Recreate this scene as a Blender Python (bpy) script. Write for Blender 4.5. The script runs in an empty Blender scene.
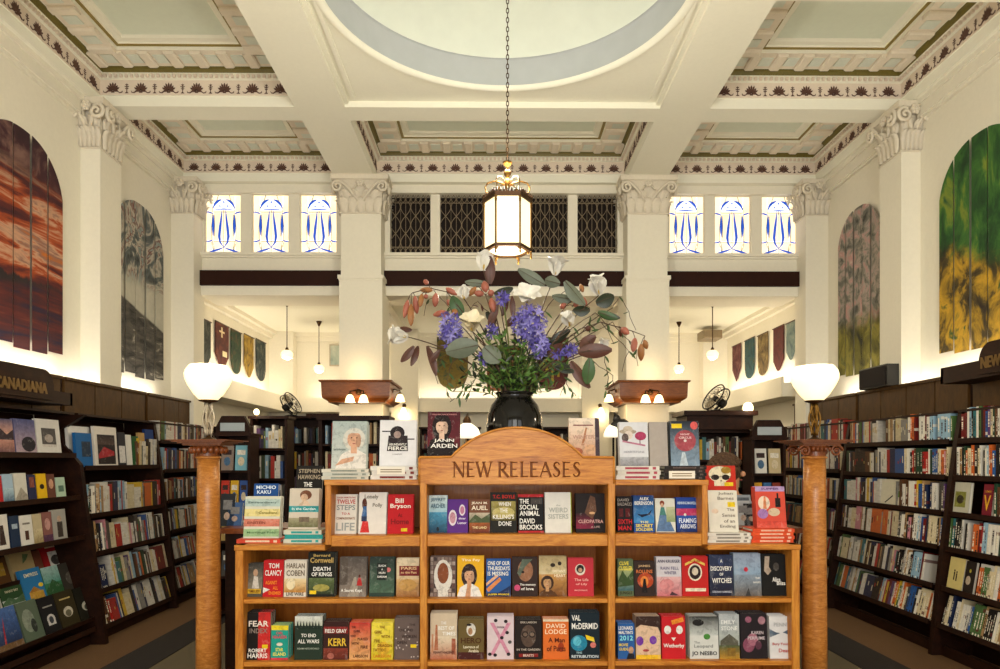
import bpy, bmesh, math, random
from mathutils import Vector, Matrix, Euler
R = math.radians
PI = math.pi
rnd = random.Random(7)
scene = bpy.context.scene
COL = scene.collection

# ------------------------------------------------------------------ camera
CAM = Vector((-0.085, 0.0, 1.6)); YAW = R(0.5); F = 690.0; HOR = 459.0
cam_d = bpy.data.cameras.new('camera'); cam = bpy.data.objects.new('camera', cam_d); COL.objects.link(cam)
cam.location = CAM; cam.rotation_euler = (R(90), 0, -YAW)
cam_d.sensor_width = 36; cam_d.lens = F * 36 / 1000; cam_d.shift_y = (HOR - 334.5) / 1000
cam_d.clip_start = 0.05; cam_d.clip_end = 100
scene.camera = cam
# ------------------------------------------------------------------ view, world, large lights
scene.view_settings.view_transform = 'Standard'; scene.view_settings.look = 'None'
scene.view_settings.gamma = 1; scene.view_settings.use_curve_mapping = False
scene.view_settings.exposure = 0.6
world = bpy.data.worlds.new('world'); scene.world = world; world.use_nodes = True
world.node_tree.nodes['Background'].inputs[0].default_value = (0.75, 0.85, 1.0, 1)
world.node_tree.nodes['Background'].inputs[1].default_value = 0.6

def area(name, loc, rot, sx, sy, power, col):
    l = bpy.data.lights.new(name, 'AREA'); l.shape = 'RECTANGLE'; l.size = sx; l.size_y = sy
    l.energy = power; l.color = col
    o = bpy.data.objects.new(name, l); COL.objects.link(o); o.location = loc; o.rotation_euler = rot
    return o
# daylight through the three tall shop-front windows behind the camera
for i, (x, pw) in enumerate(((-2.55, 50), (0.0, 120), (2.55, 50))):
    area('shop_front_daylight', (x, -2.9, 2.55), (R(90), 0, 0), 2.0, 3.3, pw, (1.0, 0.97, 0.90))
# cove strips lying on top of the wall bookcases, washing the walls upwards
for s in (-1, 1):
    for k in range(4):
        area('cove_strip', (s * 3.93, 2.0 + 1.75 * k, 2.27), (R(180), s * R(14), 0), 0.05, 1.6, 5.0, (1.0, 0.90, 0.76))
for s in (-1, 1):
    area('cove_strip', (s * 3.88, 10.6, 2.66), (R(180), s * R(16), 0), 0.05, 2.8, 8, (1.0, 0.88, 0.72))
area('cove_strip', (0, 12.22, 2.66), (R(180 - 16), 0, 0), 6.6, 0.05, 13, (1.0, 0.88, 0.72))

def lamp_light(loc, power, col=(1.0, 0.84, 0.6), rad=0.04):
    l = bpy.data.lights.new('lamp_light', 'POINT'); l.energy = power; l.color = col; l.shadow_soft_size = rad
    o = bpy.data.objects.new('lamp_light', l); COL.objects.link(o); o.location = loc
    return o

def P(px, py, Y):
    "room point at depth Y seen at this spot of the photograph"
    a = (px - 500) / F; b = (HOR - py) / F
    dx = math.sin(YAW) + a * math.cos(YAW); dy = math.cos(YAW) - a * math.sin(YAW)
    t = (Y - CAM.y) / dy
    return Vector((CAM.x + dx * t, Y, CAM.z + b * t))
def PW(px, py, X):
    "room point on the side plane X"
    a = (px - 500) / F; b = (HOR - py) / F
    dx = math.sin(YAW) + a * math.cos(YAW); dy = math.cos(YAW) - a * math.sin(YAW)
    t = (X - CAM.x) / dx
    return Vector((X, CAM.y + dy * t, CAM.z + b * t))

# ------------------------------------------------------------------ colour and materials
def lin(c):
    if isinstance(c, str):
        c = c.lstrip('#'); c = [int(c[i:i + 2], 16) / 255 for i in (0, 2, 4)]
    return tuple((x / 12.92 if x <= 0.04045 else ((x + 0.055) / 1.055) ** 2.4) for x in c[:3]) + (1.0,)

class NT:
    def __init__(s, name):
        s.m = bpy.data.materials.new(name); s.m.use_nodes = True; s.t = s.m.node_tree
        s.b = s.t.nodes['Principled BSDF']
    def n(s, typ, **kw):
        o = s.t.nodes.new('ShaderNode' + typ)
        for k, v in kw.items(): setattr(o, k, v)
        return o
    def l(s, a, b): s.t.links.new(a, b)
    def val(s, sock, v):
        if hasattr(v, 'is_output'): s.l(v, sock)
        else: sock.default_value = v
    def math(s, op, a, b=None, c=None):
        o = s.n('Math', operation=op); s.val(o.inputs[0], a)
        if b is not None: s.val(o.inputs[1], b)
        if c is not None: s.val(o.inputs[2], c)
        return o.outputs[0]
    def mix(s, f, a, b, typ='MIX'):
        o = s.n('Mix', data_type='RGBA', blend_type=typ); s.val(o.inputs[0], f); s.val(o.inputs[6], a); s.val(o.inputs[7], b)
        return o.outputs[2]
    def ramp(s, f, stops):
        o = s.n('ValToRGB'); s.l(f, o.inputs[0]); e = o.color_ramp.elements
        while len(e) < len(stops): e.new(0.5)
        for x, (p, c) in zip(e, stops): x.position = p; x.color = lin(c)
        return o.outputs[0]
    def coord(s, kind='Object', scale=(1, 1, 1), rot=(0, 0, 0), loc=(0, 0, 0)):
        c = s.n('TexCoord'); m = s.n('Mapping'); s.l(c.outputs[kind], m.inputs[0])
        m.inputs['Scale'].default_value = scale; m.inputs['Rotation'].default_value = rot; m.inputs['Location'].default_value = loc
        return m.outputs[0]
    def noise(s, vec, scale, detail=4, rough=0.55, dist=0.0):
        o = s.n('TexNoise'); o.inputs['Scale'].default_value = scale; o.inputs['Detail'].default_value = detail
        o.inputs['Roughness'].default_value = rough; o.inputs['Distortion'].default_value = dist
        if vec is not None: s.l(vec, o.inputs['Vector'])
        return o.outputs[0]
    def bump(s, h, strength, dist=0.01):
        o = s.n('Bump'); o.inputs['Strength'].default_value = strength; o.inputs['Distance'].default_value = dist
        s.l(h, o.inputs['Height']); s.l(o.outputs[0], s.b.inputs['Normal'])
    def base(s, c): s.val(s.b.inputs['Base Color'], c)
    def set(s, rough=None, metal=None, spec=None, emit=None, estr=None, coat=None, trans=None, ior=None):
        b = s.b.inputs
        if rough is not None: b['Roughness'].default_value = rough
        if metal is not None: b['Metallic'].default_value = metal
        if spec is not None: b['Specular IOR Level'].default_value = spec
        if emit is not None: b['Emission Color'].default_value = lin(emit)
        if estr is not None: b['Emission Strength'].default_value = estr
        if coat is not None: b['Coat Weight'].default_value = coat; b['Coat Roughness'].default_value = 0.08
        if trans is not None: b['Transmission Weight'].default_value = trans
        if ior is not None: b['IOR'].default_value = ior
        return s.m

def plain(name, c, rough=0.6, var=0.08, scale=12, bump=0.0, metal=0.0, stretch=(1, 1, 1), **kw):
    t = NT(name); L = lin(c)
    n = t.noise(t.coord('Object', stretch), scale)
    lo = tuple(x * (1 - var * 2) for x in L[:3]) + (1,); hi = tuple(min(1, x * (1 + var)) for x in L[:3]) + (1,)
    t.base(t.mix(n, lo, hi))
    if bump: t.bump(n, bump)
    return t.set(rough=rough, metal=metal, **kw)

def wood(name, stops, stretch=(1, 1, 1), scale=8, rough=0.42, coat=0.06, bump=0.05, spec=0.3):
    t = NT(name); v = t.coord('Object', stretch)
    n1 = t.noise(v, scale, 6, 0.6, 1.2)
    v2 = t.coord('Object', tuple(x * 4 for x in stretch)); n2 = t.noise(v2, scale * 1.5, 3, 0.7)
    f = t.math('ADD', t.math('MULTIPLY', n1, 0.7), t.math('MULTIPLY', n2, 0.3))
    t.base(t.ramp(f, stops)); t.bump(n2, bump, 0.004)
    return t.set(rough=rough, coat=coat, spec=spec)

OAK = [(0.28, '#7c420f'), (0.42, '#b0681e'), (0.55, '#c98431'), (0.75, '#dc9f48')]
DARK = [(0.25, '#120704'), (0.5, '#241007'), (0.75, '#361a0b')]
M = {}
M['plaster'] = plain('cream_plaster', '#e8e2d0', 0.85, 0.03, 30, 0.06)
M['ceiling'] = plain('ceiling_plaster', '#efecda', 0.85, 0.02, 30, 0.03)
M['carved'] = plain('carved_plaster', '#e0d6c2', 0.8, 0.06, 40, 0.25)
M['frieze'] = plain('frieze_paint', '#e0d1be', 0.8, 0.04, 40, 0.03)
M['stencil'] = plain('brown_stencil', '#5c3d30', 0.7, 0.15, 30)
M['olive'] = plain('olive_gilt_band', '#6f6320', 0.45, 0.2, 60, 0.1)
M['gold'] = plain('thin_gilt_line', '#8f7a32', 0.4, 0.15, 60)
M['panel_green'] = plain('pale_green_panel', '#dfe6d4', 0.85, 0.03, 18)
M['dome'] = plain('pale_dome', '#e2e8da', 0.85, 0.04, 6)
M['drum'] = plain('grey_blue_drum', '#b4b8b8', 0.85, 0.05, 6)
M['bracket'] = plain('modillion_paint', '#eadfcb', 0.8, 0.05, 30)
M['bracket_green'] = plain('modillion_green', '#dde2d4', 0.8, 0.05, 30)
M['beam_dark'] = plain('dark_beam', '#2c130a', 0.6, 0.15, 10, spec=0.15)
M['void'] = plain('dark_recess', '#150a08', 0.9, 0.1, 5)
M['oak'] = wood('golden_oak', OAK, (1.2, 6, 9), 3.0)
M['oak_v'] = wood('golden_oak_upright', OAK, (9, 6, 1.0), 3.0)
M['oak_back'] = wood('oak_veneer_back', [(0.3, '#8f4a10'), (0.5, '#ab6118'), (0.7, '#bd7424')], (9, 6, 1.0), 3.0)
M['oak_col'] = wood('ray_fleck_oak', [(0.3, '#8e521f'), (0.5, '#b5722f'), (0.62, '#c98945'), (0.75, '#a5642a')], (3, 3, 10), 5.0, 0.35, 0.3)
M['oak_cap'] = wood('red_brown_carved_oak', [(0.3, '#5a2812'), (0.6, '#8a4a22'), (0.8, '#a2602e')], (4, 4, 4), 5.0, 0.35, 0.3)
M['oak_cut'] = wood('shade_painted_oak', [(0.3, '#6a3812'), (0.5, '#84491a'), (0.7, '#94561f')], (9, 6, 1.0), 3.0)  # darker oak for the cut letters: groove shade put into the colour
M['dark'] = wood('dark_stained_wood', DARK, (3, 1.5, 3), 4.0, 0.5, 0.0, 0.05, 0.15)
M['dark_panel'] = wood('dark_brown_panelling', [(0.3, '#32200a'), (0.55, '#4a3010'), (0.8, '#5a3c16')], (4, 4, 1.2), 4.0, 0.5, 0.0, 0.05, 0.15)
M['canopy'] = wood('mahogany_canopy', [(0.3, '#5c2f12'), (0.55, '#7d451c'), (0.8, '#93572a')], (2, 2, 8), 4.0, 0.4, 0.2)
M['iron'] = plain('black_iron', '#15110f', 0.5, 0.1, 20, 0, 0.4)
M['sign_gilt'] = plain('dim_gilt_letters', '#7a5c28', 0.45, 0.25, 30, 0, 0.5)
M['sign_card'] = plain('pale_blue_card', '#a4adb2', 0.7, 0.05, 20)
M['brass'] = plain('aged_brass', '#7d5a24', 0.38, 0.2, 30, 0.05, 0.85)
M['bronze'] = plain('dark_bronze', '#4a3015', 0.4, 0.2, 30, 0.05, 0.7)
M['silver'] = plain('silvered_ironwork', '#b9ab93', 0.4, 0.15, 30, 0, 0.5)
M['grille'] = plain('bronze_grille_wire', '#8d7c62', 0.45, 0.1, 20, 0, 0.4)
M['pages'] = plain('page_edges', '#e9e2d0', 0.9, 0.06, 1, 0, 0, (2, 2, 300))
M['glaze'] = plain('black_glaze', '#0a0807', 0.1, 0.1, 4, 0, 0, spec=0.3)
M['blackplastic'] = plain('black_plastic', '#141210', 0.45, 0.1, 20)
M['card'] = plain('white_card', '#e8e2d2', 0.7, 0.03, 20)
M['carpet'] = plain('speckled_carpet', '#6a5d45', 0.95, 0.35, 160, 0.5)
M['carpet_dark'] = plain('dark_carpet_band', '#241b15', 0.95, 0.2, 160, 0.5)
M['strip'] = plain('tan_floor_strip', '#6b4a26', 0.85, 0.25, 120, 0.3)
def glow(name, c, s, base='#fff6e0'):
    t = NT(name); t.base(lin(base)); return t.set(rough=0.35, emit=c, estr=s)
M['globe'] = glow('lit_opal_glass', '#ffe8b0', 0.8)
M['lantern'] = glow('lit_lantern_glass', '#ffe6a8', 0.85)
M['bulb'] = glow('lit_bulb', '#ffe2a0', 4.0)
M['shade'] = glow('lit_shade_glass', '#ffdf9a', 2.2)
M['white_shade'] = glow('white_glass_shade', '#fff0d0', 0.7)
t = NT('clear_acrylic'); t.base((0.95, 0.97, 0.97, 1)); M['acrylic'] = t.set(rough=0.05, trans=0.95, ior=1.2)
# one cover material for every book: the colour comes from the object itself
t = NT('book_cover'); oi = t.n('ObjectInfo'); nz = t.noise(t.coord('Object'), 25)
t.base(t.mix(t.math('MULTIPLY', nz, 0.25), oi.outputs['Color'], (0.02, 0.015, 0.01, 1))); M['cover'] = t.set(rough=0.5, spec=0.12)
# spines: object colour plus a title strip, bands and a publisher mark placed by the object's own random number
t = NT('book_spine'); oi = t.n('ObjectInfo'); rr = oi.outputs['Random']; tc = t.n('TexCoord'); sp = t.n('SeparateXYZ'); t.l(tc.outputs['Object'], sp.inputs[0])
x, y, z = sp.outputs
fr = lambda k: t.math('FRACT', t.math('MULTIPLY', rr, k))
def inside(v, c, h): return t.math('LESS_THAN', t.math('ABSOLUTE', t.math('SUBTRACT', v, c)), h)
light = t.math('GREATER_THAN', fr(13.7), 0.42)
ink = t.mix(light, (0.03, 0.02, 0.02, 1), (0.85, 0.78, 0.62, 1))
zc = t.math('ADD', 0.42, t.math('MULTIPLY', fr(5.3), 0.25))
cz = t.n('CombineXYZ'); t.l(t.math('MULTIPLY', rr, 50.0), cz.inputs[0]); t.l(t.math('MULTIPLY', z, 34.0), cz.inputs[2])
glyph = t.math('GREATER_THAN', t.noise(cz.outputs[0], 1.0, 2), 0.47)
text = t.math('MULTIPLY', t.math('MULTIPLY', inside(z, zc, 0.26), inside(x, 0.5, 0.2)), glyph)
band = t.math('MULTIPLY', inside(z, t.math('ADD', 0.08, t.math('MULTIPLY', fr(3.1), 0.8)), 0.055), t.math('GREATER_THAN', fr(29.3), 0.55))
mark = t.math('MULTIPLY', inside(z, 0.07, 0.035), inside(x, 0.5, 0.25))
c = t.mix(t.math('MULTIPLY', band, 0.8), oi.outputs['Color'], t.mix(light, (0.75, 0.7, 0.6, 1), (0.12, 0.02, 0.02, 1)))
c = t.mix(text, c, ink); c = t.mix(mark, c, ink)
t.base(c); M['spine'] = t.set(rough=0.5, spec=0.12)
# flat print: colour attribute with a fine printed mottle
t = NT('printed_ink'); at = t.n('VertexColor', layer_name='Col'); nz = t.noise(t.coord('Object'), 70, 3)
nz2 = t.noise(t.coord('Object'), 26, 5, 0.7, 1.0); hi_ = t.mix(t.math('MULTIPLY', t.math('GREATER_THAN', nz2, 0.58), 0.10), at.outputs[0], (0.8, 0.75, 0.68, 1)); lo_ = t.math('MULTIPLY', t.math('LESS_THAN', nz2, 0.45), 0.2)
t.base(t.mix(t.math('ADD', lo_, t.math('MULTIPLY', nz, 0.25)), hi_, (0.03, 0.02, 0.02, 1))); M['print'] = t.set(rough=0.5, spec=0.12)
t = NT('lettering_ink'); at = t.n('VertexColor', layer_name='Col'); t.base(at.outputs[0]); M['ink'] = t.set(rough=0.5, spec=0.12)
t = NT('massed_book_spines'); at = t.n('VertexColor', layer_name='Col'); nz = t.noise(t.coord('Object', (1, 1, 3)), 18, 3)
t.base(t.mix(t.math('MULTIPLY', nz, 0.6), at.outputs[0], (0.1, 0.07, 0.05, 1))); M['massed'] = t.set(rough=0.5, spec=0.12)

# ------------------------------------------------------------------ mesh building
class MB:
    def __init__(s): s.v = []; s.f = []; s.m = []; s.c = []; s.cm = 0; s.col = (1, 1, 1, 1)
    def add(s, vs, fs):
        n = len(s.v); s.v += [tuple(v) for v in vs]; s.c += [s.col] * len(vs)
        s.f += [tuple(i + n for i in f) for f in fs]; s.m += [s.cm] * len(fs); return s
    def box(s, x0, x1, y0, y1, z0, z1):
        return s.add([(x, y, z) for x in (x0, x1) for y in (y0, y1) for z in (z0, z1)],
                     [(0, 1, 3, 2), (4, 6, 7, 5), (0, 4, 5, 1), (2, 3, 7, 6), (0, 2, 6, 4), (1, 5, 7, 3)])
    def cbox(s, x0, x1, y0, y1, z0, z1, b):
        "box with chamfered edges towards -y"
        v = [(x0 + b, y0, z0 + b), (x1 - b, y0, z0 + b), (x1 - b, y0, z1 - b), (x0 + b, y0, z1 - b), (x0, y0 + b, z0), (x1, y0 + b, z0), (x1, y0 + b, z1), (x0, y0 + b, z1),
             (x0, y1, z0), (x1, y1, z0), (x1, y1, z1), (x0, y1, z1)]
        f = [(0, 1, 2, 3), (11, 10, 9, 8)]
        for i in range(4):
            j = (i + 1) % 4; f += [(i, i + 4, j + 4, j), (i + 4, i + 8, j + 8, j + 4)]
        return s.add(v, f)
    def prism(s, poly, d0, d1, axis='y'):
        g = {'y': lambda a, b, d: (a, d, b), 'x': lambda a, b, d: (d, a, b), 'z': lambda a, b, d: (a, b, d)}[axis]
        n = len(poly)
        return s.add([g(a, b, d0) for a, b in poly] + [g(a, b, d1) for a, b in poly],
                     [tuple(range(n)), tuple(range(2 * n - 1, n - 1, -1))] + [(i, (i + 1) % n, n + (i + 1) % n, n + i) for i in range(n)])
    def lathe(s, prof, n=24, c=(0, 0, 0), cap=True, arc=None):
        vs = []; fs = []
        for r, z in prof:
            for k in range(n):
                a = 2 * PI * k / n; vs.append((c[0] + r * math.cos(a), c[1] + r * math.sin(a), c[2] + z))
        for i in range(len(prof) - 1):
            for k in range(n):
                q = (k + 1) % n; fs.append((i * n + k, i * n + q, (i + 1) * n + q, (i + 1) * n + k))
        if cap: fs += [tuple(range(n - 1, -1, -1)), tuple((len(prof) - 1) * n + k for k in range(n))]
        return s.add(vs, fs)
    def tube(s, pts, r, n=6, closed=False):
        pts = [Vector(p) for p in pts]; m = len(pts); rs = r if isinstance(r, (list, tuple)) else [r] * m
        vs = []; fs = []; up = None
        for i, p in enumerate(pts):
            a = pts[(i - 1) % m] if (i or closed) else p; b = pts[(i + 1) % m] if (i < m - 1 or closed) else p
            d = (b - a); d = d.normalized() if d.length > 1e-9 else Vector((0, 0, 1))
            if up is None: up = d.orthogonal().normalized()
            up = up - d * up.dot(d); up = up.normalized() if up.length > 1e-6 else d.orthogonal().normalized()
            w = d.cross(up)
            for k in range(n):
                q = 2 * PI * k / n; vs.append(p + (up * math.cos(q) + w * math.sin(q)) * rs[i])
        for i in range(m if closed else m - 1):
            j = (i + 1) % m
            for k in range(n):
                q = (k + 1) % n; fs.append((i * n + k, i * n + q, j * n + q, j * n + k))
        if not closed: fs += [tuple(range(n - 1, -1, -1)), tuple((m - 1) * n + k for k in range(n))]
        return s.add(vs, fs)
    def ell(s, c, rad, nu=10, nv=7, mat=None):
        vs = []; fs = []; c = Vector(c)
        for i in range(nv + 1):
            th = PI * i / nv
            for k in range(nu):
                ph = 2 * PI * k / nu
                p = Vector((rad[0] * math.sin(th) * math.cos(ph), rad[1] * math.sin(th) * math.sin(ph), rad[2] * math.cos(th)))
                vs.append(c + (mat @ p if mat else p))
        for i in range(nv):
            for k in range(nu):
                q = (k + 1) % nu; fs.append((i * nu + k, (i + 1) * nu + k, (i + 1) * nu + q, i * nu + q))
        return s.add(vs, fs)
    def build(s, name, mat, parent=None, smooth=False, local=False, colattr=False):
        me = bpy.data.meshes.new(name); off = Vector((0, 0, 0))
        if parent is not None and not local:
            q = parent
            while q is not None: off += q.location; q = q.parent
        me.from_pydata([tuple(Vector(v) - off) for v in s.v], [], s.f)
        mats = mat if isinstance(mat, (list, tuple)) else [mat]
        for m in mats: me.materials.append(M[m] if isinstance(m, str) else m)
        me.polygons.foreach_set('material_index', s.m)
        if smooth: me.polygons.foreach_set('use_smooth', [True] * len(me.polygons))
        if colattr:
            a = me.color_attributes.new('Col', 'FLOAT_COLOR', 'POINT'); a.data.foreach_set('color', [x for c in s.c for x in c])
        else:
            bm = bmesh.new(); bm.from_mesh(me); bmesh.ops.recalc_face_normals(bm, faces=bm.faces); bm.to_mesh(me); bm.free()
        me.update()
        return link(name, me, parent)

def link(name, data, parent=None, loc=None, rot=None, scale=None):
    o = bpy.data.objects.new(name, data); COL.objects.link(o)
    if parent is not None: o.parent = parent
    if loc is not None: o.location = loc
    if rot is not None: o.rotation_euler = rot
    if scale is not None: o.scale = scale
    return o
def tag(o, label=None, cat=None, group=None, kind=None):
    if label: o['label'] = label
    if cat: o['category'] = cat
    if group: o['group'] = group
    if kind: o['kind'] = kind
    return o
def thing(name, label, cat, loc=(0, 0, 0), rot=(0, 0, 0), group=None):
    o = link(name, None, None, loc, rot); o.empty_display_size = 0.1
    return tag(o, label, cat, group)
def struct(name, loc=(0, 0, 0), label=None):
    o = link(name, None, None, loc); o.empty_display_size = 0.1
    return tag(o, label, kind='structure')
def copy_tree(o, parent=None):
    c = o.copy(); COL.objects.link(c); c.parent = parent
    for ch in list(o.children): copy_tree(ch, c)
    return c
_words = 'zero first second third fourth fifth sixth seventh eighth ninth tenth eleventh twelfth thirteenth fourteenth fifteenth sixteenth seventeenth eighteenth nineteenth'.split()
_tens = {2: 'twent', 3: 'thirt', 4: 'fort', 5: 'fift', 6: 'sixt', 7: 'sevent'}
def nth(n):
    if n < 20: return _words[n]
    return _tens[n // 10] + ('ieth' if n % 10 == 0 else 'y-' + _words[n % 10])
_text = {}
def textgeo(s, bold=0.0):
    "flat letter outlines of a string, scaled to the unit square"
    if (s, bold) in _text: return _text[s, bold]
    cu = bpy.data.curves.new('lettering', 'FONT'); cu.body = s; cu.resolution_u = 2; cu.offset = bold
    o = bpy.data.objects.new('lettering', cu); me = o.to_mesh()
    vs = [(v.co.x, v.co.y) for v in me.vertices]; fs = [tuple(p.vertices) for p in me.polygons]
    o.to_mesh_clear(); bpy.data.objects.remove(o); bpy.data.curves.remove(cu)
    x0 = min(v[0] for v in vs); x1 = max(v[0] for v in vs); y0 = min(v[1] for v in vs); y1 = max(v[1] for v in vs)
    _text[s, bold] = ([((x - x0) / (x1 - x0), (y - y0) / (y1 - y0)) for x, y in vs], fs)
    return _text[s, bold]
# ================================================================== THE ROOM
W = 4.05; H0 = 5.05; YB = 8.75; YF = -3.0; YR = 12.4; HR = 3.85
# floor: carpet, dark band, tan strip along the bookcases
m = MB(); m.box(-W, W, YF, YR, -0.1, 0.0); floor = tag(m.build('floor', 'carpet'), 'speckled olive brown carpet of the shop floor', kind='structure')
for s in (-1, 1):
    m = MB(); m.box(min(s * 3.08, s * W), max(s * 3.08, s * W), YF, 9.0, 0.0, 0.006); m.build('floor_strip', 'strip', floor)
    m = MB(); m.box(min(s * 2.72, s * 3.08), max(s * 2.72, s * 3.08), YF, 9.0, 0.0, 0.007); m.build('carpet_band', 'carpet_dark', floor)
# side walls
for s, nm in ((-1, 'wall_left'), (1, 'wall_right')):
    m = MB(); m.box(min(s * W, s * (W + 0.2)), max(s * W, s * (W + 0.2)), YF, YR + 0.2, 0, H0 + 0.9); w = tag(m.build(nm, 'plaster'), kind='structure')
    # architrave under the coffers
    m = MB(); a, b = sorted((s * 3.98, s * W)); m.box(a, b, YF, 8.6, H0 - 0.05, H0); a, b = sorted((s * 4.0, s * W)); m.box(a, b, YF, 8.6, H0 - 0.16, H0 - 0.05)
    a, b = sorted((s * 4.015, s * W)); m.box(a, b, YF, 8.6, H0 - 0.19, H0 - 0.16)
    m.build('architrave', 'plaster', w)
# front wall behind the camera, three window openings
m = MB(); xs = [-W, -3.55, -1.55, -1.0, 1.0, 1.55, 3.55, W]
for i in range(0, 7, 2): m.box(xs[i], xs[i + 1], YF - 0.2, YF, 0, H0 + 0.9)
for i in (1, 3, 5): m.box(xs[i], xs[i + 1], YF - 0.2, YF, 0, 0.85); m.box(xs[i], xs[i + 1], YF - 0.2, YF, 4.25, H0 + 0.9)
tag(m.build('wall_front', 'plaster'), kind='structure')

# ------------------------------------------------------------------ ceiling
ceil = struct('ceiling')
m = MB()
XB = [-W, -3.94, -2.04, -1.55, 1.55, 2.04, 3.94, W]; YBK = [YF, 3.3, 5.18, 6.78, 7.05, 8.6, YB + 0.05]
holes = {(1, 2), (5, 2), (1, 4), (3, 4), (5, 4), (3, 1), (3, 2)}
for i in range(7):
    for j in range(6):
        if (i, j) in holes: continue
        x0, x1, y0, y1 = XB[i], XB[i + 1], YBK[j], YBK[j + 1]; m.add([(x0, y0, H0), (x1, y0, H0), (x1, y1, H0), (x0, y1, H0)], [(0, 1, 2, 3)])
m.build('beam_soffit', 'ceiling', ceil)
m = MB(); m.box(-W - 0.2, W + 0.2, YF - 0.2, YB + 0.3, H0 + 1.15, H0 + 1.3); m.build('roof_slab', 'ceiling', ceil)
# stencil motifs
def motif_palmette():
    m = MB(); base = -0.052
    for a in (-82, -60, -40, -20, 0, 20, 40, 60, 82):
        L = 0.098 if abs(a) < 30 else 0.085 if abs(a) < 70 else 0.06
        ca, sa = math.cos(R(a)), math.sin(R(a)); q = [(-0.005, 0.01), (0.005, 0.01), (0.0105, L * .78), (0, L), (-0.0105, L * .78)]
        m.prism([(x * ca + y * sa, -0.035 + y * ca - x * sa) for x, y in q], 0, -0.002, 'y')
    for s in (-1, 1):
        pts = [(s * 0.01, -0.02), (s * 0.045, -0.03), (s * 0.075, -0.05), (s * 0.1, -0.045), (s * 0.105, -0.03)]
        m.tube([(x, -0.001, z) for x, z in pts], [0.009, 0.008, 0.006, 0.005, 0.004], 4)
    m.prism([(-0.02, -0.05), (0.02, -0.05), (0.012, -0.03), (-0.012, -0.03)], 0, -0.002, 'y')
    return m.build('palmette_tmp', 'stencil')
def motif_sprig():
    m = MB(); m.prism([(-0.004, -0.055), (0.004, -0.055), (0.003, 0.05), (-0.003, 0.05)], 0, -0.002, 'y')
    for z, w_ in ((-0.01, 0.018), (0.012, 0.024), (0.032, 0.016)):
        for s in (-1, 1): m.prism([(0, z - 0.006), (s * w_, z + 0.004), (s * w_, z + 0.012), (0, z + 0.005)], 0, -0.002, 'y')
    m.prism([(-0.022, -0.055), (0.022, -0.055), (0, -0.035)], 0, -0.002, 'y')
    return m.build('sprig_tmp', 'stencil')
_p = motif_palmette(); PAL = _p.data; bpy.data.objects.remove(_p); PAL.name = 'palmette'
_p = motif_sprig(); SPR = _p.data; bpy.data.objects.remove(_p); SPR.name = 'sprig'
_b = MB(); _b.prism([(-0.05, 0), (0.05, 0), (0.05, -0.018), (0.035, -0.03), (-0.035, -0.03), (-0.05, -0.018)], -0.25, -0.02, 'y'); _o = _b.build('modillion', 'bracket'); MOD = _o.data; bpy.data.objects.remove(_o)
_b = MB(); _b.box(-0.055, 0.055, -0.2, -0.07, -0.008, 0); _o = _b.build('panel_inset', 'bracket_green'); INS = _o.data; bpy.data.objects.remove(_o)

PROF = [(0, 0, 0), (0, .10, 0), (.012, .103, 0), (.012, .25, 1), (.035, .258, 2), (.035, .285, 2), (.065, .295, 2), (.08, .325, 3), (.108, .334, 3), (.112, .336, 2), (.36, .34, 4), (.365, .37, 2), (.395, .375, 5), (.40, .39, 2), (.45, .395, 2), (.47, .415, 2)]
def coffer(x0, x1, y0, y1):
    co = link('coffer', None, ceil)
    m = MB(); loops = []
    for d, h, k in PROF: loops.append([(x0 + d, y0 + d, H0 + h), (x1 - d, y0 + d, H0 + h), (x1 - d, y1 - d, H0 + h), (x0 + d, y1 - d, H0 + h)])
    for i in range(1, len(loops)):
        m.cm = PROF[i][2]
        for k in range(4):
            q = (k + 1) % 4; m.add([loops[i - 1][k], loops[i - 1][q], loops[i][q], loops[i][k]], [(0, 1, 2, 3)])
    m.build('coffer_cornice', ['ceiling', 'frieze', 'ceiling', 'olive', 'bracket', 'gold'], co)
    m = MB(); m.add(loops[-1], [(0, 1, 2, 3)]); m.build('coffer_panel', 'panel_green', co)
    sides = [((x0, y1), (1, 0), (0, -1), x1 - x0, 0), ((x0, y0), (0, 1), (1, 0), y1 - y0, R(90)), ((x1, y0), (0, 1), (-1, 0), y1 - y0, R(-90))]
    dn = MB()
    for (ox, oy), (ux, uy), (nx, ny), L, rz in sides:
        n = max(3, round(L / 0.275)); st = L / n
        for k in range(n):                      # painted frieze
            u = (k + 0.5) * st
            for me, du, nm in ((PAL, 0, 'palmette'), (SPR, st / 2, 'sprig')):
                uu = u + du
                if uu > L - 0.03: continue
                link(nm, me, co, (ox + ux * uu + nx * 0.0135, oy + uy * uu + ny * 0.0135, H0 + 0.17), (0, 0, rz), (.88, 1, .9))
        nm_ = max(2, round((L - 0.2) / 0.26)); s2 = (L - 0.2) / nm_
        for k in range(nm_ + 1):                # modillions with painted insets between
            u = 0.1 + k * s2
            if ux or 0 < k < nm_: link('modillion', MOD, co, (ox + ux * u + nx * 0.1, oy + uy * u + ny * 0.1, H0 + 0.338), (0, 0, rz))
            if k < nm_ and (ux or 0 < k < nm_ - 1): link('panel_inset', INS, co, (ox + ux * (u + s2 / 2) + nx * 0.09, oy + uy * (u + s2 / 2) + ny * 0.09, H0 + 0.338), (0, 0, rz))
        nd = int(L / 0.05)
        for k in range(nd):                     # dentils
            u = (k + 0.5) * L / nd; c = (ox + ux * u + nx * 0.045, oy + uy * u + ny * 0.045)
            hx = 0.013 if ux else 0.012; hy = 0.012 if ux else 0.013
            dn.box(c[0] - hx, c[0] + hx, c[1] - hy, c[1] + hy, H0 + 0.26, H0 + 0.288)
    d = dn.build('dentil_course', 'frieze', co); d['kind'] = 'stuff'
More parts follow.
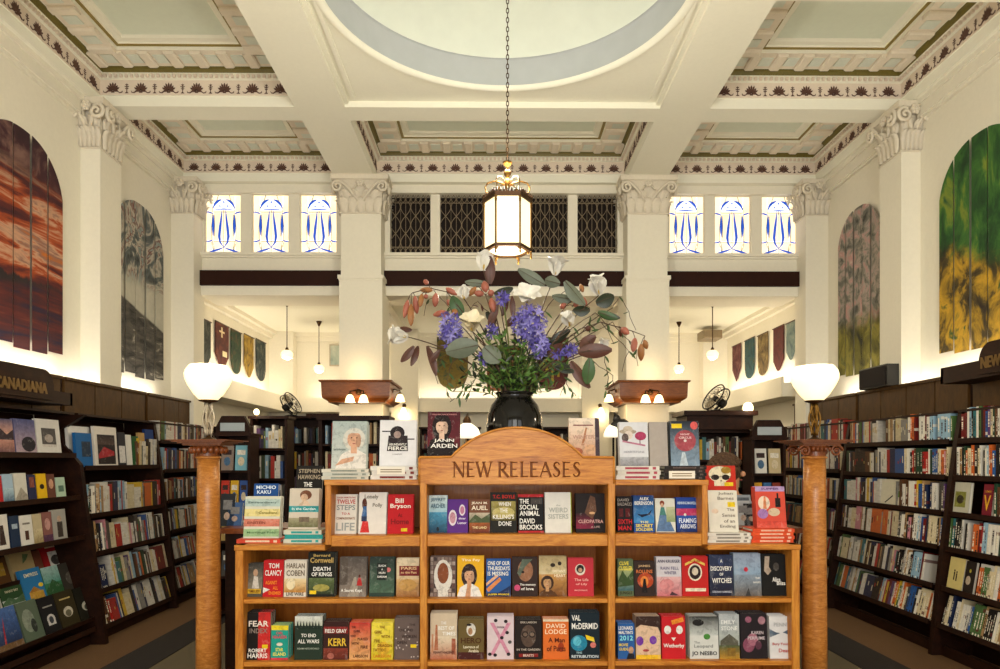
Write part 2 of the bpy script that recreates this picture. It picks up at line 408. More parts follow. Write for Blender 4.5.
for x0, x1 in ((-3.94, -2.04), (2.04, 3.94)):
    coffer(x0, x1, 5.18, 6.78); coffer(x0, x1, 7.05, 8.6)
coffer(-1.55, 1.55, 7.05, 8.6)
# flat centre field with the round dome
DC = (0.0, 5.1); DR = 1.4; ZC = H0 + 0.06; N = 96
m = MB(); x0, x1, y0, y1 = -1.55, 1.55, 3.3, 6.78
m.box(x0 - .001, x0, y0, y1, H0, ZC); m.box(x1, x1 + .001, y0, y1, H0, ZC); m.box(x0, x1, y1, y1 + .001, H0, ZC)
m.build('field_edge', 'ceiling', ceil)
m = MB(); ring = []; outer = []
for k in range(N):
    a = 2 * PI * k / N; c_, s_ = math.cos(a), math.sin(a); ring.append((DC[0] + DR * c_, DC[1] + DR * s_, ZC))
    tx = (x1 - DC[0]) / abs(c_) if abs(c_) > 1e-6 else 9; ty = ((y1 - DC[1]) if s_ > 0 else (DC[1] - y0)) / abs(s_) if abs(s_) > 1e-6 else 9
    q = min(tx, ty); outer.append((DC[0] + q * c_, DC[1] + q * s_, ZC))
m.add(ring + outer, [(k, (k + 1) % N, N + (k + 1) % N, N + k) for k in range(N)])
for cx in (x0, x1):
    for cy in (y0, y1):
        i = min(range(N), key=lambda k: (outer[k][0] - cx) ** 2 + (outer[k][1] - cy) ** 2)
        m.add([(cx, cy, ZC), outer[i - 1], outer[i], outer[(i + 1) % N]], [(0, 1, 2), (0, 2, 3)])
m.build('centre_field', 'ceiling', ceil)
m = MB(); m.lathe([(DR, ZC + 0.25), (DR, ZC), (DR + .02, ZC - .025), (DR + .05, ZC - .03), (DR + .07, ZC - .012), (DR + .075, ZC + .002)], N, (DC[0], DC[1], 0), cap=False)
m.build('dome_ring', 'ceiling', ceil, smooth=True)
m = MB(); m.lathe([(DR - .002, ZC + .01), (DR - .002, ZC + 0.24), (DR - .01, ZC + .25), (DR - .03, ZC + .25)], N, (DC[0], DC[1], 0), cap=False); m.build('dome_drum', 'drum', ceil, smooth=True)
m = MB(); m.lathe([(DR - .03 - 1.37 * (i / 10) ** 1.0 if i < 10 else 0.001, ZC + .25 + .5 * (1 - (1 - i / 10) ** 2) ** .9) for i in range(11)], N, (DC[0], DC[1], 0), cap=False); m.build('dome_vault', 'dome', ceil, smooth=True)
for s in (-1, 1):                                # raised moulding beside the long beams
    m = MB(); a, b = sorted((s * 1.43, s * 1.47)); m.box(a, b, 3.3, 6.7, ZC - .02, ZC + .01); a, b = sorted((s * 1.51, s * 1.55)); m.box(a, b, 3.3, 6.78, ZC - .03, ZC + .01); m.build('field_moulding', 'ceiling', ceil)
# beams between coffers: hidden upper body that blocks light
m = MB(); m.box(-W, W, 8.62, YB + .2, H0 + .02, H0 + 1.15); m.box(-3.9, 3.9, 6.83, 7.0, H0 + .01, H0 + 1.15); m.build('beam_core', 'ceiling', ceil)

# ------------------------------------------------------------------ back wall: window band over the openings
wb = struct('wall_back'); Zs = lambda y, Y=YB: P(500, y, Y).z
z_sill, z_head = Zs(254), Zs(194)
STW = [(204, 241), (251.5, 289), (299.5, 337), (669, 705), (714.5, 751.5), (761.5, 798.5)]
GRW = [(390, 430.5), (440, 483), (531.5, 568), (577.5, 617.5)]
ops = [(P(a, 200, YB).x, P(b, 200, YB).x) for a, b in STW + GRW]; ops.sort()
m = MB(); x = -W
for a, b in ops: m.box(x, a, YB, YB + .2, z_sill, z_head); x = b
m.box(x, W, YB, YB + .2, z_sill, z_head)
m.box(-W, W, YB, YB + .2, z_head, H0 + .6); m.box(-W, W, YB, YB + .25, 3.98, z_sill)
m.build('window_band', 'plaster', wb)
PXC = (P(361, 300, 8.45).x, P(647.5, 300, 8.45).x)      # pier centres
HWP = 0.245
spans = [(-W + .28, PXC[0] - HWP), (PXC[0] + HWP, PXC[1] - HWP), (PXC[1] + HWP, W - .28)]
for a, b in spans:
    m = MB(); m.box(a, b, YB - .06, YB, z_sill - .035, z_sill); m.box(a, b, YB - .03, YB, z_sill - .06, z_sill - .035); m.build('sill_moulding', 'plaster', wb)
    m = MB(); m.box(a, b, YB - .03, YB, z_head + .02, z_head + .05); m.box(a, b, YB - .06, YB, H0 - .1, H0); m.build('head_moulding', 'plaster', wb)
    m = MB(); m.box(a - .02, b + .02, YB - .08, YB + .5, 3.78, 3.965); m.build('dark_beam', 'beam_dark', wb)
    m = MB(); m.box(a - .02, b + .02, YB - .04, YB + .55, 3.66, 3.78); m.build('beam_soffit', 'plaster', wb)
# ------------------------------------------------------------------ stained glass windows
def glassmat(name, c, s):
    t = NT(name); n = t.noise(t.coord('Object'), 2.2, 3); n2 = t.noise(t.coord('Object'), 9, 3)
    L = lin(c); warm = (L[0], L[1] * .82, L[2] * .55, 1)
    col = t.mix(t.math('MULTIPLY', t.math('SUBTRACT', n, 0.42), 3.0), L, warm)
    t.base(col); t.l(col, t.b.inputs['Emission Color']); t.l(t.math('ADD', s * .8, t.math('MULTIPLY', n2, s * .5)), t.b.inputs['Emission Strength'])
    return t.set(rough=0.3)
M['g_cream'] = glassmat('backlit_cream_glass', '#f3e4c2', 0.72)
M['g_white'] = glow('backlit_white_glass', '#f0f6fb', 0.9, '#e8eef2')
M['g_blue'] = glow('backlit_blue_glass', '#1c58d0', 0.55, '#123a8a')
M['lead'] = plain('lead_came', '#2d2a26', 0.6, 0.1, 20)
def arc_poly(cu, cv, ru, rv, a0, a1, t0, t1, n=10):
    "crescent band that swells from thickness t0 to t1 in its middle"
    o = []; i_ = []
    for k in range(n + 1):
        f = k / n; a = R(a0 + (a1 - a0) * f); th = t0 + (t1 - t0) * math.sin(PI * f)
        o.append((cu + (ru + th / 2) * math.cos(a), cv + (rv + th / 2) * math.sin(a))); i_.append((cu + (ru - th / 2) * math.cos(a), cv + (rv - th / 2) * math.sin(a)))
    return o + i_[::-1]
def swell(pts, w):
    "tapering lens along a polyline in window units"
    n = len(pts); A = []; B = []
    for i, (u, v) in enumerate(pts):
        a = pts[max(0, i - 1)]; b = pts[min(n - 1, i + 1)]; dx, dy = b[0] - a[0], (b[1] - a[1]) * 1.6; l_ = math.hypot(dx, dy) or 1
        th = w * math.sin(PI * (i + .15) / (n - 1 + .3)); A.append((u - dy / l_ * th, v + dx / l_ * th / 1.6)); B.append((u + dy / l_ * th, v - dx / l_ * th / 1.6))
    return A + B[::-1]
def stained(w, h):
    r = struct('window_1')
    U = lambda q: [(u * w, v * h) for u, v in q]
    def pc(nm, poly, mat, y0, y1): m = MB(); m.prism(U(poly), y0, y1, 'y'); return m.build(nm, mat, r, local=True)
    us = [0, .2, .8, 1]; vs = [0, .235, .70, 1]
    for i in range(3):
        for j in range(3):
            g = .006; a, b, c_, d = us[i] + g, us[i + 1] - g, vs[j] + g * .6, vs[j + 1] - g * .6
            if i == 1 and j < 2:
                for a2, b2 in ((a, .5 - g), (.5 + g, b)): pc('pane', [(a2, c_), (b2, c_), (b2, d), (a2, d)], 'g_cream', .03, .036)
            else: pc('pane', [(a, c_), (b, c_), (b, d), (a, d)], 'g_cream', .03, .036)
    lun = [(.5 + .29 * math.cos(R(a)), .74 + .175 * math.sin(R(a))) for a in range(0, 181, 12)]
    pc('lunette_pane', lun, 'g_white', .026, .03)
    B = 'blue_glass'
    pc(B, arc_poly(.5, .74, .29, .175, 8, 78, .01, .05), 'g_blue', .02, .025); pc(B, arc_poly(.5, .74, .29, .175, 102, 172, .01, .05), 'g_blue', .02, .025)
    pc(B, swell([(.22, .745), (.36, .752), (.5, .755), (.64, .752), (.78, .745)], .016), 'g_blue', .02, .025)
    for s in (-1, 1):
        X = lambda q: [(.5 + s * (u - .5), v) for u, v in q]
        pc(B, X(swell([(.215, .30), (.21, .40), (.21, .48), (.21, .57), (.215, .66)], .034)), 'g_blue', .02, .025)
        pc(B, X(swell([(.45, .74), (.43, .6), (.40, .45), (.375, .3), (.40, .2), (.5, .115)], .034)), 'g_blue', .019, .025)
        pc(B, X(swell([(.5, .115), (.38, .085), (.22, .055), (.1, .03), (.03, .01)], .026)), 'g_blue', .019, .025)
        pc(B, X(swell([(.0, .70), (.08, .705), (.16, .69), (.21, .675)], .02)), 'g_blue', .02, .025); pc(B, X(swell([(.0, .215), (.08, .215), (.15, .225), (.2, .245)], .02)), 'g_blue', .02, .025)
        pc(B, X([(.36, .80), (.42, .79), (.40, .825)]), 'g_blue', .02, .025)
    pc(B, [(.47, .86), (.53, .86), (.5, .90)], 'g_blue', .02, .025)
    m = MB(); tb = lambda q: m.tube([(u * w, .022, v * h) for u, v in q], .0035, 4)
    for s in (-1, 1):
        X = lambda q: [(.5 + s * (u - .5), v) for u, v in q]
        tb(X([(.3, .88), (.36, 1)])); tb(X([(.2, .0), (.24, .1), (.18, .25), (.165, .45), (.2, .66), (.2, .8)])); tb(X([(.245, .3), (.25, .5), (.24, .66)])); tb(X([(.22, .70), (.5, .70)])); tb(X([(.2, .22), (.5, .215)])); tb(X([(.2, .02), (.22, .08), (.17, .2)]))
    tb([(.5, .0), (.5, .74)])
    m.build('lead_came', 'lead', r, local=True)
    m = MB(); fr_ = .012
    for a, b, c_, d in ((0, w, 0, fr_), (0, w, h - fr_, h), (0, fr_, 0, h), (w - fr_, w, 0, h)): m.box(a, b, .0, .05, c_, d)
    m.build('window_frame', 'carved', r, local=True)
    m = MB(); m.box(0, w, .045, .05, 0, h); m.build('glass_backing', 'g_white', r, local=True)
    return r
sw = None
for i, (a, b) in enumerate(STW):
    x0 = P(a, 220, YB).x; x1 = P(b, 220, YB).x; h = z_head - z_sill
    if sw is None: sw = stained(x1 - x0, h); o = sw; w0 = x1 - x0
    else: o = copy_tree(sw); o.name = 'window_%d' % (i + 1); o.scale = ((x1 - x0) / w0, 1, 1)
    o.location = (x0, YB + .02, z_sill)
# ------------------------------------------------------------------ grilles
def grille(n, w, h):
    r = struct('window_%d' % n)
    m = MB(); m.box(0, w, .10, .12, 0, h); m.build('dark_void', 'void', r, local=True)
    P_ = h / 3.4; nb = 4; pitch = w / nb; rad = .0048
    ys = .0
    for k in range(nb):
        cx = (k + .5) * pitch
        for s in (-1, 1):
            pts = [(cx + s * pitch * .48 * math.cos(PI * (z / h - .5) * h / P_ ), ys, z) for z in [h * (.13 + .74 * q / 26) for q in range(27)]]
            m = MB(); m.tube(pts, rad, 4); m.build('grille_bar', 'grille', r, local=True)
        m = MB(); m.tube([(cx, .012, 0), (cx, .012, h)], .004, 4); m.build('grille_bar', 'grille', r, local=True)
        m = MB(); m.tube([(cx + pitch / 2, .012, 0), (cx + pitch / 2, .012, h)], .003, 4); m.build('grille_bar', 'grille', r, local=True)
        for lo in (0, h * .87):                 # small drop pattern at foot and head
            for q in (-.25, .25):
                c2 = cx + q * pitch; hh = h * .13
                for s in (-1, 1):
                    m = MB(); m.tube([(c2 + s * pitch * .21 * math.sin(PI * min(1, f * 1.1)), ys, lo + hh * f) for f in [i / 8 for i in range(9)]], .0042, 4); m.build('grille_bar', 'grille', r, local=True)
    for zz in (.13 * h, .87 * h):
        m = MB(); m.tube([(0, .01, zz), (w, .01, zz)], .005, 4); m.build('grille_bar', 'grille', r, local=True)
    return r
for i, (a, b) in enumerate(GRW):
    x0 = P(a, 220, YB).x; x1 = P(b, 220, YB).x; o = grille(7 + i, x1 - x0, z_head - z_sill); o.location = (x0, YB + .04, z_sill)

# ------------------------------------------------------------------ pilasters and piers with carved capitals
def capital(parent, cx, cy, z0, z1, ux, uy, nx, ny, hw, dep=0.07):
    "one carved face: (cx,cy) face centre, u along it, n outwards"
    h = z1 - z0
    def Fm(u, n, z): return (cx + ux * u + nx * n, cy + uy * u + ny * n, z0 + z)
    def leaf(u0, zb, L, w_, lean, out):
        m = MB(); vs = []; fs = []; NN = 8
        for i in range(NN + 1):
            t_ = i / NN; ww = w_ * (math.sin(PI * (t_ * .82 + .14)) ** .8) * (1 + .22 * (i % 2)); n_ = .022 + out * t_ ** 2.2; z_ = zb + L * (math.sin(t_ * PI * .56)); u_ = u0 + lean * t_ ** 1.5
            for q, e in ((-1, -.012), (-.5, .016), (0, .006), (.5, .016), (1, -.012)): vs.append(Fm(u_ + ww * q, n_ + e, z_))
        for i in range(NN):
            for q in range(4): fs.append((i * 5 + q, i * 5 + q + 1, (i + 1) * 5 + q + 1, (i + 1) * 5 + q))
        m.add(vs, fs); m.build('acanthus_leaf', 'carved', parent, smooth=True)
    for u0, ln in ((-.72, -.1), (-.36, -.05), (0, 0), (.36, .05), (.72, .1)): leaf(u0 * hw, .01, h * .40, hw * .185, ln * hw, .06)
    for u0, ln in ((-.55, -.2), (-.2, -.1), (.2, .1), (.55, .2)): leaf(u0 * hw, h * .28, h * .36, hw * .17, ln * hw, .075)
    for s in (-1, 1):
        pts = [(s * hw * .12, .03, h * .35), (s * hw * .3, .05, h * .52), (s * hw * .62, .08, h * .74), (s * hw * .88, .09, h * .86)]
        cu, cz, r0 = s * hw * .98, h * .71, h * .165
        for k in range(1, 26):
            a = R(100) + -1 * R(22) * k; rr_ = r0 * (1 - k / 30); pts.append((cu + s * rr_ * math.cos(a), .09 + .02 * k / 26, cz + rr_ * math.sin(a)))
        m = MB(); m.tube([Fm(*p) for p in pts], [.018] * 4 + [.02 - .008 * k / 25 for k in range(25)], 6); m.build('volute', 'carved', parent, smooth=True)
        leaf(s * hw * .75, h * .45, h * .2, hw * .12, s * hw * .2, .05)
    m = MB()
    for k in range(6):
        a = 2 * PI * k / 6; m.ell(Fm(.03 * math.cos(a), .07, h * .86 + .03 * math.sin(a)), (.024, .024, .024), 6, 4)
    m.ell(Fm(0, .085, h * .86), (.02, .02, .02), 6, 4)
    for s in (-1, 1):
        m.tube([Fm(s * .04, .05, h * .8), Fm(s * hw * .3, .055, h * .66), Fm(s * hw * .22, .055, h * .5)], [.014, .012, .01], 5)
    m.build('rosette', 'carved', parent, smooth=True)
def flare(parent, x0, x1, y0, y1, z0, z1, ex0, ex1, ey0, ey1):
    "bell and abacus; e* say how far each side flares"
    m = MB(); h = z1 - z0; L = []
    for t_, e in ((0, .18), (.03, .18), (.05, 0), (.5, .1), (.75, .4), (.86, .8), (.87, 1.0), (1, 1.05)):
        L.append([(x0 - ex0 * e, y0 - ey0 * e, z0 + h * t_), (x1 + ex1 * e, y0 - ey0 * e, z0 + h * t_), (x1 + ex1 * e, y1 + ey1 * e, z0 + h * t_), (x0 - ex0 * e, y1 + ey1 * e, z0 + h * t_)])
    for i in range(len(L) - 1):
        for k in range(4): q = (k + 1) % 4; m.add([L[i][k], L[i][q], L[i + 1][q], L[i + 1][k]], [(0, 1, 2, 3)])
    m.add(L[0], [(0, 1, 2, 3)]); m.add(L[-1], [(0, 1, 2, 3)])
    return m.build('capital', 'carved', parent)
def side_pilaster(s, y0, y1, proj, z0, zc):
    r = struct('pilaster', (s * W, (y0 + y1) / 2, 0)); xf = s * (W - proj); a, b = sorted((s * W, xf))
    m = MB(); m.box(a, b, y0, y1, z0, zc); m.build('shaft', 'plaster', r)
    e = .06; c = flare(r, a, b, y0, y1, zc, H0 - .005, e if s > 0 else 0, e if s < 0 else 0, e, e)
    capital(c, xf, (y0 + y1) / 2, zc, H0 - .03, 0, 1, -s, 0, (y1 - y0) / 2)
    capital(c, (a + b) / 2, y0, zc, H0 - .03, 1, 0, 0, -1, proj / 2 + .02)
for s in (-1, 1):
    side_pilaster(s, 6.65, 7.02, 0.19, 2.005, 4.575)
    side_pilaster(s, 8.5, 8.8, 0.28, 2.005, 4.61)
for px in PXC:
    r = struct('pier', (px, 8.7, 0)); y0, y1 = 8.45, 8.98
    m = MB(); m.box(px - HWP, px + HWP, y0, y1, 3.84, 4.6); m.build('upper_shaft', 'plaster', r)
    m = MB(); e = .018; m.box(px - HWP - e, px + HWP + e, y0 - e, y1 + e, 0, 3.8); m.build('lower_shaft', 'plaster', r)
    m = MB(); e = .035; m.box(px - HWP - e, px + HWP + e, y0 - e, y1 + e, 3.80, 3.845); m.box(px - HWP - .02, px + HWP + .02, y0 - .025, y1 + .02, 3.775, 3.8); m.build('collar_moulding', 'plaster', r)
    c = flare(r, px - HWP, px + HWP, y0, y1, 4.6, H0 - .003, .1, .1, .1, .1)
    capital(c, px, y0, 4.6, H0 - .03, 1, 0, 0, -1, HWP + .03)
    for s in (-1, 1): capital(c, px + s * HWP, (y0 + y1) / 2, 4.6, H0 - .03, 0, 1, s, 0, .25)

# ------------------------------------------------------------------ room beyond the piers
m = MB(); m.box(-W, W, YB + .2, YR + .2, HR, HR + .15); c2 = tag(m.build('ceiling_rear', 'ceiling'), kind='structure')
m = MB(); m.box(-W, W, YR, YR + .2, 0, HR); wr = tag(m.build('wall_rear', 'plaster'), kind='structure')
for s in (-1, 1):
    m = MB(); a, b = sorted((s * W, s * (W - .14))); m.box(a, b, YB + .25, YR, HR - .06, HR); a, b = sorted((s * W, s * (W - .07))); m.box(a, b, YB + .25, YR, HR - .13, HR - .06); m.build('crown_moulding', 'plaster', c2)
    m = MB(); a, b = sorted((s * W, s * (W - .34))); m.box(a, b, YB + .25, YR, 2.42, 2.60); a, b = sorted((s * (W - .34), s * (W - .37))); m.box(a, b, YB + .25, YR, 2.42, 2.68); m.build('cove_ledge', 'plaster', wr)
    m = MB(); a, b = sorted((s * W, s * 3.62)); m.box(a, b, YR - .22, YR, 0, HR); m.build('corner_chase', 'plaster', wr)
    px0 = 391 if s < 0 else 582; px1 = 418 if s < 0 else 609
    m = MB(); m.box(P(px0, 400, 12.0).x, P(px1, 400, 12.0).x, 12.0, YR, 0, HR); m.build('rear_pilaster', 'plaster', wr)
m = MB(); m.box(-W, W, YR - .1, YR, HR - .07, HR); m.box(-W, W, YR - .05, YR, HR - .15, HR - .07); m.build('crown_moulding', 'plaster', c2)
m = MB(); m.box(-W, W, YR - .34, YR, 2.42, 2.58); m.box(-W, W, YR - .37, YR - .34, 2.42, 2.66); m.build('cove_ledge', 'plaster', wr)
for px in PXC:                                    # ceiling beams running back from the piers
    m = MB(); m.box(px - .12, px + .12, 9.3, YR - .1, HR - .14, HR); m.build('ceiling_beam', 'plaster', c2)
# ================================================================== NEW RELEASES FIXTURE
FY = 3.94; FD = 0.50
def fx(x): return P(x, 459, FY).x
def fz(y): return P(500, y, FY).z
fix = thing('display_bookcase', 'stepped golden oak display bookcase with arched carved NEW RELEASES header', 'bookcase', (fx(517), FY, 0))
def part(nm, mat, par, *b, c=None):
    m = MB()
    for q in b: m.cbox(*q, c) if c else m.box(*q)
    return m.build(nm, mat, par)
Zl = fz(545); Zu = fz(480); Y1 = FY + FD
XL = (fx(235), fx(243)); XR = (fx(792), fx(800)); U1 = (fx(420), fx(427)); U2 = (fx(608), fx(615)); XUL = (fx(325), fx(331)); XUR = (fx(702), fx(708))
zs2, zs3, zs4 = fz(599), fz(662), 0.09
part('side_panel', 'oak_v', fix, (XL[0], XL[1], FY, Y1, 0, Zl), c=.004); part('side_panel', 'oak_v', fix, (XR[0], XR[1], FY, Y1, 0, Zl), c=.004)
part('divider', 'oak_v', fix, (U1[0], U1[1], FY - .008, Y1, 0, Zu), c=.004); part('divider', 'oak_v', fix, (U2[0], U2[1], FY - .008, Y1, 0, Zu), c=.004)
part('side_panel', 'oak_v', fix, (XUL[0], XUL[1], FY, Y1, Zl, Zu), c=.004); part('side_panel', 'oak_v', fix, (XUR[0], XUR[1], FY, Y1, Zl, Zu), c=.004)
for a, b in ((XL[1], U1[0]), (U1[1], U2[0]), (U2[1], XR[0])):
    for z in (zs2, zs3, zs4): part('shelf', 'oak', fix, (a, b, FY + .004, Y1 - .02, z - .026, z), c=.004)
    part('kick_board', 'oak', fix, (a, b, FY + .03, FY + .05, 0, zs4 - .026))
    part('back_panel', 'oak_back', fix, (a, b, Y1 - .015, Y1, 0, Zl))
for a, b, zt in ((XUL[1], U1[0], fz(535.5)), (U1[1], U2[0], fz(534.5)), (U2[1], XUR[0], fz(534))):
    part('shelf', 'oak', fix, (a, b, FY + .002, Y1 - .015, Zl - .008, zt), c=.004)
    part('back_panel', 'oak_back', fix, (a, b, Y1 - .015, Y1, zt, Zu - .02))
part('lower_top', 'oak', fix, (XL[0] - .005, XUL[0], FY - .004, Y1, Zl - .03, Zl), c=.004); part('lower_top', 'oak', fix, (XUR[1], XR[1] + .005, FY - .004, Y1, Zl - .03, Zl), c=.004)
part('upper_top', 'oak', fix, (XUL[0] - .004, U1[0], FY - .004, Y1, Zu - .03, Zu), c=.004); part('upper_top', 'oak', fix, (U2[1], XUR[1] + .004, FY - .004, Y1, Zu - .03, Zu), c=.004)
part('upper_top', 'oak', fix, (U1[0], U2[1], FY + .02, Y1, Zu - .03, Zu), c=.004)
# header: plain board with an arch, letters cut into it
hx0, hx1 = fx(419.5), fx(613.5); hz0, hzs, hzt = fz(483.5), fz(457.5), fz(428.5); ax0, ax1 = fx(452), fx(582); acx = (ax0 + ax1) / 2; aw = (ax1 - ax0) / 2; ah = hzt - hzs
rad_ = (aw * aw + ah * ah) / (2 * ah)
arc = lambda grow: [(acx + (rad_ + grow) * math.sin(q), hzt - rad_ + (rad_ + grow) * math.cos(q)) for q in [math.asin(min(1, aw / rad_)) * (1 - k / 14) for k in range(29)]]
outline = [(hx0, hz0), (hx1, hz0), (hx1, hzs)] + arc(0) + [(hx0, hzs)]
# Roman capitals as thick and thin strokes with serifs
def glyph(ch):
    T, t_ = .16, .07
    S = {'N': [((.1, 0), (.1, 1), t_), ((.08, 1), (.82, 0), T), ((.82, 0), (.82, 1), t_)],
         'E': [((.12, 0), (.12, 1), T), ((.12, .965), (.6, .965), t_), ((.12, .52), (.5, .52), t_), ((.12, .035), (.62, .035), t_)],
         'W': [((0, 1), (.3, 0), T), ((.3, 0), (.56, 1), t_), ((.5, 1), (.82, 0), T), ((.82, 0), (1.1, 1), t_)],
         'R': [((.12, 0), (.12, 1), T), ((.3, .5), (.78, 0), T)], 'L': [((.12, 0), (.12, 1), T), ((.12, .035), (.6, .035), t_)],
         'A': [((.0, 0), (.4, 1), t_), ((.38, 1), (.8, 0), T), ((.15, .36), (.62, .36), t_)], 'S': []}[ch]
    P_ = []
    for (a, b), (c, d), w_ in S:
        dx, dy = c - a, d - b; l_ = math.hypot(dx, dy); nx_, ny_ = -dy / l_ * w_ / 2, dx / l_ * w_ / 2
        P_.append([(a + nx_, b + ny_), (a - nx_, b - ny_), (c - nx_, d - ny_), (c + nx_, d + ny_)])
    def curve(pts, ws):
        for i in range(len(pts) - 1):
            (a, b), (c, d) = pts[i], pts[i + 1]; dx, dy = c - a, d - b; l_ = math.hypot(dx, dy); nx_, ny_ = -dy / l_ / 2, dx / l_ / 2; e = .012; ex, ey = dx / l_ * e, dy / l_ * e
            P_.append([(a + nx_ * ws[i] - ex, b + ny_ * ws[i] - ey), (a - nx_ * ws[i] - ex, b - ny_ * ws[i] - ey), (c - nx_ * ws[i + 1] + ex, d - ny_ * ws[i + 1] + ey), (c + nx_ * ws[i + 1] + ex, d + ny_ * ws[i + 1] + ey)])
    if ch == 'R': curve([(.12, .97), (.35, .97), (.52, .9), (.57, .74), (.5, .58), (.33, .5), (.12, .5)], [.07, .08, .13, .16, .13, .08, .07])
    if ch == 'S': curve([(.52, .82), (.45, .93), (.3, .97), (.16, .9), (.12, .76), (.2, .62), (.42, .45), (.52, .3), (.48, .13), (.34, .04), (.16, .05), (.07, .2)], [.07, .07, .08, .12, .14, .16, .17, .15, .12, .08, .07, .08])
    serif = {'N': [(.1, 0), (.05, 1), (.82, 1)], 'E': [(.12, 0), (.12, 1)], 'W': [(0, 1), (.56, 1), (1.1, 1)], 'R': [(.12, 0), (.12, 1), (.8, 0)], 'L': [(.12, 0), (.12, 1)], 'A': [(0, 0), (.8, 0)], 'S': []}[ch]
    for u, v in serif: P_.append([(u - .14, v - .025 if v else v - .01), (u + .14, v - .025 if v else v - .01), (u + .14, v + .02), (u - .14, v + .02)])
    return P_, {'N': .95, 'E': .72, 'W': 1.2, 'R': .82, 'L': .66, 'A': .86, 'S': .66}[ch]
lx, txt = 0, []
for ch in 'NEW RELEASES':
    if ch == ' ': lx += .35; continue
    g, adv = glyph(ch); txt.append((lx, g)); lx += adv + .08
sx = (fx(582) - fx(453)) / lx; zb, zt = fz(477), fz(462); lets = []
for u0, polys in txt:
    for pl in polys:
        q = [(fx(453) + (u0 + u) * sx, zb + v * (zt - zb)) for u, v in pl]
        if sum(q[i][0] * q[(i + 1) % 4][1] - q[(i + 1) % 4][0] * q[i][1] for i in range(4)) < 0: q.reverse()
        eds = []
        for i in range(4):
            (ax, az), (bx_, bz) = q[i], q[(i + 1) % 4]; l_ = math.hypot(bx_ - ax, bz - az) or 1; eds.append((ax, az, -(bz - az) / l_, (bx_ - ax) / l_))
        lets.append((min(p[0] for p in q), max(p[0] for p in q), eds))
yf_ = FY - .012; rx0, rx1, rz0, rz1 = fx(449), fx(586), fz(479.5), fz(459); NX, NZ = 460, 66
m = MB(); m.prism(outline, FY - .0, FY + .022, 'y')
side_n = len(outline)
for i in range(side_n):                          # rim of the front plate
    a, b = outline[i], outline[(i + 1) % side_n]; m.add([(a[0], FY, a[1]), (b[0], FY, b[1]), (b[0], yf_, b[1]), (a[0], yf_, a[1])], [(0, 1, 2, 3)])
def face(pts): m.add([(x, yf_, z) for x, z in pts], [tuple(range(len(pts)))])
face([(hx0, hz0), (hx1, hz0), (hx1, rz0), (hx0, rz0)]); face([(hx0, rz0), (rx0, rz0), (rx0, rz1), (hx0, rz1)]); face([(rx1, rz0), (hx1, rz0), (hx1, rz1), (rx1, rz1)])
face([(hx0, rz1), (hx1, rz1), (hx1, hzs)] + arc(0) + [(hx0, hzs)])
vs = []; dep = []
for j in range(NZ + 1):
    for i in range(NX + 1):
        x = rx0 + (rx1 - rx0) * i / NX; z = rz0 + (rz1 - rz0) * j / NZ; d = 0
        for lo, hi, eds in lets:
            if x < lo or x > hi: continue
            d = max(d, min(nx_ * (x - ax) + nz_ * (z - az) for ax, az, nx_, nz_ in eds))
        d = min(.009, d * 2.2); dep.append(d); vs.append((x, yf_ + d, z))
n0 = len(m.v); m.v += vs; m.c += [m.col] * len(vs)
for j in range(NZ):
    for i in range(NX):
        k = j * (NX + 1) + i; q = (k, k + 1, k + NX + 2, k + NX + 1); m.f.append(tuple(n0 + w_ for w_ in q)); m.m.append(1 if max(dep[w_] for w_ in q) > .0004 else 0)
head = m.build('header_board', ['oak', 'oak_cut'], fix)
m = MB(); pts = [(hx0, hzs)] + arc(.004)[::-1] + [(hx1, hzs)]; m.tube([(x, FY - .012, z) for x, z in pts], .0075, 6); m.tube([(hx0, FY - .012, hz0), (hx0, FY - .012, hzs)], .0065, 6); m.tube([(hx1, FY - .012, hz0), (hx1, FY - .012, hzs)], .0065, 6)
m.build('header_moulding', 'oak', fix, smooth=True)

# ================================================================== COUNTER BEHIND, COLUMNS AND THEIR LAMPS
CY = 4.32
XC = (P(208.5, 459, CY).x, P(814.5, 459, CY).x)
ctr = thing('counter', 'dark oak service counter standing behind the display bookcase', 'counter', (0, 4.75, 0))
zc_ = P(500, 527, 4.6).z
part('counter_top', 'oak_cap', ctr, (XC[0] - .02, XC[1] + .02, 4.52, 4.95, zc_ - .035, zc_))
for a, b in ((XC[0], -.9), (-.88, 0), (.02, .88), (.9, XC[1])): part('front_panel', 'dark', ctr, (a + .01, b - .01, 4.56, 4.6, .05, zc_ - .04))
part('counter_body', 'dark', ctr, (XC[0], XC[1], 4.6, 4.9, 0, zc_ - .035))
def volute_ring(m, c, r0, ax, turns=1.6, r=.011):
    pts = []
    for k in range(22):
        a = turns * 2 * PI * k / 21; q = r0 * (1 - .82 * k / 21); pts.append((c[0] + q * math.cos(a) * ax[0], c[1] + q * math.cos(a) * ax[1], c[2] + q * math.sin(a)))
    m.tube(pts, [r * (1 - .4 * k / 21) for k in range(22)], 5)
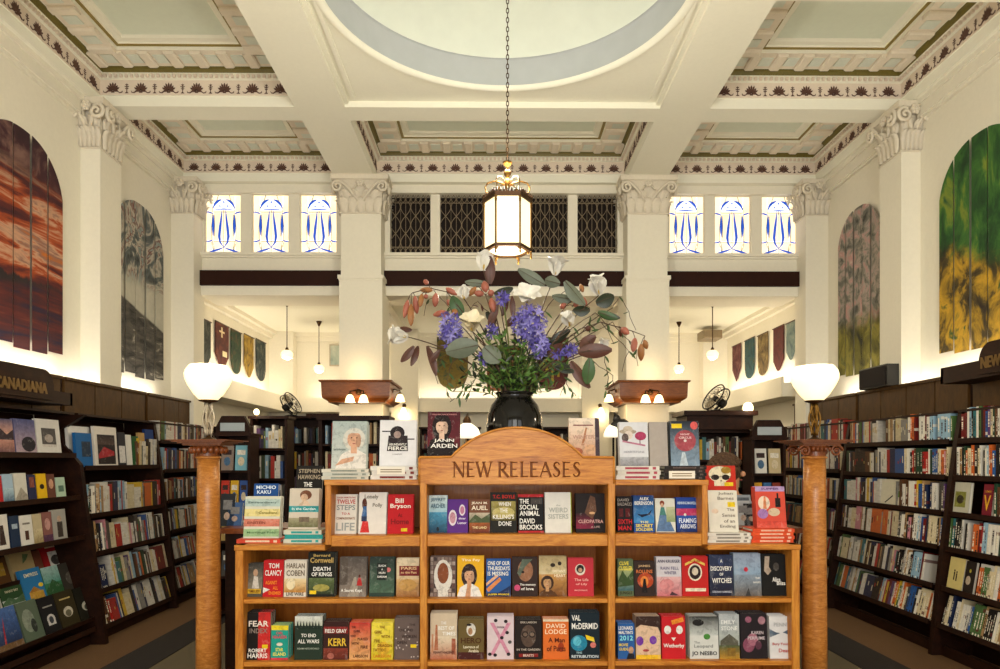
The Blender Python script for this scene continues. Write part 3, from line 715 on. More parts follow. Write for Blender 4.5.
for i, x in enumerate(XC):
    ztop = P(208, 440.5, CY).z
    col = thing('oak_column', ['round golden oak column with a beaded turned capital', 'round golden oak column with an Ionic scroll capital'][i], 'column', (x, CY, 0))
    r = .0675
    m = MB(); m.lathe([(r * 1.12, .16), (r * 1.1, .5), (r * 1.04, 1.0), (r, 1.35), (r * .97, ztop - .115)], 32, (x, CY, 0)); m.build('shaft', 'oak_col', col, smooth=True)
    m = MB(); m.box(x - .13, x + .13, CY - .13, CY + .13, 0, .07); m.lathe([(.125, .07), (.13, .09), (.12, .115), (.1, .12), (.1, .135), (.11, .14), (.11, .155), (.085, .165)], 32, (x, CY, 0)); m.build('base', 'oak_cap', col)
    zn = ztop - .115
    m = MB(); m.lathe([(r * .97, zn), (r * 1.1, zn + .004), (r * 1.12, zn + .012), (r, zn + .018)], 32, (x, CY, 0)); m.build('neck_ring', 'oak_col', col, smooth=True)
    cp = MB(); cp.lathe([(r * .98, zn + .018), (r, zn + .045), (r * 1.25, zn + .07), (r * 1.3, zn + .085)], 32, (x, CY, 0))
    cp.box(x - .115, x + .115, CY - .105, CY + .105, zn + .083, zn + .095); cp = cp.build('capital', 'oak_cap', col)
    if i == 0:
        m = MB()
        for k in range(18): a = 2 * PI * k / 18; m.ell((x + .1 * math.cos(a), CY + .1 * math.sin(a), zn + .055), (.018, .018, .024), 7, 5)
        m.build('beading', 'oak_cap', cp, smooth=True)
    else:
        for sx_ in (-1, 1):
            for sy in (-1, 1):
                m = MB(); volute_ring(m, (x + sx_ * .098, CY + sy * .08, zn + .05), .038, (sx_, 0), 1.7, .009); m.ell((x + sx_ * .098, CY + sy * .08, zn + .05), (.011, .011, .011), 6, 4)
                m.build('volute', 'oak_cap', cp, smooth=True)
        m = MB()
        for k in range(5): m.ell((x - .05 + .025 * k, CY - .092, zn + .062), (.01, .012, .015), 6, 5)
        m.build('egg_moulding', 'oak_cap', cp, smooth=True)
    m = MB()
    for e, a, b in ((.135, .095, .103), (.16, .103, .112), (.185, .112, .1165)): m.box(x - e, x + e, CY - e, CY + e, zn + a, zn + b)
    m.build('abacus', 'oak_cap', col)
    # lamp on top
    zl = zn + .1165; L = thing('globe_lamp', ['lit opal bowl lamp with silvery ironwork stem on the bead-capital column', 'lit opal bowl lamp with gilt ironwork stem on the scroll-capital column'][i], 'lamp', (x, CY, zl))
    met = ['silver', 'brass'][i]
    m = MB(); m.lathe([(.05, 0), (.048, .008), (.03, .014), (.014, .022), (.012, .035)], 20, (x, CY, zl)); m.build('lamp_base', 'bronze', L, smooth=True)
    hh = P(500, 401, CY).z - zl; st = zl + .03
    for a in (0, 90):
        for s in (-1, 1):
            for amp, ph in ((.036, 0), (.036, 1)):
                pts = []
                for k in range(13):
                    f = k / 12; q = amp * abs(math.sin(PI * f)) if ph == 0 else amp * (abs(math.cos(PI * f)) * .75)
                    if ph == 1 and (f < .12 or f > .88): q = amp * .5
                    pts.append((x + s * q * math.cos(R(a)), CY + s * q * math.sin(R(a)), st + (hh - .045) * f))
                m = MB(); m.tube(pts, .006, 5); m.build('stem_loop', met, L, smooth=True)
    zt_ = zl + hh
    m = MB(); m.lathe([(.012, -.02), (.02, -.012), (.055, -.004), (.06, .004), (.03, .006)], 16, (x, CY, zt_)); m.build('gallery', 'bronze', L, smooth=True)
    hz = P(500, 366, CY).z - zt_
    prof = [(.045, .0), (.06, .01 * hz / .2), (.09, .2 * hz), (.125, .45 * hz), (.141, .62 * hz), (.143, .74 * hz), (.136, .86 * hz), (.12, .96 * hz), (.112, hz), (.02, hz * .97)]
    m = MB(); N_ = 32
    vs = []
    for r_, z_ in prof:
        for k in range(N_): a = 2 * PI * k / N_; q = r_ * (1 + .02 * math.cos(8 * a)); vs.append((x + q * math.cos(a), CY + q * math.sin(a), zt_ + z_))
    m.add(vs, [(j * N_ + k, j * N_ + (k + 1) % N_, (j + 1) * N_ + (k + 1) % N_, (j + 1) * N_ + k) for j in range(len(prof) - 1) for k in range(N_)])
    m.build('glass_bowl', 'globe', L, smooth=True)
    lamp_light((x, CY, zt_ + hz + .1), 9)

# ================================================================== HANGING LANTERN
LY = 5.05; lx = P(507.5, 200, LY).x
def build_lantern():
    zt = P(500, 196, LY - .14).z; zb = P(500, 243.5, LY - .14).z; Rr = .168
    L = thing('hanging_lantern', 'lit hexagonal brass lantern hanging on a long chain', 'lantern', (lx, LY, zb))
    hexp = lambda rr, z, n=6: [(lx + rr * math.sin(R(60 * k + 30)), LY - rr * math.cos(R(60 * k + 30)), z) for k in range(n)]
    a_, b_ = hexp(Rr, zb), hexp(Rr, zt)
    for k in range(6):
        q = (k + 1) % 6; m = MB(); m.add([a_[k], a_[q], b_[q], b_[k]], [(0, 1, 2, 3)])
        inn = lambda v: (lx + (v[0] - lx) * .975, LY + (v[1] - LY) * .975, v[2])
        m.add([inn(a_[k]), inn(a_[q]), inn(b_[q]), inn(b_[k])], [(3, 2, 1, 0)]); m.build('glass_pane', 'lantern', L)
        m = MB(); o1 = hexp(Rr + .004, zb - .02)[k]; o2 = hexp(Rr + .004, zt + .01)[k]; m.tube([o1, o2], .007, 6)
        m.lathe([(.004, -.05), (.009, -.035), (.005, -.025), (.011, -.015), (.006, 0)], 8, o1); m.lathe([(.007, 0), (.012, -.01), (.007, -.02), (.01, -.03), (.007, -.05)], 8, o2); m.build('post', 'brass', L, smooth=True)
        m = MB(); x_, y_, z_ = hexp(Rr * .86, zt + .05)[k]; d = Vector((x_ - lx, y_ - LY, 0)).normalized(); pts = []
        for u, v in ((.0, -.015), (.018, -.008), (.024, .012), (.012, .026), (-.006, .02)): pts.append(Vector((x_, y_, zt + .052)) + d * u + Vector((0, 0, v)))
        for u, v in ((-.01, .05), (-.03, .075), (-.07, .09), (-.11, .085), (-.125, .07)): pts.append(Vector((x_, y_, zt + .052)) + d * u + Vector((0, 0, v)))
        pts = [Vector((x_, y_, zt + .03)) + d * u + Vector((0, 0, v)) for u, v in ((-.03, .0), (-.008, -.004), (.012, .008), (.018, .028), (.008, .04), (-.004, .034), (-.002, .022))][::-1] + [Vector((x_, y_, zt + .03)) + d * u + Vector((0, 0, v)) for u, v in ((-.03, .02), (.012, .05), (.02, .085), (.0, .118), (-.05, .132), (-.1, .12), (-.128, .098))]
        m.tube(pts, .0055, 6); m.build('scroll', 'brass', L, smooth=True)
    for z, rr, h in ((zt, Rr + .012, .03), (zb - .018, Rr + .01, .02)):
        m = MB(); o, i_ = hexp(rr, z), hexp(rr - .03, z); o2, i2 = hexp(rr + .006, z + h), hexp(rr - .03, z + h)
        for k in range(6): q = (k + 1) % 6; m.add([o[k], o[q], o2[q], o2[k], i_[k], i_[q], i2[q], i2[k]], [(0, 1, 2, 3), (5, 4, 7, 6), (3, 2, 6, 7), (1, 0, 4, 5)])
        m.build('rim', 'bronze', L)
    m = MB()
    o = hexp(Rr + .016, zt + .03)
    for k in range(6):
        q = (k + 1) % 6
        for j in range(7):
            f = (j + .5) / 7; p = Vector(o[k]).lerp(Vector(o[q]), f); m.lathe([(.008, 0), (.01, .012), (.004, .022), (.006, .026), (.001, .03)], 6, p)
    m.build('cresting', 'bronze', L)
    m = MB(); m.lathe([(.02, .0), (.135, .004), (.138, -.004), (.02, -.012)], 32, (lx, LY, zb - .004)); m.build('glass_base', 'lantern', L, smooth=True)
    m = MB(); m.lathe([(.136, -.002), (.15, 0), (.15, -.01), (.136, -.012)], 32, (lx, LY, zb - .006), cap=False); m.build('base_ring', 'brass', L, smooth=True)
    for k in range(6): m = MB(); m.ell(Vector(hexp(.15, zb - .024)[k]), (.008, .008, .01), 7, 5); m.build('ball_foot', 'brass', L, smooth=True)
    m = MB(); zz = zt + .1; m.lathe([(.012, -.1), (.012, 0), (.02, .02), (.024, .05), (.014, .075), (.012, .09), (.026, .11), (.03, .125), (.012, .14), (.009, .165), (.03, .185), (.036, .2), (.01, .207)], 16, (lx, LY, zz)); m.build('finial', 'brass', L, smooth=True)
    m = MB(); n_ = 10; pts = [(.009 * math.sin(2 * PI * k / n_), 0, .021 * math.cos(2 * PI * k / n_)) for k in range(n_)]; m.tube(pts, .0034, 5, True); lk = m.build('chain_link', 'bronze', L, local=True, smooth=True)
    z0 = zz + .222; lk.location = (0, 0, z0 - zb); k = 1
    while z0 + k * .034 < ZC + .72:
        c = link('chain_link', lk.data, L, (0, 0, z0 - zb + k * .034), (0, 0, R(90) * (k % 2))); k += 1
    m = MB(); m.lathe([(.05, .03), (.05, .015), (.02, 0), (.01, -.01)], 16, (lx, LY, ZC + .72)); m.build('ceiling_rose', 'brass', L, smooth=True)
    return L, (zt + zb) / 2
LAN, lz = build_lantern()
lamp_light((lx, LY, lz - .4), 26, (1, .92, .76), .1); lamp_light((lx, LY, lz + .42), 50, (1, .94, .8), .1)

# ================================================================== WALL BOOKCASES
def xf(z): return 3.5 + .22 * max(0, min(1, z / 1.95))
TILT = lambda z: R(15 * max(0, min(1, (1.25 - z) / 1.1)))
SHL = [1.53, 1.11, .775, .445, .13]
SHR = [1.755, 1.46, 1.165, .88, .56, .26]
SH3 = [1.80, 1.48, 1.15, .82, .50, .18]
def wall_case(s, y0, y1, shelves, label, nm='wall_bookcase', ends=(1, 1), curvy=False, cant=None, shelf_tilt=True):
    r = thing(nm, label, 'bookcase', (s * 3.75, (y0 + y1) / 2, 0))
    def bx(n_, mat, xa, xb, ya, yb, za, zb):
        a, b = sorted((s * xa, s * xb)); return part(n_, mat, r, (a, b, ya, yb, za, zb))
    for k, y in enumerate((y0, y1)):
        if not ends[k]: continue
        pr = [(s * (xf(0) - .03), 0), (s * (xf(.5) - .035), .5), (s * (xf(1.2) - .03), 1.2), (s * (xf(1.7) - .02), 1.7), (s * 3.72, 1.98), (s * 4.03, 1.98), (s * 4.03, 0)]
        if curvy: pr = [(s * (xf(0) - .08), 0), (s * (xf(.5) - .075), .5), (s * (xf(1.2) - .04), 1.2), (s * (xf(1.5) - .03), 1.55), (s * (xf(1.6) + .1), 1.72), (s * (xf(1.7) + .12), 1.85), (s * (xf(1.8) - .1), 1.98), (s * 4.03, 1.98), (s * 4.03, 0)]
        m = MB(); m.prism(pr, y - .025, y + .025, 'y'); m.build('upright', 'dark', r)
    m = MB(); m.prism([(s * (xf(0) + .3), .0), (s * 4.04, 1.98), (s * 4.045, 1.98), (s * (xf(0) + .33), 0)], y0 + .026, y1 - .026, 'y'); m.build('back_panel', 'dark', r)
    for z in shelves:
        a = TILT(z) if shelf_tilt else 0; o = MB(); o.box(-(y1 - y0) / 2 + .03, (y1 - y0) / 2 - .03, -.012, .25, -.028, 0); ob = o.build('shelf', 'dark', r, local=True)
        ob.location = (s * xf(z) - s * 3.75, 0, z); ob.rotation_euler = (-a, 0, R(-90) * s)
        lip = MB(); lip.box(-(y1 - y0) / 2 + .03, (y1 - y0) / 2 - .03, -.02, -.012, -.03, .012); lo = lip.build('shelf_lip', 'dark', ob, local=True)
    bx('plinth', 'dark', xf(0) + .05, xf(0) + .07, y0 + .026, y1 - .026, 0, .09)
    # panelled frieze above, each panel its own board
    n = max(2, round((y1 - y0) / .42)); st = (y1 - y0) / n
    for k in range(n): bx('frieze_panel', 'dark_panel', 3.82, 3.845, y0 + k * st + .006, y0 + (k + 1) * st - .006, 2.0, 2.29)
    bx('frieze_rail', 'dark', 3.845, 3.86, y0, y1, 1.98, 2.29)
    bx('cornice', 'dark_panel', 3.8, 3.87, y0, y1, 2.29, 2.315)
    bx('top_board', 'dark', 3.70, 4.03, y0, y1, 1.98, 2.0)
    return r
YL1, YL2, YL3 = 4.5, 5.98, 7.42
L1 = wall_case(-1, YL1, YL2, [1.64, 1.28, .94, .15], 'dark wood wall bookcase with face-out books under the CANADIANA sign', ends=(1, 1), curvy=True)
L2 = wall_case(-1, YL2 + .05, YL3, SHL, 'dark wood wall bookcase under the storm banner', ends=(0, 1))
L3 = wall_case(-1, YL3 + .05, 8.95, SH3, 'dark wood wall bookcase between the storm banner and the corner pilaster', ends=(0, 1))
R1 = wall_case(1, 4.3, 5.6, SHR, 'dark wood wall bookcase under the NEW sign and green forest banner', ends=(1, 1))
R2 = wall_case(1, 5.65, 7.36, SHR, 'dark wood wall bookcase below the loudspeaker, packed with spine-out books', ends=(0, 1))
R3 = wall_case(1, 7.41, 8.95, SH3, 'dark wood wall bookcase running behind the scroll-capital column', ends=(0, 1))
# sloping display steps of the Canadiana bay
steps = []
for k, (xo, z) in enumerate(((3.78, .66), (3.66, .46), (3.54, .24))):
    m = MB(); m.prism([(-(xo - .03), z - .025), (-(xo - .03), z + .006), (-(xo - .02), z + .006), (-(xo - .015), z - .008), (-3.98, z - .008), (-3.98, z - .025)], YL1 + .03, YL2 - .03, 'y'); m.build('display_step', 'dark', L1)
# header canopies with signs
def canopy(s, y0, y1, ys0, ys1, text, ty0, ty1, par, zb=2.06, zt=2.22, z_arch=2.33, xx=3.56):
    a, b = sorted((s * (xx + .02), s * 3.86)); m = MB(); m.box(a, b, y0, y1, zb, zb + .03); a, b = sorted((s * xx, s * (xx + .03))); m.box(a, b, y0, y1, zb, zt)
    m.box(*sorted((s * xx, s * 3.86)), y1 - .03, y1, zb, zt)
    m.build('canopy', 'dark', par)
    n = 12; prof = [(ys0, zb + .02), (ys1, zb + .02)] + [(ys1 - .12 + .12 * math.cos(PI / 2 * k / n), z_arch - .14 + .14 * math.sin(PI / 2 * k / n)) for k in range(n + 1)] + [(ys0 + .12 - .12 * math.sin(PI / 2 * k / n), z_arch - .14 + .14 * math.cos(PI / 2 * k / n)) for k in range(n + 1)]
    m = MB(); a, b = sorted((s * (xx - .02), s * xx)); m.prism(prof, a, b, 'x'); sg = m.build('sign_board', 'dark', par)
    vs, fs = textgeo(text, .02); m = MB(); h = .085; zc = zb + .06
    f = lambda u: (ty0 + (ty1 - ty0) * u) if s < 0 else (ty1 + (ty0 - ty1) * u)
    n_ = len(vs); m.add([(s * (xx - .021), f(u), zc + h * v) for u, v in vs] + [(s * (xx - .029), f(u), zc + h * v) for u, v in vs], fs + [tuple(i + n_ for i in q[::-1]) for q in fs])
    m.build('sign_lettering', 'sign_gilt', sg)
canopy(-1, YL1, 5.72, YL1 + .02, 5.45, 'CANADIANA', 4.8, 5.36, L1, 2.04, 2.14, 2.29)
canopy(1, 4.3, 5.6, 4.4, 5.13, 'NEW', 4.9, 5.1, R1, 2.21, 2.34, 2.46)

# ================================================================== PIER CANOPIES AND WALL LIGHTS
def bell_light(par_label, pts, n_dir, cat='wall lamp', group=None):
    "sconce: back plate plus one or two arms with bell shades; pts are shade centres"
    c = Vector(pts[0]) if len(pts) == 1 else (Vector(pts[0]) + Vector(pts[1])) / 2; d = Vector(n_dir)
    L = thing('wall_sconce', par_label, cat, c - d * .12 + Vector((0, 0, .07)), group=group)
    bp = c - d * .115 + Vector((0, 0, .085)); m = MB(); m.ell(bp, (.04, .04, .04), 10, 6); m.build('back_plate', 'bronze', L, smooth=True)
    for p in pts:
        p = Vector(p); m = MB(); m.tube([bp, bp + d * .05 + Vector((0, 0, .02)), p + Vector((0, 0, .085)), p + Vector((0, 0, .045))], .009, 6); m.lathe([(.008, .04), (.022, .05), (.024, .06), (.01, .066)], 10, p); m.build('arm', 'bronze', L, smooth=True)
        m = MB(); m.lathe([(.02, .045), (.035, .03), (.05, -.005), (.055, -.035), (.062, -.045), (.02, -.04)], 16, p); m.build('glass_shade', 'shade', L, smooth=True)
    lamp_light(c - Vector((0, 0, .09)), 2.2, (1, .72, .38), .05)
for i, px in enumerate(PXC):
    cv = thing('pier_canopy', ['flared mahogany canopy around the pier beside the dark-haired portrait book', 'flared mahogany canopy around the pier with a dark slot plate'][i], 'canopy', (px, 8.5, 2.27))
    z0, z1 = P(500, 402, 8.1).z, P(500, 380, 8.1).z; L_ = []
    for t_, e in ((0, .335), (.06, .34), (.14, .375), (.2, .395), (.3, .40), (.9, .405), (.92, .425), (1, .43)):
        z = z0 + (z1 - z0) * t_; L_.append([(px - e, 8.52 - e, z), (px + e, 8.52 - e, z), (px + e, 8.6 + e, z), (px - e, 8.6 + e, z)])
    m = MB()
    for k in range(len(L_) - 1):
        for q in range(4): w_ = (q + 1) % 4; m.add([L_[k][q], L_[k][w_], L_[k + 1][w_], L_[k + 1][q]], [(0, 1, 2, 3)])
    h_ = HWP + .02
    for lv in (L_[0], L_[-1]):
        z = lv[0][2]; inn = [(px - h_, 8.43, z), (px + h_, 8.43, z), (px + h_, 9.0, z), (px - h_, 9.0, z)]
        if True: m.add(lv + inn, [(0, 1, 5, 4), (1, 2, 6, 5), (2, 3, 7, 6), (3, 0, 4, 7)])
    m.build('canopy_shell', 'canopy', cv)
    a, b = (P(350, 398.5, 8.02), P(363.5, 398.5, 8.02)) if i == 0 else (P(645.5, 398.5, 8.02), P(659, 398.5, 8.02))
    bell_light(['twin bell sconce on the canopy beside the dark-haired portrait book', 'twin bell sconce on the canopy above the dark slot plate'][i], [a, b], (0, -1, 0))
    s = 1 if i == 0 else -1
    bell_light(['single bell sconce on the side of the canopy by the dark-haired portrait book', 'single bell sconce on the side of the canopy with the slot plate pier'][i], [(px + s * .49, 8.35, P(500, 398, 8.35).z)], (s, 0, 0))
    q = P(403.5 if i == 0 else 601, 410, 11.9)
    bell_light(['single bell sconce on the rear pilaster by the curved-bottom tree banner', 'single bell sconce on the rear pilaster by the sunburst banner'][i], [q], (0, -1, 0))
    lamp_light((px, 8.2, z1 + .12), 1.6, (1, .75, .42), .05); lamp_light((px, 9.2, z1 + .2), 3, (1, .75, .42), .05)
    pc = thing('pier_bookcase', ['dark wood bookcase wrapped around the pier beside the dark-haired portrait book', 'dark wood bookcase wrapped around the pier with the slot plate'][i], 'bookcase', (px, 8.3, 0))
    z2 = P(500, 416 if i == 0 else 427, 8.0).z
    part('case_top', 'dark', pc, (px - .42, px + .42, 7.95, 8.4, z2 - .05, z2)); part('back_panel', 'dark', pc, (px - .38, px + .38, 8.36, 8.4, 0, z2 - .05))
    for s2 in (-1, 1): part('side_panel', 'dark', pc, tuple(sorted((px + s2 * .36, px + s2 * .4))) + (7.98, 8.38, 0, z2 - .05))
    for k in range(6): part('shelf', 'dark', pc, (px - .36, px + .36, 8.0, 8.36, .1 + .33 * k, .125 + .33 * k))
m = MB(); a, b = P(630, 426, 8.42), P(666.5, 429.5, 8.42); m.cbox(a.x, b.x, 8.405, 8.43, b.z - .02, a.z, .004); tag(m.build('slot_plate', 'beam_dark'), 'long dark slotted plate fixed to the pier below the canopy', 'plate')
# ================================================================== BOOKS
def book(x, y, z, w, h, t_, color, rz=0, tilt=0, art=(), texts=(), name='hardback_book', label=None, group=None, copies=0, gap=.002):
    "face-out book: cover boards, page block, printed art and lettering; origin at the foot of the front board"
    m = MB(); b = .0025
    m.box(-w / 2, w / 2, 0, b, 0, h); m.box(-w / 2, w / 2, t_ - b, t_, 0, h); m.box(-w / 2, -w / 2 + b, b, t_ - b, 0, h)
    o = m.build(name, 'cover'); o.color = lin(color); o.location = (x, y, z); o.rotation_euler = (-tilt, 0, rz)
    tag(o, label, 'book', group)
    m = MB(); m.box(-w / 2 + b, w / 2 - .004, b, t_ - b, .003, h - .003); pg = m.build('page_block', 'pages', o, local=True)
    if art:
        m = MB()
        for k, sh in enumerate(art):
            yy = -.0005 - .00012 * k; kind = sh[0]; U = lambda u, v: ((max(0, min(1, u)) - .5) * w, yy, max(0, min(1, v)) * h)
            if kind == 'r': _, u0, v0, u1, v1, c = sh; m.col = lin(c); m.add([U(u0, v0), U(u1, v0), U(u1, v1), U(u0, v1)], [(0, 1, 2, 3)])
            elif kind == 'g':
                _, u0, v0, u1, v1, c0, c1 = sh; m.col = lin(c0); m.add([U(u0, v0), U(u1, v0)], []); m.col = lin(c1); m.add([U(u1, v1), U(u0, v1)], []); n = len(m.v); m.f.append((n - 4, n - 3, n - 2, n - 1)); m.m.append(0)
            elif kind == 'e': _, cu, cv, ru, rv, c = sh; m.col = lin(c); m.add([U(cu + ru * math.cos(2 * PI * q / 16), cv + rv * math.sin(2 * PI * q / 16)) for q in range(16)], [tuple(range(16))])
            elif kind == 'p': _, pts, c = sh; m.col = lin(c); m.add([U(*q) for q in pts], [tuple(range(len(pts)))])
        m.build('cover_art', 'print', o, local=True, colattr=True)
    if texts:
        for s, u0, v0, u1, v1, c in texts:
            m = MB(); vs, fs = textgeo(s, .018); m.col = lin(c); m.add([((u0 + (u1 - u0) * a - .5) * w, -.0034, (v0 + (v1 - v0) * q) * h) for a, q in vs], fs)
            m.build('title_lettering', 'ink', o, local=True, colattr=True)
    back = Matrix.Rotation(rz, 4, 'Z') @ Vector((0, 1, 0))
    for k in range(copies):
        c = copy_tree(o); c.location = o.location + back * (t_ + gap) * (k + 1) / math.cos(tilt)
        if label: c['label'] = ('copy behind the ' + label) if k == 0 else ('rearmost copy behind the ' + label); c['group'] = 'spare copies behind display books'
    return o
def SH(c, k): c = c.lstrip('#'); return '#' + ''.join('%02x' % max(0, min(255, int(int(c[i:i + 2], 16) * k))) for i in (0, 2, 4))
def portrait(cu, cv, s, hair, skin='#d8a987', top='#2a2022', hl=1.0):
    return [('e', cu, cv, .26 * s, .2 * s * hl, hair), ('p', [(cu - .42 * s, cv - .52 * s), (cu + .42 * s, cv - .52 * s), (cu + .3 * s, cv - .26 * s), (cu + .1 * s, cv - .18 * s), (cu - .1 * s, cv - .18 * s), (cu - .3 * s, cv - .26 * s)], top),
            ('r', cu - .07 * s, cv - .24 * s, cu + .07 * s, cv - .08 * s, skin), ('e', cu, cv, .16 * s, .145 * s, skin), ('p', [(cu - .19 * s, cv + .04 * s), (cu - .14 * s, cv + .15 * s), (cu, cv + .17 * s), (cu + .14 * s, cv + .15 * s), (cu + .19 * s, cv + .04 * s), (cu + .1 * s, cv + .1 * s), (cu - .08 * s, cv + .1 * s)], hair),
            ('e', cu + .1 * s, cv - .03 * s, .06 * s, .11 * s, SH(skin, .86)), ('e', cu - .06 * s, cv + .022 * s, .022 * s, .009 * s, '#4a3028'), ('e', cu + .06 * s, cv + .022 * s, .022 * s, .009 * s, '#4a3028'), ('p', [(cu - .01 * s, cv + .01 * s), (cu + .025 * s, cv - .035 * s), (cu - .015 * s, cv - .035 * s)], SH(skin, .85)), ('e', cu, cv - .075 * s, .035 * s, .009 * s, '#a85a50')]
def disp(x0, y0, x1, y1, color, what, Y=None, tilt=9, t_=.03, copies=1, art=(), texts=(), name='hardback_book', group='face-out books on the display bookcase', zfoot=None):
    Yf = FY + .09 if Y is None else Y
    a = P(x0, y1, Yf); b = P(x1, y0, Yf); z = a.z if zfoot is None else zfoot
    h = (b.z - z) / math.cos(R(tilt)) * (1 + math.sin(R(tilt)) * .02); w = b.x - a.x - .002
    return book((a.x + b.x) / 2, Yf, z + .0005, w, h, t_, color, 0, R(tilt), art, texts, name, what, group, copies)
Wt, Bk, Rd, Yl = '#eeeae2', '#17130f', '#c01f25', '#f2cf1c'
zU = [fz(535.5), fz(534.5), fz(534)]
ST = lambda u, v: ('r', u - .12, v - .04, u + .12, v + .04, Yl)
# --- upper shelf
kw = dict(zfoot=zU[0])
disp(334.5, 495, 356, 535, '#e9e1d4', 'white jacket book filled with red and grey capitals', texts=[('KAREN ARMSTRONG', .06, .9, .94, .94, '#a33a32'), ('TWELVE', .06, .76, .94, .87, '#b8352f'), ('STEPS', .06, .60, .94, .73, '#8b8f8c'), ('TO A', .3, .48, .7, .54, '#b8352f'), ('COMPASSIONATE', .06, .36, .94, .42, '#8b5a3a'), ('LIFE', .06, .08, .94, .28, '#9c9f9a')], **kw)
disp(358, 493, 386, 535, '#ece4da', 'white jacket book with a long-haired figure in a red skirt', art=[('e', .2, .72, .09, .14, '#5a2a1a'), ('p', [(.1, .4), (.3, .42), (.28, .66), (.16, .66)], '#3e6aa0'), ('p', [(.06, .03), (.4, .03), (.34, .3), (.14, .3)], '#d8322c'), ('p', [(.1, .3), (.3, .3), (.3, .42), (.1, .42)], '#2c3a5c')], texts=[('Lonely', .2, .82, .7, .95, '#7c7468'), ('Polly', .5, .62, .85, .74, '#7c7468')], **kw)
disp(387, 495, 413, 535, '#c4141c', 'plain red jacket book with white name and dark red title', art=[ST(.66, .1)], texts=[('Bill', .3, .78, .62, .9, '#f1e6d8'), ('Bryson', .1, .62, .9, .76, '#f1e6d8'), ('At', .4, .42, .58, .52, '#7d1010'), ('Home', .14, .24, .84, .38, '#7d1010')], **kw)
kw = dict(zfoot=zU[1])
disp(428.5, 496, 447, 534, '#9cc2d2', 'pale blue jacket book fading down to dark water', art=[('g', 0, 0, 1, .55, '#14405e', '#4f9cc0'), ('g', 0, .55, 1, 1, '#a8cfdc', '#d6e4e2'), ('e', .5, .1, .08, .06, '#0c1c2a')], texts=[('JEFFREY', .1, .82, .9, .93, '#35566a'), ('ARCHER', .1, .66, .9, .78, '#35566a')], **kw)
disp(447, 500, 468, 534, '#5d2a86', 'purple jacket book with two white ovals', art=[('e', .26, .45, .2, .24, '#eadde6'), ('e', .26, .45, .14, .17, '#c890a0'), ('e', .72, .68, .15, .17, '#eadde6'), ('e', .72, .68, .1, .12, '#c07a98')], texts=[('dear', .55, .4, .9, .46, '#e8dff0'), ('Letter', .5, .26, .94, .33, '#e8dff0')], **kw)
disp(469, 500, 490, 534, '#7a4b34', 'brown painted-landscape jacket book with cream capitals', art=[('g', 0, 0, 1, .35, '#6b2c20', '#b0622c'), ('g', 0, .35, 1, .6, '#8a8a70', '#c8b8a0'), ('p', [(0, .35), (.3, .55), (.6, .42), (1, .58), (1, .3), (0, .3)], '#4d5a3a')], texts=[('JEAN M.', .1, .84, .9, .93, '#efe0c8'), ('AUEL', .1, .68, .9, .81, '#efe0c8'), ('THE LAND', .15, .12, .85, .19, '#f0d8a0')], **kw)
disp(490, 493, 517, 534, '#1c1a14', 'dark jacket book with a stormy yellow sky behind white words', art=[('g', .04, .3, .96, .78, '#5a5018', '#a89a50'), ('e', .5, .5, .42, .14, '#c8b870')], texts=[('T.C. BOYLE', .1, .85, .94, .94, '#c8281f'), ('WHEN', .32, .66, .78, .76, Wt), ('THE', .36, .5, .66, .6, Wt), ("KILLING'S", .1, .34, .9, .45, Wt), ('DONE', .32, .17, .8, .28, Wt)], **kw)
disp(518, 495, 544, 534, '#12100f', 'black jacket book of stacked white block capitals between red strips', art=[('r', 0, .93, 1, 1, Rd), ('r', 0, 0, 1, .05, Rd), ('r', .5, .75, .95, .9, '#4a4440')], texts=[('THE', .06, .76, .42, .88, Wt), ('SOCIAL', .06, .6, .8, .73, Wt), ('ANIMAL', .06, .44, .84, .57, Wt), ('DAVID', .06, .24, .66, .37, Wt), ('BROOKS', .06, .08, .94, .21, Wt)], **kw)
disp(545, 493, 572, 534, '#e8e4da', 'plain white jacket book with faint grey capitals', art=[('r', .97, 0, 1, 1, '#a8b82a')], texts=[('the', .42, .66, .58, .7, '#a8a8a0'), ('WEIRD', .14, .5, .86, .62, '#a8a8a0'), ('SISTERS', .12, .34, .88, .46, '#a8a8a0')], **kw)
disp(576, 494, 606, 533.5, '#1d1414', 'dark jacket book with a turned bare neck over crimson', art=[('g', 0, .1, .6, .5, '#8c1f40', '#2a1418'), ('p', [(.3, .5), (.55, .35), (.7, .55), (.66, .9), (.5, .95)], '#6d4a34'), ('e', .55, .5, .1, .03, '#e0b080')], texts=[('CLEOPATRA', .08, .24, .92, .33, '#d8a8a0'), ('A LIFE', .5, .12, .8, .17, '#b89890')], **kw)
kw = dict(zfoot=zU[2])
disp(617.5, 497, 633, 533.5, '#181012', 'narrow black jacket book with red capitals at the foot', art=[('r', .12, .42, .4, .66, '#5a0f12'), ('r', .55, .42, .85, .66, '#5a0f12')], texts=[('DAVID', .04, .86, .8, .94, '#9a9088'), ('BALDACCI', .04, .74, .96, .83, '#9a9088'), ('SIXTH', .04, .22, .96, .36, '#c01f25'), ('MAN', .04, .05, .9, .18, '#c01f25')], **kw)
disp(634, 496, 655, 533.5, '#1f4f9c', 'deep blue jacket book with a dark fin shape and yellow title', art=[('g', 0, .25, 1, 1, '#3f8cc8', '#163a78'), ('p', [(.15, .5), (.4, .4), (.8, .48), (.9, .62), (.7, .5), (.4, .48)], '#0c1c38')], texts=[('ALEX', .3, .87, .75, .95, Wt), ('BERENSON', .06, .74, .94, .84, Wt), ('THE', .3, .24, .7, .3, '#e8e0a0'), ('SECRET', .08, .13, .92, .22, '#f0d850'), ('SOLDIER', .08, .03, .92, .11, '#f0d850')], **kw)
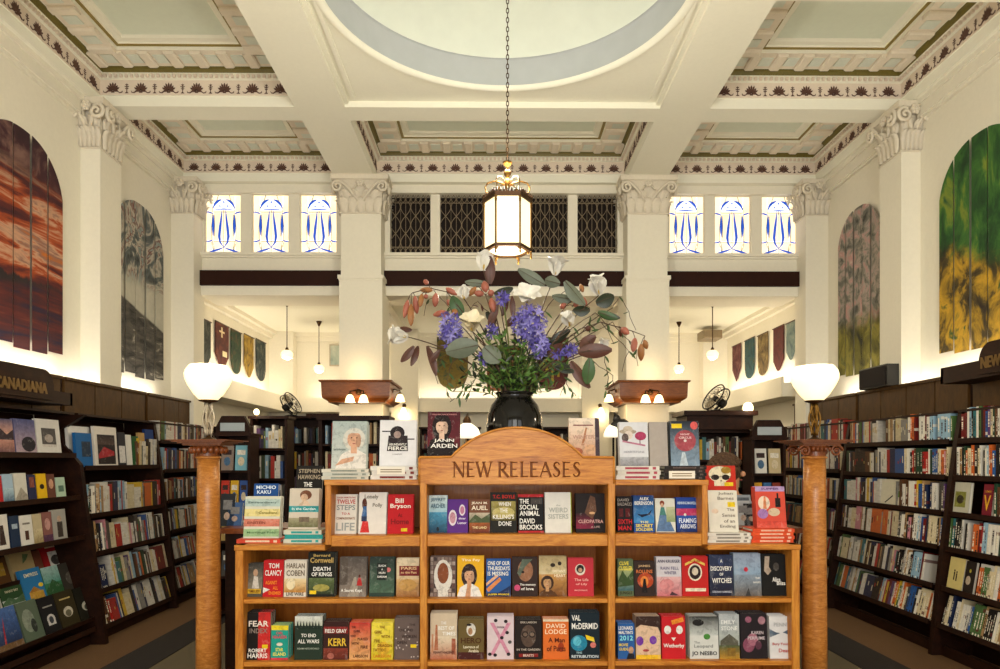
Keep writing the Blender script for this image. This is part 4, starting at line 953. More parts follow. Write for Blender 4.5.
disp(656, 499, 676, 533, '#e3e0d2', 'cream jacket book with a girl in a wide blue dress', art=[('e', .35, .86, .12, .08, '#8a3a1c'), ('e', .35, .8, .08, .06, '#dcb090'), ('p', [(.2, .5), (.55, .5), (.45, .74), (.28, .74)], '#4e8a80'), ('p', [(.02, .02), (.95, .02), (.6, .5), (.2, .5)], '#5f7fa8'), ('g', .55, .3, 1, .75, '#8ea070', '#c8c8a0')], **kw)
disp(677, 498, 699, 532.5, '#24479c', 'blue and pink jacket book with slanting white lettering', art=[('r', 0, .48, 1, .68, '#c83a6a'), ('g', 0, 0, 1, .48, '#16306e', '#2d58b0'), ('e', .4, .5, .06, .04, Wt)], texts=[('HENNING MANKELL', .06, .8, .94, .88, '#cfe0f0'), ('FLAMING', .1, .26, .9, .4, '#e0e8f4'), ('ARROWS', .14, .1, .86, .23, '#e0e8f4')], **kw)
# --- second shelf
kw = dict(zfoot=zs2, Y=FY + .07, tilt=6); D = disp
D(246, 564, 262, 598, '#5a5244', 'small grey novel with a period couple above a yellow plate', art=[('g', 0, .2, 1, 1, '#8c8472', '#3c3a34'), ('e', .55, .72, .15, .11, '#c09878'), ('p', [(.35, .25), (.8, .25), (.7, .6), (.45, .62)], '#d8d0c4'), ('r', .08, .1, .92, .24, '#e8b82c')], texts=[('TIMELESS', .14, .13, .86, .21, '#5a3010')], name='paperback_book', **kw)
D(262.5, 561, 283, 598, '#c81d22', 'bright red novel with white and orange capitals', art=[('p', [(0, .1), (.35, .2), (.0, .26)], Wt)], texts=[('TOM', .26, .78, .78, .92, Wt), ('CLANCY', .08, .58, .92, .73, Wt), ('AGAINST', .12, .34, .7, .44, '#f08a2a'), ('ALL', .5, .2, .75, .29, '#f08a2a'), ('ENEMIES', .3, .06, .9, .15, '#f08a2a')], name='paperback_book', **kw)
D(283.5, 561, 306, 599, '#e6dccb', 'cream novel with tall brown capitals over a golden glow', art=[('g', 0, .12, 1, .5, '#c88a34', '#ecd8a8'), ('e', .3, .35, .2, .16, '#f2e2b8')], texts=[('HARLAN', .1, .78, .92, .92, '#6a5a48'), ('COBEN', .1, .57, .92, .73, '#6a5a48'), ('LIVE WIRE', .12, .03, .9, .12, '#2c2418')], name='paperback_book', **kw)
D(307, 553, 335, 599, '#1b1d18', 'tall black jacket book with gold name over a green battle scene', art=[('g', .04, .06, .96, .42, '#2c3a22', '#5f7040'), ('e', .5, .2, .3, .08, '#a8a050'), ST(.2, .1)], texts=[('Bernard', .2, .9, .8, .96, '#c8a860'), ('Cornwell', .08, .76, .92, .88, '#c8a860'), ('DEATH', .2, .58, .82, .67, Wt), ('OF KINGS', .14, .46, .88, .55, Wt)], **kw)
D(339, 558, 366, 599, '#6d6259', 'misty street jacket book with a small red-coated figure', art=[('g', 0, 0, 1, 1, '#8a7c70', '#5a524c'), ('p', [(.3, 0), (.75, 0), (.62, .5), (.55, .5)], '#a89c8c'), ('r', 0, .3, .3, 1, '#5c5148'), ('p', [(.64, .28), (.86, .28), (.8, .48), (.7, .48)], '#b82a28'), ('e', .75, .52, .04, .04, '#5a2018')], texts=[('A Secret Kept', .06, .1, .86, .2, Wt)], **kw)
D(369, 558, 394, 599, '#2f4238', 'dark green jacket book with small white title words and a pink seal', art=[('g', 0, .1, 1, 1, '#4d6a54', '#22322c'), ('e', .76, .68, .1, .06, '#e07a78'), ('r', .3, .42, .72, .86, '#1c2620')], texts=[('SUCH', .36, .76, .66, .81, Wt), ('A', .48, .67, .54, .72, Wt), ('HUN', .38, .58, .64, .63, Wt), ('DREAM', .33, .48, .7, .53, Wt)], **kw)
D(396, 559, 419, 598, '#b98a58', 'tan Paris street jacket book with a red title panel', art=[('g', 0, 0, 1, .45, '#a06a34', '#d8b078'), ('g', 0, .45, 1, 1, '#d6bc92', '#e8d6b4'), ('r', .12, .54, 1, .8, '#7c1f20'), ('e', .5, .3, .4, .16, '#c89a54')], texts=[('PARIS', .2, .7, .9, .78, '#e0b888'), ('to the Past', .2, .6, .9, .66, '#e0b888')], **kw)
D(430, 557, 456, 599, '#6a564e', 'mosaic jacket book with an ornate white frame round a brown oval', art=[('r', x_ / 7, y_ / 9, x_ / 7 + .11, y_ / 9 + .09, rnd.choice(['#8a746a', '#4a3a36', '#a08c80', '#6d4c44', '#b8a498'])) for x_ in range(7) for y_ in range(9)] + [('e', .5, .5, .36, .42, '#e4ddd2'), ('e', .5, .58, .22, .26, '#8a4b28'), ('r', .3, .0, .7, .14, '#e4ddd2')], texts=[('HISTORY', .36, .62, .64, .66, '#e0c8a8'), ('OF THE', .4, .55, .6, .58, '#e0c8a8'), ('WORLD', .38, .47, .62, .51, '#e0c8a8')], **kw)
D(457, 557, 484, 599, '#f0b51e', 'golden yellow jacket book with a woman in a white shirt', art=portrait(.45, .52, 1.15, '#2c1610', '#dca884', '#f0ece6', 1.3) + [('p', [(.3, .0), (.5, .0), (.52, .42), (.42, .42)], '#d8a078')], texts=[('Tina Fey', .16, .86, .86, .94, '#f6eec8')], **kw)
D(486, 560, 511, 599, '#2c5c9e', 'blue jacket book with slanting orange bars', art=[('p', [(0, .2), (.55, .52), (.62, .44), (.1, .12)], '#e08a4a'), ('p', [(0, .36), (.4, .58), (.5, .54), (0, .28)], '#f0b890'), ('r', 0, 0, 1, .1, '#1c2c50'), ('p', [(.5, .1), (1, .3), (1, .1)], '#16305e')], texts=[('ONE OF OUR', .06, .84, .96, .95, Wt), ('THURSDAYS', .06, .7, .96, .81, Wt), ('IS MISSING', .06, .56, .9, .67, Wt), ('JASPER FFORDE', .06, .02, .94, .08, Yl)], **kw)
D(512, 558, 538, 598, '#33211c', 'dark jacket book with a large shadowed face and scarf', art=[('e', .52, .66, .3, .28, '#9a6a4c'), ('p', [(.2, .6), (.4, .95), (.8, .95), (.5, .75), (.3, .5)], '#5d6a5a'), ('e', .42, .62, .06, .03, '#1c100c'), ('e', .2, .22, .12, .08, '#d04a78')], texts=[('The memory', .3, .26, .92, .33, Wt), ('of love', .34, .16, .84, .23, Wt)], **kw)
D(539, 557, 567, 599, '#8a6a44', 'sepia jacket book with trees above a woman’s face', art=[('g', 0, .55, 1, 1, '#d8c498', '#b09a6c'), ('g', 0, 0, 1, .55, '#7c4a1c', '#c89250')] + portrait(.3, .34, .9, '#3a2212', '#c89868', '#5c3816') + [('e', .5, .78, .09, .05, '#2c2014'), ('e', .75, .82, .07, .05, '#2c2014')], texts=[('DISTANT', .5, .6, .95, .66, '#f0e2c4'), ('HEART', .55, .48, .95, .55, '#f0e2c4')], **kw)
D(568, 559, 594, 598, '#c4303c', 'crimson jacket book with a small round portrait', art=[('e', .48, .7, .2, .15, '#e8dccc'), ('e', .48, .72, .15, .11, '#1a1210'), ('e', .48, .69, .08, .06, '#c89878')], texts=[('The Life', .25, .4, .8, .47, '#f0b0a8'), ('of Lily', .3, .28, .75, .35, '#f0b0a8'), ('MACDONALD', .25, .14, .75, .18, '#f0b0a8')], **kw)
D(618, 560, 634, 598, '#5c6a48', 'green jungle-scene novel with gold capitals', art=[('g', 0, .15, 1, .75, '#3c6a72', '#a8b070'), ('p', [(0, .4), (.3, .7), (.6, .5), (1, .72), (1, .3), (0, .25)], '#3a5228')], texts=[('CLIVE', .1, .84, .7, .94, '#f0d84a'), ('CUSSLER', .06, .7, .94, .81, '#f0d84a'), ('JUNGLE', .1, .03, .9, .13, '#2c2410')], name='paperback_book', **kw)
D(634.5, 562, 655, 597, '#33231e', 'dark fiery novel with a black silhouette before flames', art=[('e', .55, .45, .4, .22, '#b8441c'), ('e', .5, .42, .2, .16, '#e8883a'), ('p', [(.35, .1), (.65, .1), (.56, .5), (.46, .5)], '#100806')], texts=[('JAMES', .2, .82, .8, .9, '#c8a478'), ('ROLLINS', .1, .66, .9, .76, '#d8743a')], name='paperback_book', **kw)
D(657, 558, 682, 597, '#d6cfd4', 'pale jacket book with pink blossom along the foot', art=[('g', 0, 0, 1, .5, '#c87078', '#e0b0b0'), ('e', .4, .3, .3, .14, '#d88a8c'), ('p', [(.5, .02), (.9, .02), (.6, .12)], '#4a3038')], texts=[('ANN KRUEGER', .04, .86, .96, .94, '#2c2c48'), ('RAIN FELL', .16, .68, .9, .76, '#6a6480'), ('WINTER', .3, .56, .8, .64, '#6a6480')], **kw)
D(682.5, 557, 709, 597, '#c32220', 'scarlet jacket book with a circular badge and curved banners', art=[('e', .5, .6, .27, .22, '#f0e2c8'), ('e', .5, .6, .22, .18, '#2a1a18'), ('e', .5, .62, .12, .1, '#d8c8b0'), ('p', [(.12, .76), (.5, .88), (.88, .76), (.88, .82), (.5, .95), (.12, .82)], '#f0c85a'), ('r', .12, .12, .9, .2, '#f0e2c8')], texts=[('RULES', .3, .86, .7, .9, '#a01818')], **kw)
D(710, 556, 734, 595, '#1a2038', 'navy jacket book with white blackletter-style title in four lines', art=[('g', 0, 0, 1, 1, '#1a1c30', '#2c3858'), ('e', .5, .84, .12, .1, '#3c4a70')], texts=[('A', .46, .82, .56, .9, Wt), ('DISCOVERY', .05, .62, .95, .73, Wt), ('OF', .42, .5, .58, .57, Wt), ('WITCHES', .1, .32, .92, .44, Wt), ('DEBORAH HARKNESS', .1, .08, .9, .13, '#b8bccc')], **kw)
D(734.5, 554, 762, 594, '#8fa8bc', 'misty blue jacket book with one small red sun', art=[('g', 0, 0, 1, .5, '#6a625c', '#8898a8'), ('g', 0, .5, 1, 1, '#8fa8c0', '#a0acc0'), ('e', .45, .62, .08, .055, '#c8283c'), ('p', [(.4, 0), (.6, 0), (.52, .2)], '#3c3c3c')], texts=[('THE', .78, .4, .94, .44, Wt), ('SANDCASTLE', .7, .3, .97, .34, Wt)], **kw)
D(762.5, 555, 787, 593, '#141414', 'black jacket book with a pale half-lit face and slanting script', art=[('p', [(.15, .95), (.35, .95), (.3, .7), (.4, .6), (.25, .5), (.1, .6)], '#b8a490'), ('e', .6, .7, .12, .1, '#4a443e')], texts=[('Alice', .42, .34, .75, .45, Wt), ('Bliss', .6, .26, .95, .36, Wt)], **kw)
# --- third shelf
kw = dict(zfoot=zs3, Y=FY + .05, tilt=4, copies=2)
D(246, 613, 270, 660, '#1a1614', 'tall jacket book split half black and half red', art=[('r', .48, 0, 1, 1, '#cf2a26'), ST(.78, .28)], texts=[('FEAR', .08, .7, .92, .82, '#e8dcd0'), ('INDEX', .12, .56, .88, .66, '#8a7a70'), ('ROBERT', .1, .16, .86, .24, Wt), ('HARRIS', .06, .04, .9, .14, Wt)], **kw)
D(270.5, 626, 288, 660, '#1f9c8c', 'small turquoise novel with a yellow top strip', art=[('r', 0, .86, 1, 1, '#f0d82c'), ('r', 0, 0, 1, .06, '#d83a4a'), ('e', .5, .45, .18, .05, '#e8e0c8')], texts=[('CARL', .3, .74, .7, .82, '#d83a5a'), ('HIAASEN', .1, .62, .9, .71, '#d83a5a'), ('STAR', .28, .25, .72, .35, '#f0e860'), ('ISLAND', .14, .12, .88, .22, '#f0e860')], name='paperback_book', **kw)
D(294, 617, 322, 660, '#26362a', 'dark green jacket book with a row of firs under white sky', art=[('g', 0, .78, 1, 1, '#b8bca8', '#e8e8e0')] + [('p', [(.05 + .11 * k, .7), (.16 + .11 * k, .7), (.1 + .11 * k, .9)], '#1c2c22') for k in range(8)], texts=[('TO END', .24, .52, .78, .6, Wt), ('ALL WARS', .12, .38, .9, .47, Wt), ('ADAM HOCHSCHILD', .1, .24, .9, .28, '#a8b0a0')], **kw)
D(323, 622, 348, 661, '#3a1c18', 'dark red novel with a big gold surname', art=[('r', 0, .68, 1, .86, '#8a2420'), ('g', 0, 0, 1, .3, '#5a2418', '#8c3a28'), ('e', .3, .1, .14, .08, '#b86a5a')], texts=[('FIELD GRAY', .06, .7, .94, .8, Wt), ('KERR', .2, .36, .94, .56, '#e0b83a')], **kw)
D(349, 623, 370, 661, '#d86a3c', 'orange novel with brown words in scattered lines', art=[('g', 0, 0, 1, 1, '#e8b070', '#cf3a30'), ('e', .4, .4, .3, .2, '#d8925a')], texts=[('THE', .1, .84, .3, .9, '#3c1810'), ('GIRL', .2, .73, .55, .8, '#3c1810'), ('WHO', .05, .6, .3, .67, '#3c1810'), ('PLAYED', .4, .52, .9, .59, '#3c1810'), ('WITH', .1, .4, .45, .47, '#3c1810'), ('FIRE', .55, .3, .9, .38, '#3c1810'), ('LARSSON', .2, .06, .9, .14, '#3c1810')], name='paperback_book', **kw)
D(371, 623, 393, 661, '#f0d41e', 'yellow novel with brown words in scattered lines', art=[('g', 0, 0, 1, 1, '#d8c020', '#f6e04a'), ('e', .55, .3, .3, .18, '#e8b830')], texts=[('THE', .38, .84, .62, .91, '#7a4a10'), ('GIRL', .14, .7, .5, .78, '#7a4a10'), ('WITH', .45, .58, .85, .66, '#7a4a10'), ('THE', .12, .46, .4, .54, '#7a4a10'), ('DRAGON', .3, .34, .95, .42, '#7a4a10'), ('TATTOO', .08, .22, .7, .3, '#7a4a10'), ('LARSSON', .1, .06, .9, .14, '#c86a20')], name='paperback_book', **kw)
D(394, 619, 419, 661, '#6d5c56', 'grey-brown jacket book sprinkled with pale dots and dim words', art=[('e', rnd.random(), rnd.random(), .03, .018, '#c8b8b0') for k in range(22)] + [ST(.78, .33)], texts=[('THE', .6, .82, .85, .87, '#3a2c28'), ('ONE WHO', .2, .68, .75, .75, '#3a2c28'), ('WOKEN', .3, .52, .9, .6, '#3a2c28'), ('OPEN', .1, .38, .5, .45, '#3a2c28')], **kw)
D(430, 614, 457, 661, '#d8c4a8', 'cream jacket book with an orange city skyline of towers', art=[('g', 0, 0, 1, .5, '#b86a48', '#e8d8bc'), ('p', [(.15, .2), (.3, .2), (.26, .75), (.2, .75)], '#b8704c'), ('r', .05, .15, .12, .55, '#c88a64'), ('r', .8, .1, .95, .45, '#a85c40')], texts=[('THE', .4, .76, .6, .82, Wt), ('BEST OF', .3, .64, .9, .72, Wt), ('TIMES', .45, .52, .95, .6, Wt), ('PENNY VINCENZI', .12, .13, .9, .18, '#4a2820')], **kw)
D(458, 620, 484, 661, '#6d5a30', 'olive brown jacket book with a white veiled head', art=[('e', .5, .74, .18, .16, '#e8e2d6'), ('e', .47, .7, .09, .09, '#b0825c'), ('e', .42, .86, .1, .03, '#1c1410'), ('r', 0, 0, 1, .18, '#4a1c18')], texts=[('HERO', .1, .4, .9, .54, '#4a2a14'), ('Lawrence of', .2, .28, .8, .35, '#e8dcc0'), ('Arabia', .4, .18, .8, .25, '#e8dcc0')], **kw)
D(487, 617, 514, 661, '#e0ccd0', 'pale pink jacket book with crossed pink ribbons and dark bees', art=[('p', [(.1, .1), (.25, .1), (.9, .85), (.75, .85)], '#d890a8'), ('p', [(.75, .1), (.9, .1), (.25, .85), (.1, .85)], '#d890a8')] + [('e', u, v, .07, .04, '#241c20') for u, v in ((.7, .88), (.32, .9), (.75, .62), (.55, .5), (.85, .4), (.1, .12), (.3, .1), (.8, .12))], texts=[('SWARM', .36, .72, .64, .77, '#6a5058')], **kw)
D(515, 620, 542, 661, '#241a17', 'black jacket book with a bespectacled face in shadow', art=[('e', .5, .58, .28, .28, '#5a463a'), ('e', .38, .62, .12, .08, '#241a14'), ('e', .64, .62, .12, .08, '#241a14'), ('e', .38, .62, .08, .05, '#7a6454'), ('e', .64, .62, .08, .05, '#7a6454'), ('r', .14, .06, .86, .14, '#8c1c1a')], texts=[('ERIK LARSON', .2, .9, .8, .95, '#c8b8a8'), ('IN THE GARDEN', .06, .22, .94, .27, '#c8b8a8'), ('BEASTS', .3, .07, .7, .13, '#e0c8b8')], **kw)
D(543, 620, 569, 660, '#e2702c', 'orange jacket book with cream capitals and brown title', art=[('e', .7, .3, .12, .12, '#a83c14'), ('r', 0, .94, 1, 1, '#f0d8b8')], texts=[('DAVID', .12, .78, .88, .89, '#f4d8b4'), ('LODGE', .08, .63, .92, .75, '#f4d8b4'), ('A Man', .2, .42, .85, .54, '#5c2410'), ('of Parts', .14, .2, .88, .34, '#5c2410')], **kw)
D(570, 613, 600, 660, '#13242e', 'dark teal jacket book with a glowing blue orb', art=[('e', .3, .34, .28, .17, '#1f86a8'), ('e', .24, .38, .14, .1, '#5cc0d8'), ('e', .78, .3, .1, .06, '#d87a70'), ('p', [(.52, .52), (.8, .46), (.84, .36), (.56, .42)], Yl)], texts=[('VAL', .06, .82, .36, .94, Wt), ('McDERMID', .06, .64, .94, .77, Wt), ('THE', .2, .12, .4, .16, '#a8c8d0'), ('RETRIBUTION', .05, .03, .95, .09, '#d0dce0')], **kw)
D(618, 624, 635, 660, '#2a5fa4', 'blue film guide with 2012 in pale turquoise figures', art=[('e', .78, .25, .16, .1, '#c89a78'), ('p', [(.5, 0), (1, 0), (.95, .16), (.62, .16)], '#1c1c24')], texts=[('LEONARD', .04, .82, .9, .92, Wt), ('MALTIN’S', .04, .7, .9, .79, Wt), ('2012', .1, .52, .9, .66, '#8ce0e8'), ('MOVIE', .05, .36, .6, .44, '#f0d040'), ('GUIDE', .05, .24, .6, .32, '#f0d040')], name='paperback_book', **kw)
D(636, 617, 661, 660, '#d8b89c', 'close-up face jacket book with two violet discs over the eyes', art=[('e', .5, .45, .5, .44, '#e4c0a0'), ('p', [(0, .72), (.2, .8), (.9, .74), (1, .6), (1, 1), (0, 1)], '#3a241c'), ('e', .16, .42, .15, .11, '#7a3aa8'), ('e', .7, .44, .15, .1, '#7a3aa8'), ('e', .4, .2, .13, .03, '#b84848'), ('r', 0, 0, 1, .1, '#f0c02c')], **kw)
D(662, 617, 686, 658, '#cc1f28', 'red jacket book with white mask shapes', art=[('e', .25, .68, .15, .1, Wt), ('e', .75, .68, .14, .1, Wt), ('p', [(.4, .5), (.6, .5), (.5, .42)], Wt), ('p', [(.45, .8), (.95, .88), (.9, .98), (.4, .9)], '#f0902a')], texts=[('Wetherby', .06, .24, .94, .36, Wt)], **kw)
D(690, 617, 719, 658, '#d8d8d2', 'black and white jacket book with a small green roundel', art=[('g', 0, .55, 1, 1, '#c8ccc8', '#2c2e2c'), ('e', .6, .52, .12, .07, '#4a8a3a'), ('e', .3, .85, .2, .08, '#1c1c1c')], texts=[('The', .14, .36, .34, .42, '#8a8c88'), ('Leopard', .14, .24, .8, .34, '#8a8c88'), ('JO NESBO', .06, .06, .94, .18, '#1a1a1a')], **kw)
D(719.5, 615, 740, 655, '#9aa0a0', 'misty grey jacket book with a long pitched roof', art=[('g', 0, 0, 1, .3, '#b88a2c', '#4a5a3a'), ('g', 0, .3, 1, 1, '#a8b0a8', '#b8bcc0'), ('p', [(.05, .4), (.5, .56), (.95, .4), (.95, .3), (.05, .3)], '#5c5a4c'), ('r', .4, .06, .8, .24, '#8a6a28')], texts=[('EMILY', .1, .78, .8, .87, '#e0e0dc'), ('STONE', .1, .64, .9, .73, '#e0e0dc')], **kw)
D(741, 614, 768, 655, '#241d22', 'near-black jacket book with dusky pink roses', art=[('e', .3, .3, .22, .16, '#8a4a60'), ('e', .45, .42, .2, .14, '#a86a7c'), ('e', .3, .86, .12, .07, '#9a5a70'), ('e', .8, .84, .14, .09, '#a87884'), ('e', .66, .3, .12, .1, '#5c3444')], texts=[('KAREN', .4, .54, .85, .61, '#c8b8bc'), ('PERFUME', .26, .42, .9, .49, '#c8b8bc')], **kw)
D(770, 617, 792, 655, '#e0dede', 'white jacket book with two grey wings and red script', art=[('p', [(0, .7), (.3, .62), (.5, .6), (0, .5)], '#5a6a7c'), ('p', [(1, .72), (.7, .64), (.6, .62), (1, .54)], '#5a6a7c')], texts=[('PENNY', .2, .76, .95, .85, '#a8a8a8'), ('Bury Your', .12, .3, .85, .38, '#b84a48'), ('Dead', .4, .15, .9, .24, '#b84a48')], **kw)

# --- lying stacks and standing books on the tops
def lying(x, y, z, w, d, t_, color, label, group, spine=('TITLE', None), rz=0):
    m = MB(); b = .003; m.box(-w / 2, w / 2, 0, d, 0, b); m.box(-w / 2, w / 2, 0, d, t_ - b, t_); m.box(-w / 2, w / 2, 0, b, b, t_ - b)
    o = m.build('hardback_book', 'cover'); o.color = lin(color); o.location = (x, y, z); o.rotation_euler = (0, 0, rz); tag(o, label, 'book', group)
    m = MB(); m.box(-w / 2 + .004, w / 2 - .004, b, d - .004, b, t_ - b); m.build('page_block', 'pages', o, local=True)
    if spine[1]:
        m = MB(); m.col = lin(spine[1]); m.add([(-w * .3, -.0006, t_ * .25), (w * .25, -.0006, t_ * .25), (w * .25, -.0006, t_ * .75), (-w * .3, -.0006, t_ * .75)], [(0, 1, 2, 3)]); m.add([(w * .34, -.0006, t_ * .2), (w * .42, -.0006, t_ * .2), (w * .42, -.0006, t_ * .8), (w * .34, -.0006, t_ * .8)], [(0, 1, 2, 3)]); m.build('spine_print', 'print', o, local=True, colattr=True)
    return o
def stack(x0, x1, ztop_px, zfoot, Y, n, cols, what, band):
    a, b = P(x0, 500, Y), P(x1, 500, Y); zt = P(500, ztop_px, Y).z; t_ = (zt - zfoot) / n
    for k in range(n): lying((a.x + b.x) / 2 + (.004 if k % 2 else -.003), Y, zfoot + k * t_ + .0004, b.x - a.x, .17, t_ - .001, cols[k % len(cols)], f'{what}, {nth(k + 1)} from the bottom of its stack', 'stacked books lying on the display bookcase', ('', band))
    return zt
Yt = FY + .09
z1_ = stack(322, 369, 469, Zu, Yt, 3, ['#d8d2c0', '#cfd0c4', '#ded8c8'], 'pale lying book under the white-haired portrait', '#8c9488')
z2_ = stack(371, 417, 466, Zu, Yt, 3, ['#e6e2da', '#dcd8d0', '#e8e4dc'], 'white lying book under the dark block figure cover', '#7a2c28')
z3_ = stack(617, 660, 466, Zu, Yt, 3, ['#e4e0d6', '#dcd8cc', '#e6e2d8'], 'white lying book under the straw-hat cover', '#b04a5a')
z4_ = stack(664, 706, 466, Zu, Yt, 4, ['#2a2422', '#1f1b1a', '#332a26'], 'black lying book under the red-disc cover', '#5a4a44')
z5_ = stack(237, 281, 539, Zl, Yt, 1, ['#d84a34'], 'red-orange lying book under the four-banded cover', '#f0d0b0')
z6_ = stack(284, 322, 530, Zl, Yt, 3, ['#d8d8c4', '#2fa09c', '#d8d8c4'], 'cream and teal lying book under the bobbed-hair cover', '#2fa09c')
z7_ = stack(708, 751, 533, Zl, Yt, 3, ['#e8e4d8', '#e2ded2', '#e8e4d8'], 'white lying book beside the orange stack', '#8a8478')
z8_ = stack(752, 794, 529, Zl, Yt, 4, ['#e2502c', '#d84a28', '#e8582e'], 'orange lying book under the coral onion cover', '#f0b89c')
G2 = 'books standing on top of the display bookcase'; kt = dict(group=G2, copies=1, Y=Yt + .05, tilt=8)
D(331, 421, 366, 469, '#b9c3bd', 'pale jacket book with a white-haired woman smiling in a white top', zfoot=z1_, art=[('g', 0, 0, 1, 1, '#c8ccc4', '#aebab6')] + portrait(.64, .62, 1.25, '#d8d4c8', '#dca888', '#e8e0d6', .95) + [('p', [(.1, .06), (.62, .16), (.66, .26), (.3, .2)], '#d8a484')], texts=[('and furthermore', .06, .38, .4, .43, '#5c6a66')], **kt)
D(379, 420, 416, 466, '#e6e4e6', 'white jacket book with a dark block figure crossed by two bars', zfoot=z2_, art=[('e', .48, .72, .2, .15, '#241c20'), ('p', [(.2, .32), (.78, .32), (.76, .66), (.24, .66)], '#2c2226'), ('e', .48, .68, .1, .08, '#a89088'), ('r', .06, .74, .3, .765, '#1c1618'), ('r', .7, .57, .95, .595, '#1c1618')], texts=[('ABUNDANTLY', .26, .44, .74, .49, Wt), ('FIERCE', .24, .34, .76, .42, Wt), ('a memoir', .36, .24, .62, .27, '#7a7478')], **kt)
z9_ = stack(428, 459, 456.5, Zu, Yt + .06, 4, ['#6a2a30', '#5c2028'], 'maroon lying book hidden behind the carved header', '#c88a88'); zA_ = stack(570, 599, 457, Zu, Yt + .06, 4, ['#c8a488', '#b89478'], 'peach lying book hidden behind the carved header', '#7a5c54')
D(427, 411.5, 460, 456, '#5a1a24', 'maroon jacket book with a dark-haired woman portrait', zfoot=z9_, art=[('g', 0, .2, 1, 1, '#6a1f28', '#4c141e')] + portrait(.44, .66, 1.15, '#1c100e', '#e6c2a8', '#18100f', 1.35) + [('r', 0, 0, 1, .22, '#18100f')], texts=[('JANN', .2, .3, .82, .39, Wt), ('ARDEN', .1, .19, .92, .28, Wt), ('FALLING BACKWARDS', .15, .92, .9, .95, '#c88a88')], **dict(kt, copies=0))
D(569, 418, 600, 457, '#e2c8ae', 'peach jacket book with painted branches and a purple edge', zfoot=zA_, art=[('g', 0, 0, 1, 1, '#d8a07a', '#f0e0cc'), ('r', .15, .8, .8, .83, '#7a2c34'), ('p', [(.4, .3), (.5, .3), (.6, .75), (.55, .75)], '#b87a54'), ('e', .25, .14, .2, .1, '#c07050'), ('e', .7, .2, .2, .12, '#e0b088'), ('r', .86, .0, 1, 1, '#4a3c44')], texts=[('WINTER', .12, .46, .84, .56, '#b89080'), ('PALACE', .14, .32, .84, .42, '#c8a890')], **dict(kt, copies=0))
D(620, 422, 649, 466, '#dcdce0', 'pale grey jacket book with a straw-hatted woman and a pink tree', zfoot=z3_, art=[('e', .3, .78, .3, .06, '#b8a894'), ('e', .3, .84, .17, .07, '#c8b8a4'), ('e', .32, .7, .15, .1, '#e0d0c4'), ('e', .2, .64, .12, .1, '#5a4a48'), ('e', .74, .68, .2, .1, '#b03a62'), ('r', .7, .5, .73, .6, '#5a2a3a'), ('p', [(.1, .54), (.9, .44), (.9, .48), (.1, .58)], '#c07a94'), ('g', 0, 0, 1, .2, '#8c8a90', '#b8b8bc')], texts=[('HEARTSTONE', .14, .29, .86, .34, '#9a98a4')], **kt)
D(650, 422, 668.5, 466, '#b0a59c', 'plain silver-grey book standing beside the straw-hat cover', zfoot=z3_, **dict(kt, copies=0, Y=Yt + .06))
D(671, 421, 700, 466, '#26303c', 'dark jacket book with a big dusty red disc and yellow sticker', zfoot=z4_, art=[('g', 0, 0, 1, 1, '#8aa0b4', '#1c2430'), ('e', .52, .56, .38, .24, '#a84a54'), ('e', .52, .56, .05, .03, '#e8dcd8'), ('r', .06, .84, .42, .94, Yl), ('e', .85, .9, .13, .09, '#e0605c'), ('p', [(.3, .0), (.6, .0), (.5, .3), (.4, .3)], '#c8d4dc')], texts=[('NIGHT', .36, .68, .68, .72, '#e8c8c8'), ('CIRCUS', .3, .6, .74, .65, '#e8c8c8')], **kt)
kt = dict(group='books standing on the lower top of the display bookcase', copies=1, Y=Yt + .045, tilt=9)
D(243, 497, 279, 540, '#d9d6c2', 'jacket book with four pastel bands of blue, yellow, red and green', zfoot=z5_, art=[('r', 0, .76, 1, .94, '#b8ccc4'), ('r', 0, .52, 1, .7, '#e8d890'), ('r', 0, .28, 1, .46, '#d8826c'), ('r', 0, .04, 1, .22, '#9cc08c')], texts=[('Extraordinary', .1, .82, .9, .88, '#5a706c'), ('Canadians', .4, .58, .92, .64, '#8a7a30'), ('EINSTEIN', .1, .34, .6, .4, '#7a3a2c'), ('Mornings Fold', .1, .1, .9, .16, '#4c7048')], **kt)
D(288, 489, 318, 530, '#d6cab8', 'cream jacket book with a bobbed-hair profile above a teal band', zfoot=z6_, art=[('e', .55, .84, .2, .12, '#7a4a30'), ('e', .5, .78, .12, .09, '#dcb898'), ('p', [(.3, .58), (.75, .58), (.6, .7), (.45, .7)], '#e0c4a8'), ('r', 0, .42, 1, .57, '#2a9ca0'), ('g', 0, .05, 1, .28, '#6a6a44', '#a8a080'), ('r', .35, .18, .7, .3, '#7a6a58')], texts=[('In the Garden', .1, .47, .9, .53, '#e0f0ee')], **kt)
D(252, 484, 277, 500, '#1d4c8c', 'blue book propped behind the four-banded cover', Y=Yt + .17, zfoot=fz(545) + .10, texts=[('MICHIO', .1, .86, .9, .95, '#dce8f4'), ('KAKU', .14, .74, .7, .83, '#dce8f4')], **{k: v for k, v in dict(kt, copies=0).items() if k != 'Y'})
D(294, 466, 321, 500, '#1a1612', 'black book propped behind the bobbed-hair cover', Y=Yt + .17, zfoot=fz(545) + .10, texts=[('STEPHEN', .1, .87, .9, .94, '#a89880'), ('HAWKING', .08, .76, .92, .84, '#a89880'), ('THE', .3, .63, .62, .71, Wt)], **{k: v for k, v in dict(kt, copies=0).items() if k != 'Y'})
